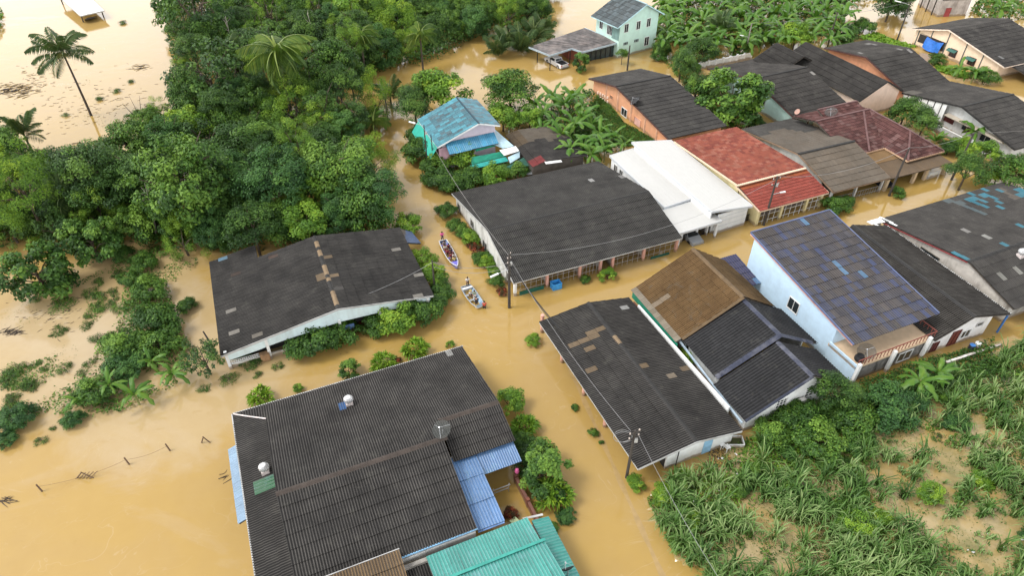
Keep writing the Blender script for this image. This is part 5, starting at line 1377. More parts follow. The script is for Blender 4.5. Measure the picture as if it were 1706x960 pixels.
for k in range(3): wire(T1 + Vector((.1 * k, -.2, -.9 - .25 * k)), (4.3 + .35 * k, 50.6 - .4 * k, 2.6), .25, "service cables from the crossing pole to the tan patched roof", BLACKM, .03)
wire(T2 + Vector((.3, -.3, -.3)), P(1240, 1030, 5.0), .6, "cable running from the coiled cable pole over the weeds", WIREL, .014)
wire(T1 + Vector((0, 0, -1.1)), T11 + Vector((0, 0, -.2)), .8, "upper cable across the lane above the boats", WIRE)
wire(T1 + Vector((0, 0, -1.7)), T11 + Vector((0, 0, -.8)), .9, "lower cable across the lane above the boats", WIRE)
wire(T11 + Vector((0, 0, -.3)), P(570, 505, 4.0), .4, "pale cable to the roof of the wide dark roofed house", WIREL, .02)
wire(T5, T3, 1.4, "cable above the red roofed house", WIRE, .03)
wire(T3, T4, .6, "cable between the two poles by the maroon house", WIRE)
wire(T10 + Vector((0, 0, -.6)), T1 + Vector((0, 0, -.2)), 1.2, "cable along the lane from the lamp pole to the crossing pole", WIRE, .025)
wire(T4, (95, 92, 7), 1.0, "cable over the grey white house", WIRE)
wire(T6, T8, .8, "cable along the flooded road at the top", WIRE)

# fence remains in the flooded field
STK = plain("old_stake", (.13, .085, .055), .9, .2)
sk = []
for k, (x, y, s_) in enumerate(((72, 820, "leftmost"), (217, 775, "middle"), (285, 752, "rightmost"))):
    q = P(x, y, 0); o = thing("fence_stake", q, "%s short stake poking out of the flooded field" % s_, "stake", "stakes of a drowned fence")
    MB().tube([q - Vector((0, 0, .6)), q + Vector((-.25, .1, .85))], [.08, .065], 6).build("shaft", STK, o); sk.append(q + Vector((-.22, .1, .6)))
    MB().lathe(q + Vector((-.25, .1, .84)), [(.07, 0), (.05, .06)], 6).build("worn_top", STK, o)
for k, (x, y, w_, lab) in enumerate(((142, 797, 1.6, "dark pair of crossed branches snagged on the drowned fence, left"), (343, 738, .9, "small crossed pair of stakes in the floodwater near the biggest roof"))):
    q = P(x, y, 0); o = thing("crossed_stakes", q, lab, "stakes", "stakes of a drowned fence")
    MB().tube([q + Vector((-w_ * .6, 0, -.3)), q + Vector((0, 0, .8))], .06, 6).build("stake", STK, o)
    MB().tube([q + Vector((w_ * .6, 0, -.3)), q + Vector((-.05, 0, .85))], .05, 6).build("stake", STK, o)
    if k == 0:
        for j in range(5): MB().tube([q + Vector((-.8 + .3 * j, -.1, -.02)), q + Vector((-.3 + .35 * j, .3, .35 + .05 * j))], .03, 5).build("twig", STK, o)
wire(sk[0], sk[1], .45, "left strand of wire between drowned fence stakes", STK, .012)
wire(sk[1], sk[2], .3, "right strand of wire between drowned fence stakes", STK, .012)
# ------------------------------------------------------------------ vegetation
def leaf_mat(name, c0, c1, c2, trans=.14, rough=.55):
    t = NT(name)
    tone = t.attr("tone").outputs["Fac"]
    rnd = t.n("ShaderNodeObjectInfo").outputs["Random"]
    tt = t.math('ADD', tone, t.rng(rnd, 0, 1, -.14, .14))
    rp = t.n("ShaderNodeValToRGB"); t.put(rp.inputs[0], tt)
    e = rp.color_ramp.elements
    e[0].position, e[0].color = .08, (*c0, 1); e[1].position, e[1].color = .95, (*c2, 1)
    m_ = e.new(.5); m_.color = (*c1, 1)
    b = t.n("ShaderNodeBsdfPrincipled"); t.put(b.inputs["Base Color"], rp.outputs[0])
    b.inputs["Roughness"].default_value = rough; b.inputs["Specular IOR Level"].default_value = .28
    tr = t.n("ShaderNodeBsdfTranslucent"); t.put(tr.inputs[0], t.mix(1.0, rp.outputs[0], (1.3, 1.25, .6), 'MULTIPLY'))
    mx = t.n("ShaderNodeMixShader"); mx.inputs[0].default_value = trans
    t.t.links.new(b.outputs[0], mx.inputs[1]); t.t.links.new(tr.outputs[0], mx.inputs[2]); t.t.links.new(mx.outputs[0], t.out.inputs[0])
    return t.m
LEAF = leaf_mat("leaves_green", (.021, .060, .009), (.057, .134, .017), (.155, .270, .034))
LEAFD = leaf_mat("leaves_dark", (.017, .047, .009), (.043, .104, .016), (.112, .205, .028))
LEAFY = leaf_mat("leaves_yellow_green", (.060, .140, .014), (.135, .260, .022), (.27, .39, .035))
LEAFB = leaf_mat("leaves_blue_green", (.020, .064, .016), (.048, .128, .026), (.110, .225, .042))
PALM = leaf_mat("palm_leaflets", (.040, .085, .018), (.090, .160, .028), (.21, .26, .05), .18, .45)
PALMD = leaf_mat("palm_leaflets_dark", (.028, .060, .022), (.060, .105, .034), (.13, .17, .055), .15, .45)
BANA = leaf_mat("banana_leaf", (.030, .085, .014), (.068, .165, .022), (.17, .28, .040), .28, .4)
GRASS = leaf_mat("tall_grass_blades", (.035, .085, .018), (.090, .185, .038), (.25, .34, .13), .25, .45)
REDL = leaf_mat("red_leaves", (.030, .040, .010), (.13, .030, .013), (.33, .06, .02))
BARK = plain("bark", (.085, .065, .048), .9, .3)
BARKP = plain("palm_bark", (.075, .06, .05), .9, .3)

def unit(a): return a / np.maximum(np.linalg.norm(a, axis=1, keepdims=True), 1e-9)
def leaves(C, N, size, tone, rng, el=1.7, fold=.15):
    """one kite-shaped folded leaf (two quads would be dear: one quad) per point"""
    n = len(C)
    d = unit(rng.normal(size=(n, 3))); d = unit(d - N * (d * N).sum(1, keepdims=True))
    s = np.cross(N, d); L = size[:, None]
    V = np.stack([C - d * L * .5, C + s * L * .5 / el + N * L * fold * .3, C + d * L * .5 - N * L * fold, C - s * L * .5 / el + N * L * fold * .3], 1).reshape(-1, 3)
    F_ = np.arange(4 * n).reshape(n, 4)
    return V, F_, np.repeat(tone, 4)

def crown_arrays(rng, rx, rz, clumps, per, leaf, low=-.35, rc=.34, spread=1.0, hole=0.0, el=1.7):
    """lumpy crown: clumps of leaves on an ellipsoid of half-width rx, half-height rz, centred on 0"""
    Cs, Ns, Ss, Ts = [], [], [], []
    k = 0
    while k < clumps:
        v = rng.normal(size=3); v /= np.linalg.norm(v)
        if v[2] < low: continue
        rr = (.5 + .58 * rng.random() ** .8) * spread * (1 if rng.random() > hole else .6)
        c = v * np.array([rx, rx, rz]) * rr
        cr = rc * rx * rng.uniform(.5, 1.3)
        m = int(per * (cr / (rc * rx)) ** 2)
        q = unit(rng.normal(size=(m, 3))); q[:, 2] = np.abs(q[:, 2]) * np.where(rng.random(m) < .78, 1, -1)
        rad = cr * rng.random(m)[:, None] ** .35
        pts = c + q * rad * np.array([1, 1, .75])
        nn = unit(q * .75 + v * .35 + np.array([0, 0, .55]) + rng.normal(size=(m, 3)) * .42)
        base = .39 + rng.normal() * .2 + .08 * v[2]  # upper clumps lighter: light from above painted into the leaf tone
        Cs.append(pts); Ns.append(nn); Ss.append(leaf * rng.uniform(.65, 1.3, m)); Ts.append(np.clip(base + rng.normal(size=m) * .14 + (rng.random(m) < .04) * .35, 0, 1))
        k += 1
    return leaves(np.concatenate(Cs), np.concatenate(Ns), np.concatenate(Ss), np.concatenate(Ts), rng, el)

def leaf_mesh(name, arr, mat):
    V, F_, T_ = arr
    return np_mesh(name, V, F_, mat, attrs={"tone": ('FLOAT', T_)})

def trunk_mesh(rng, h, r, crown_r, limbs=5, mat=BARK):
    mb = MB()
    bend = rng.normal(size=2) * .05 * h
    top = Vector((bend[0], bend[1], h))
    mb.tube([(0, 0, -1.4), (bend[0] * .3, bend[1] * .3, h * .45), top], [r * 1.25, r, r * .6], 7)
    for k in range(limbs):
        a = 2 * math.pi * (k + rng.random() * .6) / limbs
        s0 = Vector((bend[0] * .6, bend[1] * .6, h * rng.uniform(.5, .95)))
        e = s0 + Vector((math.cos(a) * crown_r * .75, math.sin(a) * crown_r * .75, crown_r * rng.uniform(.25, .7)))
        mb.tube([s0, s0.lerp(e, .5) + Vector((0, 0, crown_r * .1)), e], [r * .5, r * .3, r * .1], 5)
    me = bpy.data.meshes.new("trunk"); me.from_pydata([tuple(v) for v in mb.v], [], mb.f); me.materials.append(mat); me.update()
    return me

# prototypes with crown half-width 1 m (scaled when placed); leaf sizes are in the same unit
PROTO = {}
def proto(kind, n, f):
    PROTO[kind] = [f(np.random.default_rng(100 * len(PROTO) + i)) for i in range(n)]
def mk(mat, rx, rz, clumps, per, leaf, **kw):
    def f(rng):
        return (leaf_mesh("crown", crown_arrays(rng, rx, rz, clumps, per, leaf, **kw), mat), trunk_mesh(rng, .75, .055, .9))
    return f
proto('broad', 4, mk(LEAF, 1, .8, 52, 200, .088))
proto('layered', 3, mk(LEAF, 1, .68, 70, 170, .082, rc=.25, el=2.0))
proto('dark', 4, mk(LEAFD, 1, .95, 54, 200, .08, rc=.32))
proto('mango', 3, mk(LEAFB, 1, .95, 70, 190, .078, rc=.25, el=2.2))
proto('airy', 2, mk(LEAFD, 1, .8, 34, 80, .10, rc=.24, spread=1.05))
proto('bush', 4, mk(LEAF, 1, .75, 38, 170, .12, low=-.15, rc=.36))
proto('yellow', 3, mk(LEAFY, 1, .85, 38, 160, .12, low=-.2, rc=.34))
proto('feathery', 3, mk(LEAFY, 1, 1.15, 46, 260, .062, low=-.5, rc=.27, spread=1.05, el=3.2))
proto('weed', 3, mk(LEAF, 1, .3, 15, 46, .20, low=-.1, rc=.42, el=3.0))
proto('round', 2, mk(LEAF, 1, 1.0, 50, 130, .13, low=-.8, rc=.28))
proto('red', 1, mk(REDL, 1, .7, 16, 70, .2, low=-.1, rc=.36))
proto('mound', 2, mk(LEAFB, 1, .8, 60, 170, .075, low=-.05, rc=.26, el=1.3))
def spiky(rng):                       # heads of strap leaves, as on dracaena clumps
    Vs, Fs, Ts, nb = [], [], [], 0
    for k in range(26):
        v = rng.normal(size=3); v[2] = abs(v[2]) * .8 + .1; v /= np.linalg.norm(v)
        c = v * np.array([.72, .72, .62]) * rng.uniform(.6, 1)
        for j in range(20):
            d = unit((rng.normal(size=(1, 3)) + v * .9 + [0, 0, .35]))[0]; s = np.cross(d, rng.normal(size=3)); s /= np.linalg.norm(s)
            L = rng.uniform(.36, .56); w = .05; e = c + d * L + np.array([0, 0, -.12]); mid = c + d * L * .55 + np.array([0, 0, .02])
            Vs.append(np.array([c, mid + s * w, e, mid - s * w])); Fs.append(np.arange(4) + nb); nb += 4
            Ts.append(np.full(4, np.clip(.5 + rng.normal() * .2, 0, 1)))
    return (np_mesh("crown", np.concatenate(Vs), np.array(Fs), LEAFY, attrs={"tone": ('FLOAT', np.concatenate(Ts))}), trunk_mesh(rng, .45, .035, .5, 7))
PROTO['spiky'] = [spiky(np.random.default_rng(900 + i)) for i in range(2)]
CZ = {'broad': 1.25, 'layered': 1.25, 'dark': 1.25, 'mango': 1.1, 'airy': 1.5, 'bush': .42, 'yellow': .55, 'round': 1.0, 'red': .35, 'mound': .25, 'spiky': .3, 'weed': .1, 'feathery': 1.4}

VR = np.random.default_rng(77)
def plant(kind, base, r, label, cat, group=None, name=None, zc=None, hk=1.0):
    """one plant: crown half-width r metres standing at base; crown centre at zc metres"""
    base = Vector((base[0], base[1], 0)); zc = CZ[kind] * r if zc is None else zc
    cm, tm = PROTO[kind][VR.integers(len(PROTO[kind]))]
    o = thing(name or ('bush' if kind in ('bush', 'yellow', 'red', 'mound', 'spiky', 'weed') else 'tree'), base, label, cat, group)
    rz = VR.uniform(0, 6.28)
    c = link("crown" if o.name.startswith('tree') else "foliage", cm, o)
    c.location = (0, 0, zc); c.rotation_euler = (0, 0, rz); big = o.name.startswith('tree'); c.scale = (r * VR.uniform(*((.78, 1.22) if big else (.9, 1.1))), r * VR.uniform(*((.78, 1.22) if big else (.9, 1.1))), r * hk)
    if big: c.rotation_euler = (VR.uniform(-.22, .22), VR.uniform(-.22, .22), rz)
    t_ = link("trunk" if o.name.startswith('tree') else "stems", tm, o)
    s_ = max(zc, .3) / .75
    t_.scale = (r, r, s_); t_.rotation_euler = (0, 0, rz)
    return o
def plant_at(kind, px, py, rpx, label, cat='tree', group=None, h=None, hk=1.0, name=None):
    """px,py: where the crown's middle shows; its height above the water follows from its size"""
    m_ = metres(px, py); r = rpx * m_
    zc = CZ[kind] * r if h is None else h
    q = P(px, py, zc); m2 = (q - Vector((0, 0, CAM_H))).dot(Vector((0, CT, -ST))) / F_PX; r = rpx * m2
    return plant(kind, q, r, label, cat, group, name, zc if h is not None else CZ[kind] * r, hk)

# ---- palms and bananas: fronds and leaves are parts of their own
def frond_mesh(name, L, droop, pairs, ll, mat, up=.55, seed=0, w=.05):
    rng = np.random.default_rng(seed)
    def pt(t): return np.array([L * t * (1 - .12 * t), 0, L * (up * t - droop * t * t)])
    Vs, Fs, Ts, nb = [], [], [], 0
    for i in range(8):                                      # midrib
        a, b = pt(i / 8), pt((i + 1) / 8); ww = .035 * (1 - i / 9)
        Vs.append(np.array([a + [0, ww, .01], b + [0, ww * .8, .01], b - [0, ww * .8, -.01], a - [0, ww, -.01]])); Fs.append(np.arange(4) + nb); nb += 4; Ts.append(np.full(4, .75))
    for k in range(pairs):
        t = .12 + .88 * k / (pairs - 1); a = pt(t); tg = pt(min(1, t + .02)) - pt(t - .02); tg /= np.linalg.norm(tg)
        l = ll * 1.15 * (math.sin(math.pi * (.12 + .8 * t)) ** .7) * rng.uniform(.85, 1.1)
        for sg in (-1, 1):
            d = np.array([tg[0] * .55, sg * .75, tg[2] * .5 - .5 - rng.uniform(0, .3)]); d /= np.linalg.norm(d)
            e = a + d * l + np.array([0, 0, -.12 * l]); mid = a + d * l * .5; wd = np.array([w, 0, .01])
            Vs.append(np.array([a, mid + wd, e, mid - wd])); Fs.append(np.arange(4) + nb); nb += 4
            Ts.append(np.full(4, np.clip(.45 + rng.normal() * .15, 0, 1)))
    return np_mesh(name, np.concatenate(Vs), np.array(Fs), mat, attrs={"tone": ('FLOAT', np.concatenate(Ts))})
FRONDS = [frond_mesh("frond", 1, .5 + .25 * k, 22, .34, PALM, .35 + .12 * k, k, .018) for k in range(3)]
FRONDD = [frond_mesh("frond", 1, .35 + .22 * k, 22, .26, PALMD, .6 + .2 * k, 10 + k, .017) for k in range(3)]
def banana_leaf(seed, droop):
    rng = np.random.default_rng(seed); n = 9; V, Fq, T_ = [], [], []
    for i in range(n):
        t = i / (n - 1); x = t * (1 - .15 * t * droop); z = .75 * t - droop * t * t
        w = .015 if i == 0 else .105 * math.sin(math.pi * min(1, .12 + .86 * t)) ** .55 * (1 if i in (0, n - 1) else rng.uniform(.72, 1.22))
        j = rng.uniform(-.035, .035)
        V += [(x + j, -w, z - .045 - w * .25 + j), (x, 0, z), (x - j, w, z - .045 - w * .25 - j)]
        T_ += [.45 + rng.normal() * .1, .72, .45 + rng.normal() * .1]
    for i in range(n - 1):
        a = 3 * i; Fq += [(a, a + 1, a + 4, a + 3), (a + 1, a + 2, a + 5, a + 4)]
    return np_mesh("leaf", V, Fq, BANA, attrs={"tone": ('FLOAT', T_)})
BLEAF = [banana_leaf(i, .55 + .22 * (i % 4)) for i in range(5)]
def tube_mesh(name, h, r0, r1, mat, lean=(0, 0), n=5):
    mb = MB().tube([(lean[0] * (k / n) ** 1.6, lean[1] * (k / n) ** 1.6, -1.2 + (h + 1.2) * k / n) for k in range(n + 1)], [r0 + (r1 - r0) * k / n for k in range(n + 1)], 8)
    me = bpy.data.meshes.new(name); me.from_pydata([tuple(v) for v in mb.v], [], mb.f); me.materials.append(mat); me.update(); return me
STEMM = plain("banana_stem", (.16, .17, .06), .7, .25)
BSTEM = tube_mesh("stem", 1, .11, .07, STEMM)
def palm(name, base, h, L, nf, label, cat, group=None, lean=(0, 0), fr=FRONDS, upr=(-.35, .75), trunk_r=.17, seed=0):
    rng = np.random.default_rng(seed + 500)
    o = thing(name, (base[0], base[1], 0), label, cat, group)
    if h > .8:
        link("trunk", tube_mesh("trunk", h, trunk_r * 1.3, trunk_r * .8, BARKP, lean, 6), o)
    if h > 4:
        mb = MB()
        for k in range(7): mb.lathe((lean[0] + .28 * math.cos(k), lean[1] + .28 * math.sin(k), h - .45 - .1 * (k % 2)), [(.05, -.14), (.14, 0), (.05, .14)], 8)
        c = MB(); c.v = mb.v; c.f = mb.f; c.m = mb.m
        me = bpy.data.meshes.new("coconut_cluster"); me.from_pydata([tuple(v) for v in c.v], [], c.f); me.materials.append(plain("coconut", (.16, .15, .04), .6)); link("coconut_cluster", me, o)
    for i in range(nf):
        f = link("frond", fr[rng.integers(len(fr))], o)
        f.location = (lean[0], lean[1], max(h, .05)); f.rotation_euler = (rng.uniform(-.25, .25), rng.uniform(*upr) * -1, 2.4 * i + rng.uniform(-.3, .3))
        s_ = L * rng.uniform(.8, 1.1); f.scale = (s_, s_, s_)
    return o
def banana(base, h, L, nl, label, group=None, seed=0):
    rng = np.random.default_rng(seed + 900)
    o = thing("banana_plant", (base[0], base[1], 0), label, "banana plant", group)
    st = link("stem", BSTEM, o); st.scale = (1.1, 1.1, h)
    for i in range(nl):
        f = link("leaf", BLEAF[rng.integers(5)], o)
        f.location = (0, 0, h * .96); f.rotation_euler = (rng.uniform(-.35, .35), rng.uniform(-.75, .35), 2.4 * i + rng.uniform(-.4, .4))
        s_ = L * rng.uniform(.75, 1.1); f.scale = (s_, s_ * 1.15, s_)
    return o
def banana_at(px, py, lpx, label, group=None, nl=9, seed=0):
    L = lpx * metres(px, py) * 1.25; q = P(px, py, L * .75)
    return banana(q, L * .7, L, nl, label, group, seed)

# ---- the dense wood
def inside(x, y, poly):
    c = False
    for i in range(len(poly)):
        (x1, y1), (x2, y2) = poly[i], poly[i - 1]
        if (y1 > y) != (y2 > y) and x < (x2 - x1) * (y - y1) / (y2 - y1) + x1: c = not c
    return c
WOOD = [(272, -30), (905, -30), (915, 20), (890, 38), (850, 30), (795, 40), (745, 74), (700, 88), (640, 98), (590, 118), (560, 160), (590, 178), (630, 172), (625, 192), (570, 215), (580, 245), (622, 270), (632, 310), (625, 350), (600, 370), (545, 385), (480, 392), (400, 405), (340, 412), (300, 420), (235, 395), (200, 400), (150, 400), (60, 395), (-40, 420), (-40, 215), (10, 225), (45, 262), (85, 275), (130, 268), (180, 285), (215, 245), (235, 195), (290, 185), (310, 130), (285, 70)]
WOOD = [(x, y - 14) if (y > 380 and x < 350) else (x, y) for x, y in WOOD]
hand = [
 ('layered', 300, 300, 88, "broad light green tree with layered sprays at the front of the wood", 'tree', 8.0),
 ('round', 62, 455, 56, "large bushy bright tree standing alone in the water, left edge", 'tree', 2.9),
 ('round', 150, 402, 42, "dense tree beside the lone bushy tree at the wood's front edge", 'tree', 3.0),
 ('mango', 460, 305, 58, "round topped mango tree behind the wide dark roofed house", 'tree', 6.0),
 ('mango', 633, 325, 45, "rounded mango tree at the lane edge behind the wide dark roofed house", 'tree', 4.2),
 ('mango', 562, 345, 30, "small ball shaped mango tree between larger ones behind the wide dark roof", 'tree', 3.8),
 ('yellow', 510, 375, 34, "bright yellow green tree touching the back of the wide dark roof", 'tree', 3.2),
 ('broad', 560, 282, 46, "leafy tree above the ball shaped mango tree", 'tree', 6.0),
 ('airy', 322, 22, 58, "sparse dark tree with visible limbs at the top edge of the wood", 'tree', 9.0),
 ('airy', 352, 130, 62, "feathery grey green tree at the wood's left edge above the pale field", 'tree', 7.5),
 ('broad', 552, 110, 46, "bright green creeper covered tree right of the tall coconut palm", 'tree', 8.0),
 ('dark', 420, 380, 40, "dark tree close behind the left end of the wide dark roof", 'tree', 4.5),
 ('yellow', 735, 150, 40, "round bright tree just behind the turquoise house", 'tree', 4.2),
 ('dark', 690, 178, 30, "dusky tree left of the turquoise roof ridge", 'tree', 3.5),
 ('broad', 850, 152, 38, "leafy tree between the turquoise house and the flooded track", 'tree', 3.6),
 ('yellow', 838, 195, 25, "yellow green small tree right of the turquoise roof", 'tree', 2.4),
 ('yellow', 882, 200, 22, "small yellow green tree behind the half tan roof", 'tree', 2.0),
 ('round', 1222, 162, 46, "round bright mango tree in front of the aqua walled house", 'tree', 4.0),
 ('broad', 1160, 150, 28, "spreading green tree behind the orange house roof", 'tree', 3.0),
 ('dark', 1136, 108, 26, "dark leafy tree behind the orange house near the balustrade", 'tree', 3.0),
 ('yellow', 1192, 135, 22, "yellow green tree between the orange house and the round mango tree", 'tree', 2.6),
 ('round', 1234, 80, 15, "small dark round tree at the foot of the grey lamp pole", 'tree', 1.6),
 ('dark', 1165, 88, 24, "dark bushy tree right of the mint house garden", 'tree', 2.0),
 ('yellow', 1326, 62, 24, "olive yellow tree behind the black roof peaks", 'tree', 2.4),
 ('broad', 1102, 82, 18, "small tree at the corner of the mint house", 'tree', 1.6),
 ('round', 905, 785, 38, "round dark green tree beside the courtyard wall", 'tree', 1.7),
 ('round', 968, 103, 15, "white flowered shrub like tree before the annexe glass front", 'tree', 1.6),
 ('broad', 1037, 90, 9, "thin young tree at the mint house corner", 'tree', 2.0),
 ('dark', 1390, 655, 36, "leafy tree leaning on the pale side of the steep black roofed house", 'tree', 2.8),
 ('airy', 340, 598, 38, "thin reddish green tree by the broken post", 'tree', 2.2),
 ('dark', 1485, 8, 30, "weeping dark tree at the top edge beside the flooded road", 'tree', 3.5),
 ('broad', 1508, 188, 26, "bright bush like tree beside the maroon roof", 'tree', 2.6),
 ('dark', 1540, 205, 26, "darker tree right of the maroon roof", 'tree', 2.6),
 ('yellow', 1640, 258, 24, "tree in the garden before the grey white house", 'tree', 2.2),
 ('dark', 1612, 285, 30, "vine hung tree round the pole right of the maroon house", 'tree', 3.0),
 ('broad', 1690, 290, 34, "green tree at the right edge by the flooded road", 'tree', 2.6),
 ('bush', 570, 545, 35, None, None, None),
]
GROUPW = "trees of the dense wood"
occ = [(462, 95, 26), (462, 130, 14)]
for k_, x, y, r_, lab, cat, h_ in hand:
    if lab is None: continue
    plant_at(k_, x, y, r_, lab, 'tree', None, h_)
    occ.append((x, y, r_))
WL = {'broad': "leafy mid green tree", 'dark': "dark green tree", 'mango': "blue green round crowned tree", 'layered': "light green layered tree", 'yellow': "yellow green tree", 'feathery': "feathery fine leaved tree", 'airy': "thin crowned tree"}
rw = np.random.default_rng(5); tries = 0; cnt = 0
while tries < 12000 and cnt < 250:
    tries += 1
    x, y = rw.uniform(-40, 920), rw.uniform(-30, 425)
    if not inside(x, y, WOOD): continue
    m_ = metres(x, max(y, 0)); rpx = rw.uniform(2.3, 4.4) / m_
    if any((x - a) ** 2 + (y - b) ** 2 < (.46 * (rpx + c)) ** 2 for a, b, c in occ): continue
    occ.append((x, y, rpx)); cnt += 1
    edge = y > 330 or x > 600
    kd = ('broad', 'dark', 'feathery', 'layered', 'mango', 'broad', 'yellow', 'feathery', 'airy', 'dark')[rw.integers(10)]
    where = "along the top edge of the photo" if y < 35 else "beside the stream" if x > 640 and y < 200 else "by the pale field" if x < 300 and y < 330 else "near the lane" if x > 560 else "behind the wide dark roof" if y > 300 and x > 330 else "at the flooded front" if y > 330 else "in the heart of the wood"
    sz = "large" if rpx * m_ > 3.5 else "small" if rpx * m_ < 2.9 else "middling"
    plant_at(kd, x, y, rpx, "%s %s %s" % (sz, WL[kd], where), 'tree', GROUPW, rw.uniform(1.9, 3.0) if edge else rw.uniform(3.6, 7.4), hk=rw.uniform(1.0, 1.5) if edge else rw.uniform(.85, 1.35))
# undergrowth under and between the trees
def scatter_leaves(name, polys, dens, zmax, size, mat, seed, kindlab, tone=.42, el=1.7, zf=None, clump=None, keep=None):
    rng = np.random.default_rng(seed); C = []
    for poly in polys:
        W_ = [P(x, y, 0) for x, y in poly]
        xs = [q.x for q in W_]; ys = [q.y for q in W_]; pl = [(q.x, q.y) for q in W_]
        area = (max(xs) - min(xs)) * (max(ys) - min(ys)); n = int(area * dens)
        X, Y = rng.uniform(min(xs), max(xs), n), rng.uniform(min(ys), max(ys), n)
        ins = np.zeros(n, bool)
        for i in range(len(pl)):
            (x1, y1), (x2, y2) = pl[i], pl[i - 1]
            cond = ((y1 > Y) != (y2 > Y)) & (X < (x2 - x1) * (Y - y1) / (y2 - y1 + 1e-12) + x1); ins ^= cond
        C.append(np.c_[X[ins], Y[ins]])
    C = np.concatenate(C)
    if clump:
        f = ripple(C[:, 0], C[:, 1], clump[0]) + ripple(C[:, 1] + 9, C[:, 0], clump[0] * 2.3) * .6
        C = C[f + rng.normal(size=len(C)) * .15 > clump[1]]
    if keep: C = C[np.array([keep(a, b) for a, b in C], dtype=bool)]
    n = len(C)
    hgt = zmax * (.55 + .45 * ripple(C[:, 0], C[:, 1], .8))
    Z = np.maximum(.03, hgt * rng.random(n) ** .7)
    N_ = unit(rng.normal(size=(n, 3)) * .5 + np.array([0, 0, 1.0]))
    T_ = np.clip(tone + .15 * ripple(C[:, 0], C[:, 1], 1.7) + rng.normal(size=n) * .13, 0, 1)
    V, F_, TT = leaves(np.c_[C, Z], N_, size * rng.uniform(.6, 1.3, n), T_, rng, el)
    o = link(name, np_mesh(name, V, F_, mat, attrs={"tone": ('FLOAT', TT)})); o["kind"] = "stuff"; o["label"] = kindlab
    return o
WOODG = [(x, min(y + 22, 424)) for x, y in WOOD]
scatter_leaves("undergrowth", [WOODG], 17, 4.2, .5, LEAFD, 3, "dark undergrowth on the floor of the wood", .4)

# palms of the wood and the lone palm
q = P(152, 192, 0); palm("coconut_palm", q, 10.4, 4.9, 24, "lone tall coconut palm standing in the pale flooded field", "palm tree", None, (-.4, .2), FRONDD, (-.95, .85), .16, 1)
q = P(462, 85, 13.0); palm("coconut_palm", q, 13.0, 5.6, 26, "big coconut palm rising from the middle of the wood", "palm tree", None, (0, 0), FRONDS, (-1.1, .7), .18, 2)
for k, (x, y, h_, L_, lab) in enumerate(((40, 225, 4.5, 4.2, "grey drooping palm at the left edge of the wood by the pale field"), (150, 318, 5.0, 4.0, "dark palm half hidden behind the light green layered tree"), (650, 160, 2.0, 4.0, "dark nipa palm at the stream edge left of the turquoise house"),
        (622, 205, 2.0, 3.2, "bright leaved palm at the lane end beside the wood"), (520, 235, 4.0, 3.2, "areca palm above the mango trees"), (1200, 45, 3.0, 4.0, "grey green palm in front of the banana grove"))):
    q = P(x, y, h_); palm("palm_tree", q, h_, L_, 14, lab, "palm tree", "smaller palms", (0, 0), FRONDD if k != 3 else FRONDS, (-.2, .9), .16, 10 + k)
for k, (x, y, L_) in enumerate(((868, 88, 5.5), (845, 80, 5.0), (890, 70, 5.0), (830, 95, 4.5), (902, 58, 4.5), (1490, 22, 4.5))):
    q = P(x, y, 0); palm("nipa_palm", q, .3, L_, 16, ("nipa palm of the dark clump behind the annexe" if k < 5 else "drooping palm beside the flooded road at the top"), "palm", "nipa palms behind the annexe" if k < 5 else None, (0, 0), FRONDD, (.1, 1.0), .2, 40 + k)

# bananas
GB = "banana plants of the big grove at the top"
rb = np.random.default_rng(8); pts = []; tries = 0
GROVE = [(1088, 30), (1110, -25), (1420, -25), (1395, 60), (1340, 66), (1290, 68), (1180, 72), (1105, 70)]
while len(pts) < 74 and tries < 5000:
    tries += 1; x, y = rb.uniform(1085, 1420), rb.uniform(-25, 72)
    if inside(x, y, GROVE) and all((x - a) ** 2 + ((y - b) * 1.8) ** 2 < 1e9 and (x - a) ** 2 + ((y - b) * 1.8) ** 2 > 20 ** 2 for a, b in pts): pts.append((x, y))
for k, (x, y) in enumerate(pts):
    row = "front row" if y > 48 else "middle" if y > 12 else "back row"
    sec = "beside the mint house" if x < 1140 else "left of the grey lamp pole" if x < 1230 else "behind the black roof peaks" if x < 1320 else "near the dark pole"
    banana_at(x, y, 25, "banana plant in the %s of the big grove, %s" % (row, sec), GB, 9, k)
scatter_leaves("grove_undergrowth", [GROVE], 7, 1.8, .6, LEAF, 4, "leafy undergrowth of the banana grove", .4)
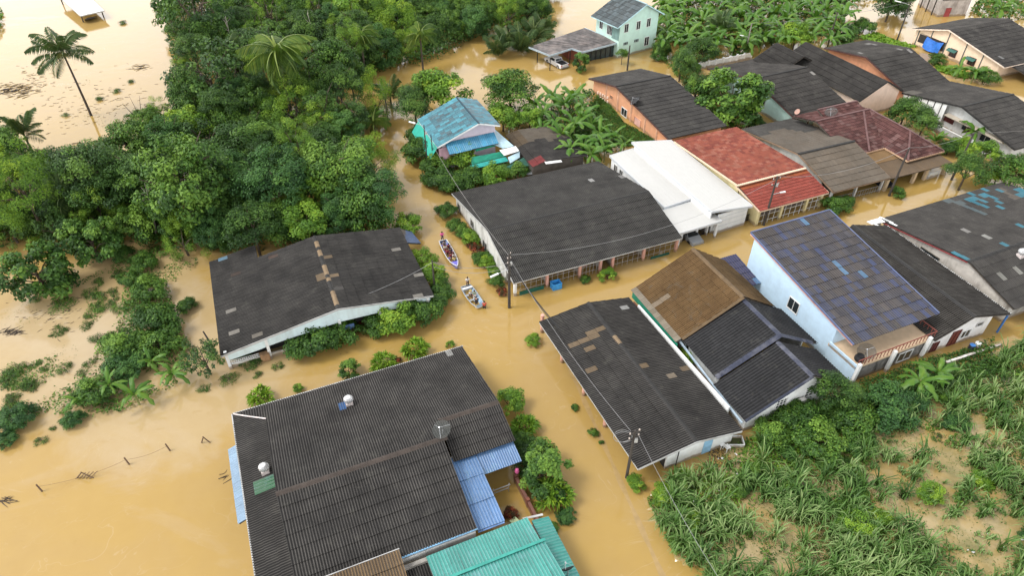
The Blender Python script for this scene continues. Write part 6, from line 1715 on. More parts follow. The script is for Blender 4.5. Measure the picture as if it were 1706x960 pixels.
for k, (x, y, l_, lab) in enumerate(((905, 185, 30, "banana plant nearest the half tan roof"), (940, 170, 30, "banana plant behind the garden of the orange house"), (968, 178, 28, "banana plant by the rear corner of the orange house"),
        (958, 205, 30, "banana plant with yellowing leaf in the orange house garden"), (985, 205, 26, "banana plant in the middle of the orange house garden"), (992, 232, 30, "banana plant right of the garden lawn near the white roof"), (1008, 248, 26, "banana plant touching the white roof corner"),
        (972, 238, 28, "banana plant behind the row house roof"), (1020, 225, 24, "banana plant against the orange wall"), (925, 205, 24, "low banana plant beside the small low house"),
        (285, 620, 29, "banana plant on the green strip by the broken post"), (222, 655, 31, "banana plant hanging over the floodwater at the strip's lower end"), (130, 665, 25, "banana plant at the left end of the green strip"), (180, 640, 27, "banana plant in the middle of the green strip"), (250, 600, 25, "banana plant deeper in the green strip"),
        (1535, 632, 40, "large banana plant below the stained balcony wall"), (1565, 620, 34, "banana plant right of the stained balcony wall"), (1625, 218, 26, "banana plant in front of the grey white house"), (1560, 232, 22, "low banana plant beside the maroon roof"),
        (1600, 112, 20, "banana plant before the cream house"), (1625, 120, 20, "banana plant at the cream house corner"), (1668, 12, 22, "banana plant in the scrub at the top right"), (620, 195, 24, "banana plant at the far end of the lane"), (1500, 240, 16, "small banana plant behind the maroon roof"),
        (890, 172, 28, "banana plant at the flooded track end of the garden"), (920, 160, 28, "tall banana plant by the track behind the garden"), (955, 160, 26, "banana plant nearest the orange house's rear wall"), (935, 222, 26, "banana plant along the small low house's pale edge"), (950, 245, 28, "banana plant at the front right corner of the small low house"), (985, 255, 26, "banana plant tucked behind the row house ridge"), (970, 192, 30, "broad banana plant at the lawn's far side"), (1000, 218, 24, "banana plant on the lawn's near side"), (1040, 240, 22, "banana plant under the white roof's back edge"), (902, 212, 24, "banana plant squeezed behind the tan part of the low roof"))):
    banana_at(x, y, l_, lab, "banana plants in gardens", 9, 200 + k)

# hedges, shrubs, potted rows
SH = [
 ('bush', 520, 565, 38, "big round bush in front of the wide dark roofed house"), ('bush', 565, 556, 30, "bush right of the big round bush at the white gable"), ('red', 575, 556, 17, "red leaved croton among the hedge of the wide dark roofed house"), ('red', 602, 548, 13, "second red leaved croton in the hedge"),
 ('bush', 625, 540, 26, "bush in the middle of the hedge before the gable"), ('yellow', 660, 534, 32, "willowy light green bush at the end of the gable hedge"), ('bush', 700, 520, 34, "bush at the hedge corner by the lane"), ('bush', 728, 495, 26, "bush at the lane corner pole"), ('yellow', 722, 462, 22, "lane side bush halfway along the dark roof"), ('yellow', 705, 435, 20, "lane side bush by the blue awning"), ('bush', 738, 478, 16, "bush overhanging the lane by the boats"), ('yellow', 680, 378, 22, "light green bush beside the back corner of the wide dark roof"),
 ('yellow', 848, 672, 25, "yellow green bush at the right eave of the biggest roof"), ('spiky', 872, 715, 30, "spiky dracaena clump beside the blue awning"), ('bush', 868, 740, 22, "bush between the dracaena and the dark round tree"), ('spiky', 922, 828, 38, "big spiky dracaena clump at the courtyard corner"), ('bush', 885, 765, 30, "bush against the red courtyard wall"), ('mound', 942, 862, 17, "grey green tuft at the lane below the dracaena"), ('bush', 922, 880, 9, "tiny bush by the turquoise roof"),
 ('spiky', 692, 584, 26, "spiky clump behind the top corner of the biggest roof"), ('spiky', 640, 607, 24, "spiky clump beside the biggest roof's back eave"), ('red', 660, 604, 10, "low reddish plant behind the biggest roof"), ('round', 581, 616, 17, "clipped round shrub behind the biggest roof"), ('spiky', 436, 664, 25, "spiky clump at the back left corner of the biggest roof"), ('yellow', 497, 648, 8, "small thin shrub behind the biggest roof"), ('yellow', 750, 575, 7, "tiny tree top at the corner of the biggest roof"),
 ('bush', 735, 300, 26, "bush at the lane below the turquoise house"), ('bush', 708, 255, 30, "bush at the teal awning side of the turquoise house"), ('bush', 725, 280, 24, "bush by the thin poles at the lane"), ('bush', 700, 232, 22, "bush at the upper corner of the teal awning"), ('bush', 785, 300, 24, "bush before the patchwork shack"), ('yellow', 825, 296, 24, "light bush before the shack"), ('yellow', 770, 262, 28, "leafy bush hiding the front of the turquoise house"), ('bush', 858, 288, 20, "bush between the shack and the row house roof"), ('yellow', 886, 268, 12, "small bush at the red roof corner"), ('bush', 755, 312, 20, "bush at the back corner of the row house"), ('red', 850, 284, 7, "red flowered plant by the shack"),
 ('bush', 745, 352, 16, "first bush along the row house side wall"), ('bush', 762, 378, 15, "second bush along the row house side wall"), ('yellow', 784, 395, 15, "light green bush in the middle of the side wall hedge"), ('red', 795, 420, 12, "reddish shrub along the side wall hedge"), ('bush', 803, 430, 14, "bush by the side window of the row house"), ('yellow', 812, 438, 12, "small light bush beside the red shrub"), ('bush', 828, 470, 13, "bush near the crossing pole"), ('red', 838, 487, 9, "bright red flowers at the foot of the crossing pole"), ('bush', 770, 392, 10, "low bush of the side wall hedge"), ('red', 788, 410, 9, "low red shrub of the side wall hedge"), ('yellow', 822, 452, 10, "narrow bush next to the crossing pole"),
 ('yellow', 1012, 460, 13, "green bush in the water before the porch pillars"), ('bush', 975, 466, 8, "small bush before the row house porch"), ('yellow', 888, 568, 11, "small tree in the water at the corner of the tan patched roof"), ('bush', 988, 722, 8, "thin plant by the pink pillars"), ('bush', 958, 680, 6, "little plant at the second pink pillar"), ('bush', 1002, 738, 4, "tiny sprig beside the third pillar"),
 ('yellow', 1145, 592, 14, "tall plant growing at the edge of the tan patched roof"), ('yellow', 1143, 605, 12, "lower plant below the brown roof corner"), ('yellow', 1060, 805, 16, "bright bush at the foot of the coiled cable pole"),
 ('mound', 1478, 688, 48, "large smooth leafy mound below the stained balcony"), ('mound', 1510, 665, 30, "smaller leafy mound right of the large mound"), ('bush', 1330, 700, 36, "dark bush below the white front gable"), ('bush', 1285, 722, 30, "bush at the corner of the steep black roofed house"), ('bush', 1360, 735, 38, "broad bush in the weeds below the white gable"), ('bush', 1420, 700, 36, "bush left of the smooth leafy mound"), ('bush', 1445, 740, 20, "bush at the foot of the leafy mound"), ('yellow', 1310, 660, 12, "small bush under the air conditioner"), ('bush', 1400, 690, 30, "dense bush between the tree and the mound"),
 ('yellow', 1425, 880, 26, "bright bush among the tall grass at the bottom"), ('bush', 1400, 850, 22, "bush above the bright bush in the tall grass"), ('yellow', 1465, 865, 18, "bush right of the bright bush in the tall grass"), ('yellow', 1550, 825, 20, "low bright weed clump in the flooded weeds"),
 ('bush', 1440, 45, 16, "round bush at the flooded road, top right"), ('bush', 1410, 58, 20, "low bush by the hyacinth patch"), ('bush', 1400, 70, 16, "dark bush behind the worn ridge roof"), ('bush', 1108, 60, 14, "bush beside the mint house wall"), ('bush', 1130, 58, 20, "bush in front of the banana grove left"), ('bush', 1098, 95, 12, "low bush under the mint house wall"), ('bush', 1270, 68, 16, "low bush in front of the banana grove right"),
 ('yellow', 1600, 245, 18, "light bush left of the vine hung tree"), ('bush', 1580, 250, 18, "bush beside the tan porch"), ('yellow', 1660, 300, 20, "bush at the flooded road below the grey white house"), ('bush', 1495, 322, 12, "small bush at the foot of the bare pole"), ('bush', 1388, 345, 20, "bush by the grey porch railing"), ('bush', 1408, 338, 14, "second bush by the grey porch railing"), ('yellow', 1180, 195, 16, "bush under the round mango tree"), ('bush', 1260, 205, 14, "bush by the aqua wall"), ('bush', 1150, 112, 14, "bush behind the orange house ridge"), ('bush', 1560, 100, 14, "low bush between the worn ridge roof and cream house"), ('bush', 1640, 130, 18, "bush at the cream house corner"), ('yellow', 1220, 208, 6, "tuft growing on the red roof edge"),
 ('bush', 205, 580, 34, "rounded bush on the green strip's upper part"), ('bush', 258, 540, 36, "bush at the middle of the green strip"), ('mound', 195, 575, 22, "leafy mound at the left of the green strip"), ('bush', 250, 485, 28, "bush near the top of the green strip"), ('bush', 218, 466, 18, "small bush at the top of the green strip"), ('mound', 210, 615, 34, "creeper mound on the green strip"), ('bush', 160, 655, 30, "bush at the lower left of the green strip"), ('bush', 265, 575, 32, "bush beside the banana plants of the strip"), ('mound', 122, 702, 20, "small round creeper mound in the water"), ('mound', 28, 700, 30, "creeper mound at the left edge"), ('mound', 10, 735, 20, "second creeper mound at the left edge"), ('bush', 313, 511, 15, "small round bush alone in the water"),
 ('bush', 235, 440, 22, "bush under the light green layered tree"), ('bush', 200, 425, 18, "low bush under the wood's front edge"), ('bush', 375, 405, 22, "bush behind the left end of the wide dark roof"), ('bush', 10, 640, 0, None)]
for k_, x, y, r_, lab in SH:
    if r_: plant_at(k_, x, y, r_, lab, 'shrub', None, None, hk=1.0)
WP = [(172, 420, 18), (60, 500, 8), (268, 420, 16), (150, 490, 12), (165, 470, 10), (190, 500, 8), (145, 528, 8), (165, 515, 9), (200, 515, 12), (230, 508, 12), (240, 520, 10), (150, 605, 9), (135, 622, 8), (70, 735, 9), (55, 640, 5), (88, 715, 6), (340, 648, 8), (382, 632, 12), (425, 605, 14), (430, 625, 8), (462, 612, 9), (410, 605, 12), (405, 590, 12), (15, 660, 5),
      (195, 152, 7), (218, 136, 6), (165, 165, 7), (110, 192, 6), (205, 38, 7), (1683, 62, 6), (95, 545, 4), (85, 560, 4), (75, 615, 6), (65, 605, 5), (1560, 730, 9), (1585, 705, 9)]
rwp = np.random.default_rng(12)
FIELD = [(0, 600), (60, 520), (130, 470), (210, 440), (230, 500), (170, 560), (110, 640), (60, 690), (0, 690)]
nw_ = len(WP)
while len(WP) < nw_ + 22:
    x, y = rwp.uniform(0, 240), rwp.uniform(430, 700)
    if inside(x, y, FIELD): WP.append((x, y, rwp.uniform(5, 16)))
for x, y, r_ in WP: plant_at('weed', x, y, r_ * 1.15, ("low clump of water weed " + ("in the far pale field" if y < 250 else "in the shallow field at the left edge" if x < 100 else "beside the green strip" if x < 300 else "by the wide dark roofed house" if x < 500 else "in the open water right of the village")), 'weed clump', "weed clumps in the floodwater", .12 * r_ * metres(x, y), hk=.9, name="weed_clump")

# ---- the weedy plot, bottom right: silt, creepers, tall grass
PLOT = [(1110, 800), (1190, 770), (1235, 735), (1300, 715), (1420, 690), (1540, 650), (1640, 610), (1720, 560), (1760, 960), (1600, 1010), (1200, 1010), (1110, 900), (1075, 835)]
OPEN = [((1430, 720), 42, 26), ((1520, 740), 70, 34), ((1475, 790), 45, 25), ((1580, 790), 42, 60), ((1620, 720), 40, 25), ((1500, 850), 60, 30), ((1600, 900), 55, 60), ((1265, 870), 30, 34), ((1240, 935), 42, 40), ((1310, 900), 22, 34), ((1345, 805), 25, 16), ((1660, 880), 60, 40), ((1650, 940), 60, 40), ((1560, 870), 40, 30), ((1310, 945), 26, 22)]
def openness(px, py):
    w_ = 1 + .25 * math.sin(px * .13 + py * .05) + .2 * math.sin(py * .21)
    return max((1 - math.hypot((px - a) / (rx * .92 * w_), (py - b) / (ry * .92 * w_))) for (a, b), rx, ry in OPEN)
def project(x, y, z_=0):
    dz = z_ - CAM_H; zc = y * CT - dz * ST; yc = y * ST + dz * CT
    return 853 + F_PX * x / zc, 480 - F_PX * yc / zc
t = NT("plot_silt"); p = t.pos()
c = t.mix(t.rng(t.noise(p, .35, 5, .6, .4), .38, .62), (.365, .245, .085), (.40, .31, .165))
c = t.mix(t.rng(t.noise(p, .38, 6, .62), .44, .66, 0, .8), c, (.165, .155, .058))
SILT = t.bsdf(c, .09, .5, 0, t.noise(p, 1.2, 3), .02, .02)
X0 = [P(x, y) for x, y in PLOT]
n_, m_ = 90, 90
xs = np.linspace(min(q.x for q in X0) - 1, max(q.x for q in X0) + 1, n_); ys = np.linspace(min(q.y for q in X0) - 1, max(q.y for q in X0) + 1, m_)
V = []
for yy in ys:
    for xx in xs:
        px, py = project(xx, yy)
        e = 1.0 if inside(px + 16 * math.sin(yy * 1.9) + 9 * math.sin(yy * 4.3 + xx), py + 10 * math.sin(xx * 2.3), PLOT) else 0.0
        o_ = openness(px, py)
        V.append((xx, yy, (-.5 if not e else .05) + .012 * math.sin(xx * 2.1 + yy) * math.sin(yy * 1.7)))
i = (np.arange(m_ - 1)[:, None] * n_ + np.arange(n_ - 1)[None]).ravel()
sl = link("mud_bank", np_mesh("mud_bank", V, np.c_[i, i + 1, i + n_ + 1, i + n_], SILT, smooth=True)); sl["kind"] = "structure"
def grass_tufts(name, spots, mat, seed, lab):
    rng = np.random.default_rng(seed); Vs, Fs, Ts, nb = [], [], [], 0
    for x, y, h_, nbld in spots:
        bt = .45 + rng.normal() * .2
        for k in range(nbld):
            a = rng.uniform(0, 6.28); d = np.array([math.cos(a), math.sin(a), 0]); s = np.array([-d[1], d[0], 0]) * .045
            o_ = np.array([x, y, 0]) + d * rng.uniform(0, .12) + rng.normal(size=3) * [.08, .08, 0]
            hh = h_ * rng.uniform(.6, 1.1); rch = hh * rng.uniform(.35, .85)
            p0, p1, p2, p3 = o_, o_ + d * rch * .22 + [0, 0, hh * .62], o_ + d * rch * .62 + [0, 0, hh * .88], o_ + d * rch * 1.05 + [0, 0, hh * rng.uniform(.45, .8)]
            Vs.append(np.array([p0 - s * .6, p0 + s * .6, p1 - s, p1 + s, p2 - s * .9, p2 + s * .9, p3 - s * .15, p3 + s * .15]))
            Fs += [(nb, nb + 1, nb + 3, nb + 2), (nb + 2, nb + 3, nb + 5, nb + 4), (nb + 4, nb + 5, nb + 7, nb + 6)]; nb += 8
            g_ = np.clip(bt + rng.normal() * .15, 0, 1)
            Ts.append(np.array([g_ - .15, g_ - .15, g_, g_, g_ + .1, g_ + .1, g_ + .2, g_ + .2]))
    o = link(name, np_mesh(name, np.concatenate(Vs), np.array(Fs), mat, attrs={"tone": ('FLOAT', np.concatenate(Ts))})); o["kind"] = "stuff"; o["label"] = lab
rg = np.random.default_rng(21); sp = []
for k in range(1200):
    px, py = rg.uniform(1080, 1740), rg.uniform(570, 1000)
    if not inside(px, py, PLOT): continue
    o_ = openness(px, py)
    if o_ > .0 + rg.normal() * .08: continue
    up = (py < 790 and px < 1400) or (px < 1330 and py < 800)
    if up and rg.random() < .8: continue
    q = P(px, py); dens = math.sin(q.x * .9) * math.sin(q.y * .8 + 1)
    if dens < -.45 and rg.random() < .7: continue
    sp.append((q.x, q.y, rg.uniform(.8, 2.4), int(rg.uniform(12, 28))))
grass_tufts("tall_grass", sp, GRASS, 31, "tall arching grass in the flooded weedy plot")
nb_ = 0
while nb_ < 34:
    px, py = rg.uniform(1090, 1720), rg.uniform(620, 975)
    if not inside(px, py, PLOT) or openness(px, py) > -.05: continue
    plant_at(('bush', 'yellow', 'mound', 'bush')[nb_ % 4], px, py, rg.uniform(10, 24), "%s shrub growing %s of the weedy plot" % (('leafy', 'yellow green', 'small leaved', 'dense')[nb_ % 4], "in the right part" if px > 1560 else "in the middle" if px > 1350 else "in the left part"), 'shrub', "wild shrubs of the weedy plot", .3, hk=.8)
    nb_ += 1
sp = []
for k in range(2200):
    px, py = rg.uniform(1080, 1740), rg.uniform(600, 1000)
    if inside(px, py, PLOT) and 0 < openness(px, py) < .75 and rg.random() < .5:
        q = P(px, py); sp.append((q.x, q.y, rg.uniform(.2, .7), int(rg.uniform(3, 10))))
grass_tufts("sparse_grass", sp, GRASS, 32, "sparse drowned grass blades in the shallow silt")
scatter_leaves("creepers", [PLOT], 75, .5, .15, LEAF, 6, "low creepers covering the weedy plot", .5, 1.5, clump=(.9, -.22), keep=lambda x, y: openness(*project(x, y)) < .05)
scatter_leaves("broadleaf_weeds", [PLOT], 34, 1.0, .26, LEAF, 65, "tangled broadleaf weeds among the tall grass", .5, 1.5, clump=(.7, .1), keep=lambda x, y: openness(*project(x, y)) < .12)
scatter_leaves("broadleaf_weeds", [PLOT], 26, .8, .2, LEAFD, 66, "dark tangled weeds among the tall grass", .45, 1.9, clump=(.55, .25), keep=lambda x, y: openness(*project(x, y)) < .2)
scatter_leaves("creepers", [PLOT], 26, .25, .11, LEAFD, 61, "thin drowned creepers in the shallow silt", .5, 1.6, clump=(1.1, -.1))
scatter_leaves("creepers", [[(1395, 700), (1430, 640), (1560, 596), (1650, 572), (1660, 625), (1560, 660), (1480, 720)]], 110, 1.3, .24, LEAF, 62, "leafy weeds against the stained balcony wall", .42, 1.6)
scatter_leaves("garden_undergrowth", [[(890, 215), (925, 170), (985, 150), (1000, 175), (985, 215), (1010, 250), (960, 262), (925, 225)], [(1000, 240), (1050, 232), (1040, 250), (1010, 262)]], 14, 1.7, .5, LEAF, 63, "garden undergrowth among the banana plants by the orange house", .45, 1.8)
scatter_leaves("garden_undergrowth", [[(690, 225), (720, 300), (750, 330), (850, 300), (890, 290), (870, 275), (790, 285), (740, 268), (712, 235)], [(800, 170), (900, 190), (890, 215), (850, 215)], [(1100, 100), (1180, 130), (1240, 190), (1200, 205), (1150, 150)]], 16, 1.4, .4, LEAF, 64, "garden undergrowth round the turquoise house", .42, 1.7)
scatter_leaves("creepers", [[(1240, 735), (1320, 715), (1460, 720), (1420, 770), (1330, 800), (1230, 800)], [(1110, 830), (1190, 790), (1240, 800), (1230, 860), (1150, 860)]], 75, .7, .2, LEAFY, 7, "bright creepers beside the white front gable", .5, 1.5)
scatter_leaves("creepers", [[(1540, 655), (1640, 600), (1740, 555), (1740, 700), (1690, 690), (1630, 680), (1590, 700)]], 70, .9, .2, LEAFD, 8, "dark weeds at the right edge below the drums", .5, 1.6)
scatter_leaves("creepers", [[(90, 690), (150, 600), (195, 540), (215, 455), (280, 470), (300, 540), (330, 600), (300, 640), (200, 690), (130, 700)]], 26, .9, .3, LEAF, 9, "leafy weeds of the green strip by the field", .45, 1.6, clump=(.8, -.35))
scatter_leaves("creeper_mat", [[(130, 470), (200, 435), (240, 500), (215, 560), (160, 590), (150, 520)], [(0, 640), (60, 600), (110, 590), (120, 660), (60, 700), (0, 690)], [(180, 410), (330, 430), (330, 470), (230, 470)]], 30, .22, .22, LEAF, 17, "half drowned mats of light green creeper in the field", .55, 1.5, clump=(.62, .25))
scatter_leaves("lawn_grass", [[(945, 215), (985, 175), (1000, 155), (1040, 205), (1095, 235), (1045, 245), (1010, 235), (960, 262), (930, 240)]], 170, .35, .26, LEAF, 12, "short lawn beside the orange wall", .38, 2.4)
scatter_leaves("water_hyacinth", [[(1430, 62), (1460, 54), (1500, 70), (1530, 78), (1500, 82), (1450, 72)], [(1555, 105), (1580, 112), (1640, 130), (1600, 130), (1560, 118)]], 22, .5, .6, LEAFY, 13, "bright floating hyacinth leaves by the road", .55, 1.3)
scatter_leaves("scrub", [[(1615, 20), (1640, -10), (1720, -20), (1720, 35), (1690, 32), (1650, 38)], [(1340, -5), (1480, -20), (1470, -2), (1400, 8)], [(-20, 0), (6, 20), (2, 55), (-20, 60)]], 6, 2.2, .8, LEAF, 14, "scrub at the top of the photo", .45)
scatter_leaves("floating_weed", [[(0, 520), (120, 480), (200, 500), (190, 560), (120, 640), (60, 690), (0, 700)], [(160, 560), (240, 500), (230, 470), (140, 500)], [(0, 60), (120, 60), (280, 100), (270, 200), (180, 240), (60, 215), (0, 150)]], 7, .03, .13, LEAF, 15, "scraps of weed floating on the flooded field", .5, 3.2, clump=(.35, .75))
t = plain("drift_debris", (.05, .04, .035), .9, .3)
def debris(name, cx, cy, rx, ry, n, lab, seed, L=(.6, 2.2), ang=.5):
    rng = np.random.default_rng(seed); mb = MB()
    for k in range(n):
        x, y = cx + rng.normal() * rx * .45, cy + rng.normal() * ry * .45
        q = P(x, y, 0); l = rng.uniform(*L); a = ang + rng.normal() * .45
        d = Vector((math.cos(a), math.sin(a), rng.normal() * .08)) * l
        mb.tube([q - d * .5, q + Vector((rng.normal() * .05, 0, .01)), q + d * .5 + Vector((0, 0, .02))], [.015 + .012 * l, .02 + .015 * l, .012], 4)
    o = mb.build(name, t, None, origin=P(cx, cy, 0)); o["kind"] = "stuff"; o["label"] = lab
debris("driftwood", 25, 150, 50, 14, 130, "raft of dark driftwood and reeds in the pale field", 1)
debris("driftwood", 235, 112, 22, 6, 26, "thin dark reeds lying in the pale field", 2)
debris("driftwood", 160, 238, 30, 5, 20, "dark reeds below the lone palm", 3)
debris("driftwood", 200, 165, 90, 30, 40, "scattered reeds in the pale field", 4, (.4, 1.2))
debris("driftwood", 130, 170, 120, 60, 150, "thin dark reeds strewn over the pale field", 9, (.25, .9), .35)
debris("driftwood", 60, 130, 40, 25, 60, "reeds left of the lone palm", 10, (.3, 1.1), .4)
debris("driftwood", 90, 520, 90, 40, 70, "drowned stalks in the left field", 11, (.2, .7), .6)
debris("driftwood", 15, 835, 20, 7, 16, "tangle of dead branches at the left edge", 5, (.5, 1.4), .2)
debris("driftwood", 22, 553, 22, 6, 40, "dark drifting log heap at the left edge", 6, (.5, 1.6), .5)
debris("driftwood", 825, 130, 22, 10, 40, "drift debris on the flooded track", 7, (.6, 2))
debris("driftwood", 378, 795, 8, 8, 6, "bent twig beside the biggest roof", 8, (.4, 1.2))
# rubbish on the mud
rr_ = np.random.default_rng(4)
t2 = plain("white_litter", (.62, .62, .60), .6, .1)
mb = MB()
for k in range(46):
    px, py = [(1165, 840), (1135, 850), (1200, 760), (1660, 680), (1690, 925), (1180, 790)][k % 6]
    q = P(px + rr_.normal() * 26, py + rr_.normal() * 18, .12); s_ = rr_.uniform(.08, .2)
    mb.box(q, (s_, s_ * rr_.uniform(.5, 1), .05), rr_.uniform(0, 3))
o = mb.build("litter", t2, None, origin=P(1165, 840)); o["kind"] = "stuff"; o["label"] = "pale litter washed up on the mud"
scatter_leaves("dead_leaves", [[(1080, 830), (1140, 810), (1190, 850), (1170, 900), (1120, 890)], [(1185, 735), (1240, 750), (1220, 790), (1175, 780)]], 60, .1, .16, leaf_mat("dead_leaf", (.03, .025, .02), (.07, .055, .04), (.15, .12, .09)), 16, "dead leaves on the mud by the tan patched roof", .4, 1.8)
def plastic_chair(q, rz, label):
    o = thing("plastic_chair", q, label, "chair", "discarded white chairs"); L = Vector(q); co, si = math.cos(rz), math.sin(rz)
    T = lambda x, y, z_: L + Vector((x * co - y * si, x * si + y * co, z_))
    m_ = plain("plastic_white", (.74, .74, .73), .4, .03)
    MB().prism([T(-.24, -.24, .44), T(.24, -.24, .44), T(.24, .24, .44), T(-.24, .24, .44)], (0, 0, .04)).build("seat", m_, o)
    MB().prism([T(-.24, .22, .46), T(.24, .22, .46), T(.2, .3, .9), T(-.2, .3, .9)], (0, .03, 0)).build("backrest", m_, o)
    for x in (-.22, .22):
        for y in (-.22, .22): MB().beam(T(x, y, 0), T(x * .9, y * .9, .45), .05).build("leg", m_, o)
plastic_chair(P(1200, 745, .1), .6, "white plastic chair thrown on the mud by the tan patched roof's gable")
plastic_chair(P(1210, 750, .1), 2.1, "second white plastic chair beside the empty white planter box")
o = thing("planter_box", P(1220, 738, .1), "empty white box frame lying at the corner of the tan patched roof", "box")
q = P(1220, 738, .1)
for d0, d1 in (((-.9, -.5), (.9, -.5)), ((-.9, .5), (.9, .5)), ((-.9, -.5), (-.9, .5)), ((.9, -.5), (.9, .5))):
    MB().beam(q + Vector((d0[0], d0[1], .2)), q + Vector((d1[0], d1[1], .2)), .09, .35).build("side", WHITE, o)
MB().prism([q + Vector((-.85, -.45, .03)), q + Vector((.85, -.45, .03)), q + Vector((.85, .45, .03)), q + Vector((-.85, .45, .03))], (0, 0, .04)).build("bottom", plain("soil", (.07, .08, .03), .9), o)

# drowned kerb of the lane, showing as a paler line under the shallow water
KERB = plain("drowned_kerb", (.36, .245, .105), .12, .12, spec=.5)
A, B = P(925, 560), P(1115, 985)
n_ = 24; d_ = (B - A).normalized(); s_ = Vector((-d_.y, d_.x, 0)); V = []
for i in range(n_ + 1):
    q = A.lerp(B, i / n_); w_ = .2 + .07 * math.sin(i * 1.7)
    V += [q - s_ * w_ + Vector((0, 0, .004)), q + s_ * w_ + Vector((0, 0, .004))]
o = MB().add(V, [(2 * i, 2 * i + 2, 2 * i + 3, 2 * i + 1) for i in range(n_)]).build("drowned_kerb", KERB, None, origin=A); o["kind"] = "structure"

plant_at('red', 852, 856, 12, "red leaved plants crowded at the courtyard's front edge", 'shrub', None, None)
for k, (x, y, h_, L_, lab) in enumerate(((385, 90, 8.0, 3.6, "slender palm between the airy tree and the big coconut palm"), (560, 215, 4.5, 3.4, "palm with bright fronds above the lane end trees"), (255, 300, 6.0, 3.4, "palm among the crowns near the pale field edge"), (700, 60, 6.5, 3.6, "dark palm at the stream side of the wood"), (110, 330, 5.0, 3.4, "palm in the left part of the wood"), (600, 60, 8, 3.6, "palm in the upper right part of the wood"))):
    q = P(x, y, h_); palm("palm_tree", q, h_, L_, 15, lab, "palm tree", "smaller palms", (0, 0), FRONDS if k % 2 else FRONDD, (-.5, .9), .15, 70 + k)
SNAG = plain("dead_wood", (.30, .27, .23), .9, .2)
for k, (x, y, h_, lab) in enumerate(((372, 45, 9, "pale dead trunk at the top of the wood"), (640, 150, 6, "bare dead trunk leaning over the stream"), (230, 330, 7.5, "grey dead trunk among the front crowns"), (520, 40, 10, "bare pale limb above the wood right of the coconut palm"))):
    q = P(x, y, h_ * .8); q = Vector((q.x, q.y, 0)); o = thing("dead_tree", q, lab, "dead tree"); ra = random.Random(k)
    top = q + Vector((ra.uniform(-1, 1), ra.uniform(-1, 1), h_))
    MB().tube([q - Vector((0, 0, 1)), q.lerp(top, .5) + Vector((.3, 0, 0)), top], [.16, .11, .04], 6).build("trunk", SNAG, o)
    for j in range(5):
        s_ = q.lerp(top, ra.uniform(.55, .95)); MB().tube([s_, s_ + Vector((ra.uniform(-1.4, 1.4), ra.uniform(-1.4, 1.4), ra.uniform(.3, 1.2)))], [.05, .015], 5).build("branch", SNAG, o)
debris("floating_debris", 640, 590, 120, 20, 12, "scraps drifting between the two dark roofs", 23, (.1, .3), .4)
# ------------------------------------------------------------------ boats and people
def hull_boat(stern, bow, width, label, col_out, col_rim, col_in, square=False, deck=None):
    s0, b0 = Vector(stern), Vector(bow); d = b0 - s0; L = d.length; u = d.normalized(); v = Vector((-u.y, u.x, 0))
    o = thing("boat", (s0 + b0) / 2, label, "boat", "rescue boats in the lane")
    T = lambda x, y, z_: s0 + u * (x * L) + v * y + Vector((0, 0, z_))
    st = [(0, .80, .0, .42), (.12, .92, .0, .40), (.35, 1.0, -.02, .38), (.6, .98, 0, .40), (.8, .78 if not square else .92, .03, .46), (.93, .38 if not square else .80, .12, .56), (1.0, .05 if not square else .66, .3, .64)]
    def section(x, w_, zb, zt, t_=0.0):
        w2 = width / 2 * w_ - t_
        return [T(x, -w2, zt), T(x, -w2 * .86, (zt + zb) / 2), T(x, -w2 * .55, zb - .12 + t_), T(x, w2 * .55, zb - .12 + t_), T(x, w2 * .86, (zt + zb) / 2), T(x, w2, zt)]
    for nm, t_, m_ in (("hull", 0.0, col_out), ("inner_lining", .05, col_in)):
        vs, fs = [], []
        for s_ in st: vs += section(*s_, t_)
        for i in range(len(st) - 1):
            for k in range(5): fs.append((i * 6 + k, i * 6 + k + 1, (i + 1) * 6 + k + 1, (i + 1) * 6 + k))
        fs.append((5, 4, 3, 2, 1, 0)); e = (len(st) - 1) * 6; fs.append(tuple(range(e, e + 6)))
        MB().add(vs, fs).build(nm, m_, o)
    for sg in (-1, 1):
        MB().tube([T(x, sg * width / 2 * w_, zt) for x, w_, zb, zt in st], .05, 6).build("gunwale", col_rim, o)
    MB().beam(T(0, -width * .4, .44), T(0, width * .4, .44), .08, .06).build("transom_rail", col_rim, o)
    for x in (.14, .38, .62):
        MB().beam(T(x, -width * .45, .28), T(x, width * .45, .28), .22, .04).build("thwart", deck or col_rim, o)
    if deck:
        MB().prism([T(.8, -width * .38, .45), T(.8, width * .38, .45), T(.99, width * .05, .62), T(.99, -width * .05, .62)], (0, 0, .03)).build("bow_deck", deck, o)
    return o, T, math.atan2(u.y, u.x)
PURP = plain("boat_purple", (.12, .12, .42), .4, .1); BWH = plain("boat_white", (.70, .70, .70), .4, .08); BIN = plain("boat_inside_blue", (.22, .30, .46), .5, .15)
ALU = plain("boat_aluminium", (.40, .43, .46), .4, .15, metal=.2); ALUIN = plain("boat_floor_blue", (.36, .50, .64), .5, .15)
B1, T1b, r1 = hull_boat(P(738, 405), P(762, 450), 1.18, "narrow purple boat with white rim, farther up the lane, full of seated people", PURP, BWH, BIN, deck=plain("bow_purple", (.15, .14, .50), .4))
B2, T2b, r2 = hull_boat(P(776, 481), P(799, 515), 1.4, "broad grey white boat nearer the crossing, with a person wading beside it", BWH, ALU, ALUIN, square=True)
MB().beam(T2b(.13, -.6, .5), T2b(.13, .6, .5), .3, .06).build("bench", BWH, B2)

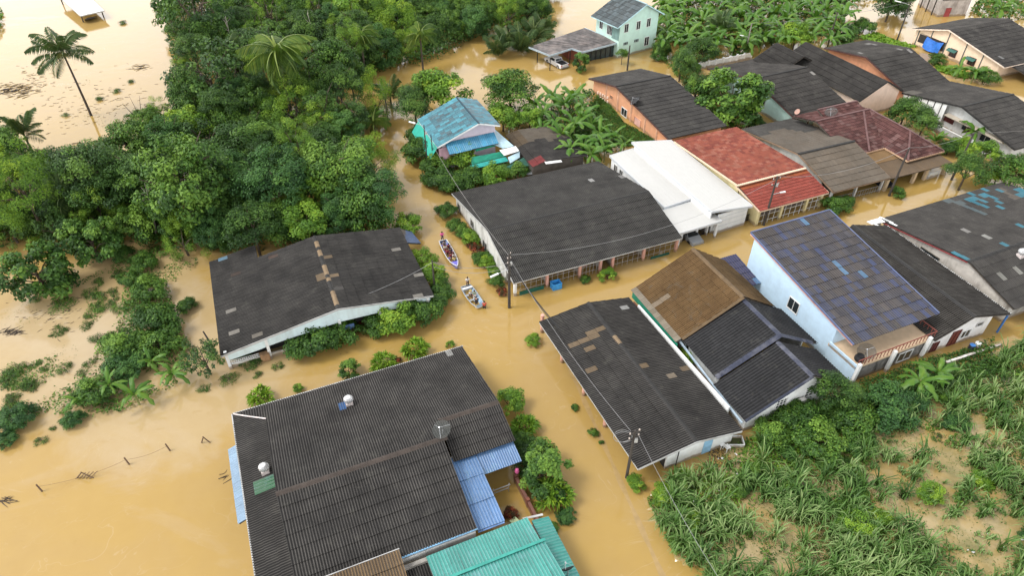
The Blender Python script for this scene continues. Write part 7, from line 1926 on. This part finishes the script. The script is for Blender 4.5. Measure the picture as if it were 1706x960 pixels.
SKIN = plain("skin", (.36, .19, .115), .6, .05)
HAIR = plain("hair_black", (.012, .010, .010), .6)
EYE = plain("eye_dark", (.02, .015, .012), .3)
def skinned(name, verts, edges, radii, mat, parent, sub=1):
    me = bpy.data.meshes.new("tmp"); me.from_pydata([tuple(v) for v in verts], edges, []); me.update()
    ob = bpy.data.objects.new("tmp", me); COL.objects.link(ob)
    ob.modifiers.new("s", 'SKIN')
    for i, d in enumerate(me.skin_vertices[0].data):
        d.radius = (radii[i], radii[i]); d.use_root = (i == 0)
    m2 = ob.modifiers.new("d", 'SUBSURF'); m2.levels = sub; m2.render_levels = sub
    dg = bpy.context.evaluated_depsgraph_get(); dg.update()
    r = bpy.data.meshes.new_from_object(ob.evaluated_get(dg))
    bpy.data.objects.remove(ob); bpy.data.meshes.remove(me)
    r.name = name; r.materials.clear(); r.materials.append(mat)
    r.polygons.foreach_set("use_smooth", [True] * len(r.polygons))
    o = bpy.data.objects.new(name, r); COL.objects.link(o); o.parent = parent
    ORG[o] = ORG[parent]
    return o
def person(loc, rz, pose, label, shirt, pants, hair=HAIR, hat=None, seed=0, s=1.0):
    """one continuous body; clothes and hair are its children. local x is forward"""
    root = thing("person", loc, label, "person", "people in and beside the boats")
    rg_ = random.Random(seed); co, si = math.cos(rz), math.sin(rz); L = Vector(loc)
    if pose == 'sit':
        J = dict(pel=(0, 0, .12), sp=(.02, 0, .38), ch=(.05, 0, .56), nk=(.07, 0, .70), hb=(.09, 0, .77), ht=(.10, 0, .93))
        leg = lambda y: [(.04, y * .1, .10), (.42, y * .13, .26), (.50, y * .13, -.10), (.64, y * .14, -.13)]
        arm = lambda y: [(.05, y * .20, .60), (.14, y * .26, .36), (.34, y * .18, .30), (.41, y * .16, .29)]
    elif pose == 'crouch':
        J = dict(pel=(-.12, 0, .42), sp=(.02, 0, .64), ch=(.14, 0, .80), nk=(.22, 0, .92), hb=(.26, 0, .98), ht=(.30, 0, 1.13))
        leg = lambda y: [(-.10, y * .1, .40), (.24, y * .15, .46), (.04, y * .14, .07), (.20, y * .15, .04)]
        arm = lambda y: [(.14, y * .20, .84), (.28, y * .26, .60), (.44, y * .18, .52), (.50, y * .16, .48)]
    else:
        J = dict(pel=(0, 0, .93), sp=(.01, 0, 1.18), ch=(.03, 0, 1.36), nk=(.05, 0, 1.50), hb=(.07, 0, 1.57), ht=(.08, 0, 1.73))
        leg = lambda y: [(0, y * .1, .90), (.05, y * .12, .49), (-.02, y * .13, .08), (.15, y * .15, .04)]
        arm = lambda y: [(.03, y * .20, 1.40), (.07, y * .27, 1.14), (.26, y * .22, 1.02), (.33, y * .20, 1.00)] if pose == 'stand' else [(.03, y * .20, 1.40), (.18, y * .30, 1.22), (.42, y * .24, 1.16), (.49, y * .22, 1.15)]
    W = lambda q: Vector((q[0] * co - q[1] * si, q[0] * si + q[1] * co, q[2])) * s
    V, E, Rr = [], [], []
    def put(q, r, par=None):
        V.append(W(q)); Rr.append(r * s)
        if par is not None: E.append((par, len(V) - 1))
        return len(V) - 1
    a = put(J['pel'], .13); b = put(J['sp'], .125, a); c = put(J['ch'], .14, b); d = put(J['nk'], .055, c); e = put(J['hb'], .085, d); put(J['ht'], .088, e)
    hb, ht = J['hb'], J['ht']
    put((hb[0] + .115, 0, (hb[2] + ht[2]) / 2 - .02), .018, e)
    for y in (-1, 1):
        q = leg(y); h = put(q[0], .085, a); k = put(q[1], .06, h); n = put(q[2], .04, k); put(q[3], .035, n)
        q = arm(y); h = put(q[0], .06, c); k = put(q[1], .045, h); n = put(q[2], .03, k); pm = put(q[3], .034, n)
        px, py, pz = q[3]
        for f, ln in ((-.03, .065), (-.01, .078), (.01, .074), (.03, .058)):
            m1 = put((px + .05, py + f, pz - .005), .009, pm); put((px + .05 + ln * .8, py + f * 1.15, pz - .03), .008, m1)
        t1 = put((px + .01, py - y * .045, pz - .005), .010, pm); put((px + .05, py - y * .07, pz - .015), .008, t1)
    root.scale = (.84, .84, .84)
    skinned("body", V, E, Rr, SKIN, root)
    V, E, Rr = [], [], []
    a = put(J['pel'], .145); b = put(J['sp'], .15, a); c = put(J['ch'], .162, b); put(tuple(np.array(J['ch']) * .45 + np.array(J['nk']) * .55), .085, c)
    for y in (-1, 1):
        q = arm(y); h = put(q[0], .085, c); put(tuple(np.array(q[0]) * .25 + np.array(q[1]) * .75), .066, h)
    skinned("shirt", V, E, Rr, shirt, root)
    V, E, Rr = [], [], []
    a = put(J['pel'], .152)
    for y in (-1, 1):
        q = leg(y); h = put(q[0], .10, a); k = put(q[1], .078, h); put(tuple(np.array(q[1]) * .3 + np.array(q[2]) * .7), .062, k)
    skinned("trousers", V, E, Rr, pants, root)
    hc = L + W(((hb[0] + ht[0]) / 2 - .012, 0, ht[2] - .075))
    if hat is not None:
        MB().lathe(hc + Vector((0, 0, .02)), [(.21, 0), (.20, .02), (.115, .04), (.105, .12), (.03, .14)], 14).build("hat", hat, root)
    else:
        MB().lathe(hc, [(.103, -.05), (.112, 0), (.105, .06), (.07, .105), (.02, .125)], 12).build("hair", hair, root, smooth=True)
    mb = MB()
    for y in (-.032, .032): mb.box(L + W((hb[0] + .088, y, (hb[2] + ht[2]) / 2 + .012)), (.012, .022, .012), rz)
    mb.build("eyes", EYE, root)
    MB().box(L + W((hb[0] + .086, 0, hb[2] + .012)), (.012, .045, .012), rz).build("mouth", plain("lips", (.30, .10, .085), .5), root)
    return root
cl = lambda n, c: plain("cloth_" + n, c, .9, .1)
NAVY, BLK_, MAROON, CRIM, WHT, YLW, PNK, RED_, GRY, SAGE = cl("navy", (.03, .035, .07)), cl("black", (.012, .012, .014)), cl("maroon", (.13, .018, .03)), cl("crimson", (.26, .03, .05)), cl("white", (.62, .60, .56)), cl("yellow", (.52, .46, .14)), cl("hotpink", (.66, .09, .30)), cl("red", (.52, .045, .03)), cl("grey", (.20, .20, .22)), cl("sage", (.28, .36, .24))
person(T1b(-.03, 0, .18), r1, 'reach', "person in hot pink shirt standing at the stern of the purple boat", PNK, NAVY, seed=1)
person(T1b(.30, .22, .30), r1, 'sit', "person in maroon shirt seated behind the middle of the purple boat", MAROON, BLK_, seed=2)
person(T1b(.31, -.26, .30), r1, 'sit', "person in white shirt seated at the side of the purple boat", WHT, MAROON, seed=3)
person(T1b(.46, .20, .30), r1 + .2, 'sit', "person in dark shirt seated in the middle of the purple boat", NAVY, MAROON, seed=4)
person(T1b(.47, -.24, .30), r1 - .2, 'sit', "person in crimson shirt seated in the middle of the purple boat", CRIM, BLK_, seed=5)
person(T1b(.62, -.05, .30), r1, 'sit', "person in dark red shirt seated towards the bow of the purple boat", CRIM, NAVY, seed=6)
person(T1b(.78, .05, .34), r1 + math.pi, 'sit', "person in yellow green shirt facing back at the bow of the purple boat", YLW, NAVY, seed=7)
person(T1b(.16, -.1, .30), r1, 'sit', "person in grey shirt seated nearest the standing pink shirt", GRY, BLK_, seed=13)
person(T1b(.66, .28, .30), r1 - .5, 'sit', "person in white shirt seated near the bow of the purple boat", WHT, NAVY, seed=14)
person(T1b(.54, .0, .30), r1 + .1, 'sit', "person in maroon shirt squeezed in the middle row of the purple boat", MAROON, NAVY, seed=15)
person(T2b(.00, .25, .18), r2, 'reach', "person in pale shirt standing at the stern of the grey white boat", WHT, BLK_, seed=8)
person(T2b(.42, -.12, .30), r2 + .2, 'sit', "person in white shirt and straw hat seated in the grey white boat", WHT, BLK_, hat=cl("straw", (.42, .33, .12)), seed=9)
person(T2b(.48, .28, .30), r2 - .4, 'sit', "person in sage shirt seated beside the straw hat in the grey white boat", SAGE, WHT, seed=10)
person(T2b(.84, -.10, .20), r2 + 2.8, 'crouch', "person in black crouching at the front of the grey white boat", BLK_, BLK_, seed=11)
q = P(807, 514, 0); person((q.x, q.y, -.45), r2 + 2.6, 'reach', "person in bright red shirt wading at the side of the grey white boat", RED_, BLK_, seed=12)
o = thing("cargo_bag", T2b(.62, .1, .1), "pale bag lying in the grey white boat", "bag")
MB().lathe(T2b(.62, .15, .06), [(.22, 0), (.3, .1), (.26, .22), (.1, .32), (.05, .4)], 10).build("sack", cl("bag", (.5, .52, .55)), o)
MB().lathe(T2b(.62, .15, .43), [(.07, 0), (.07, .03)], 8).build("tie", STEEL, o)
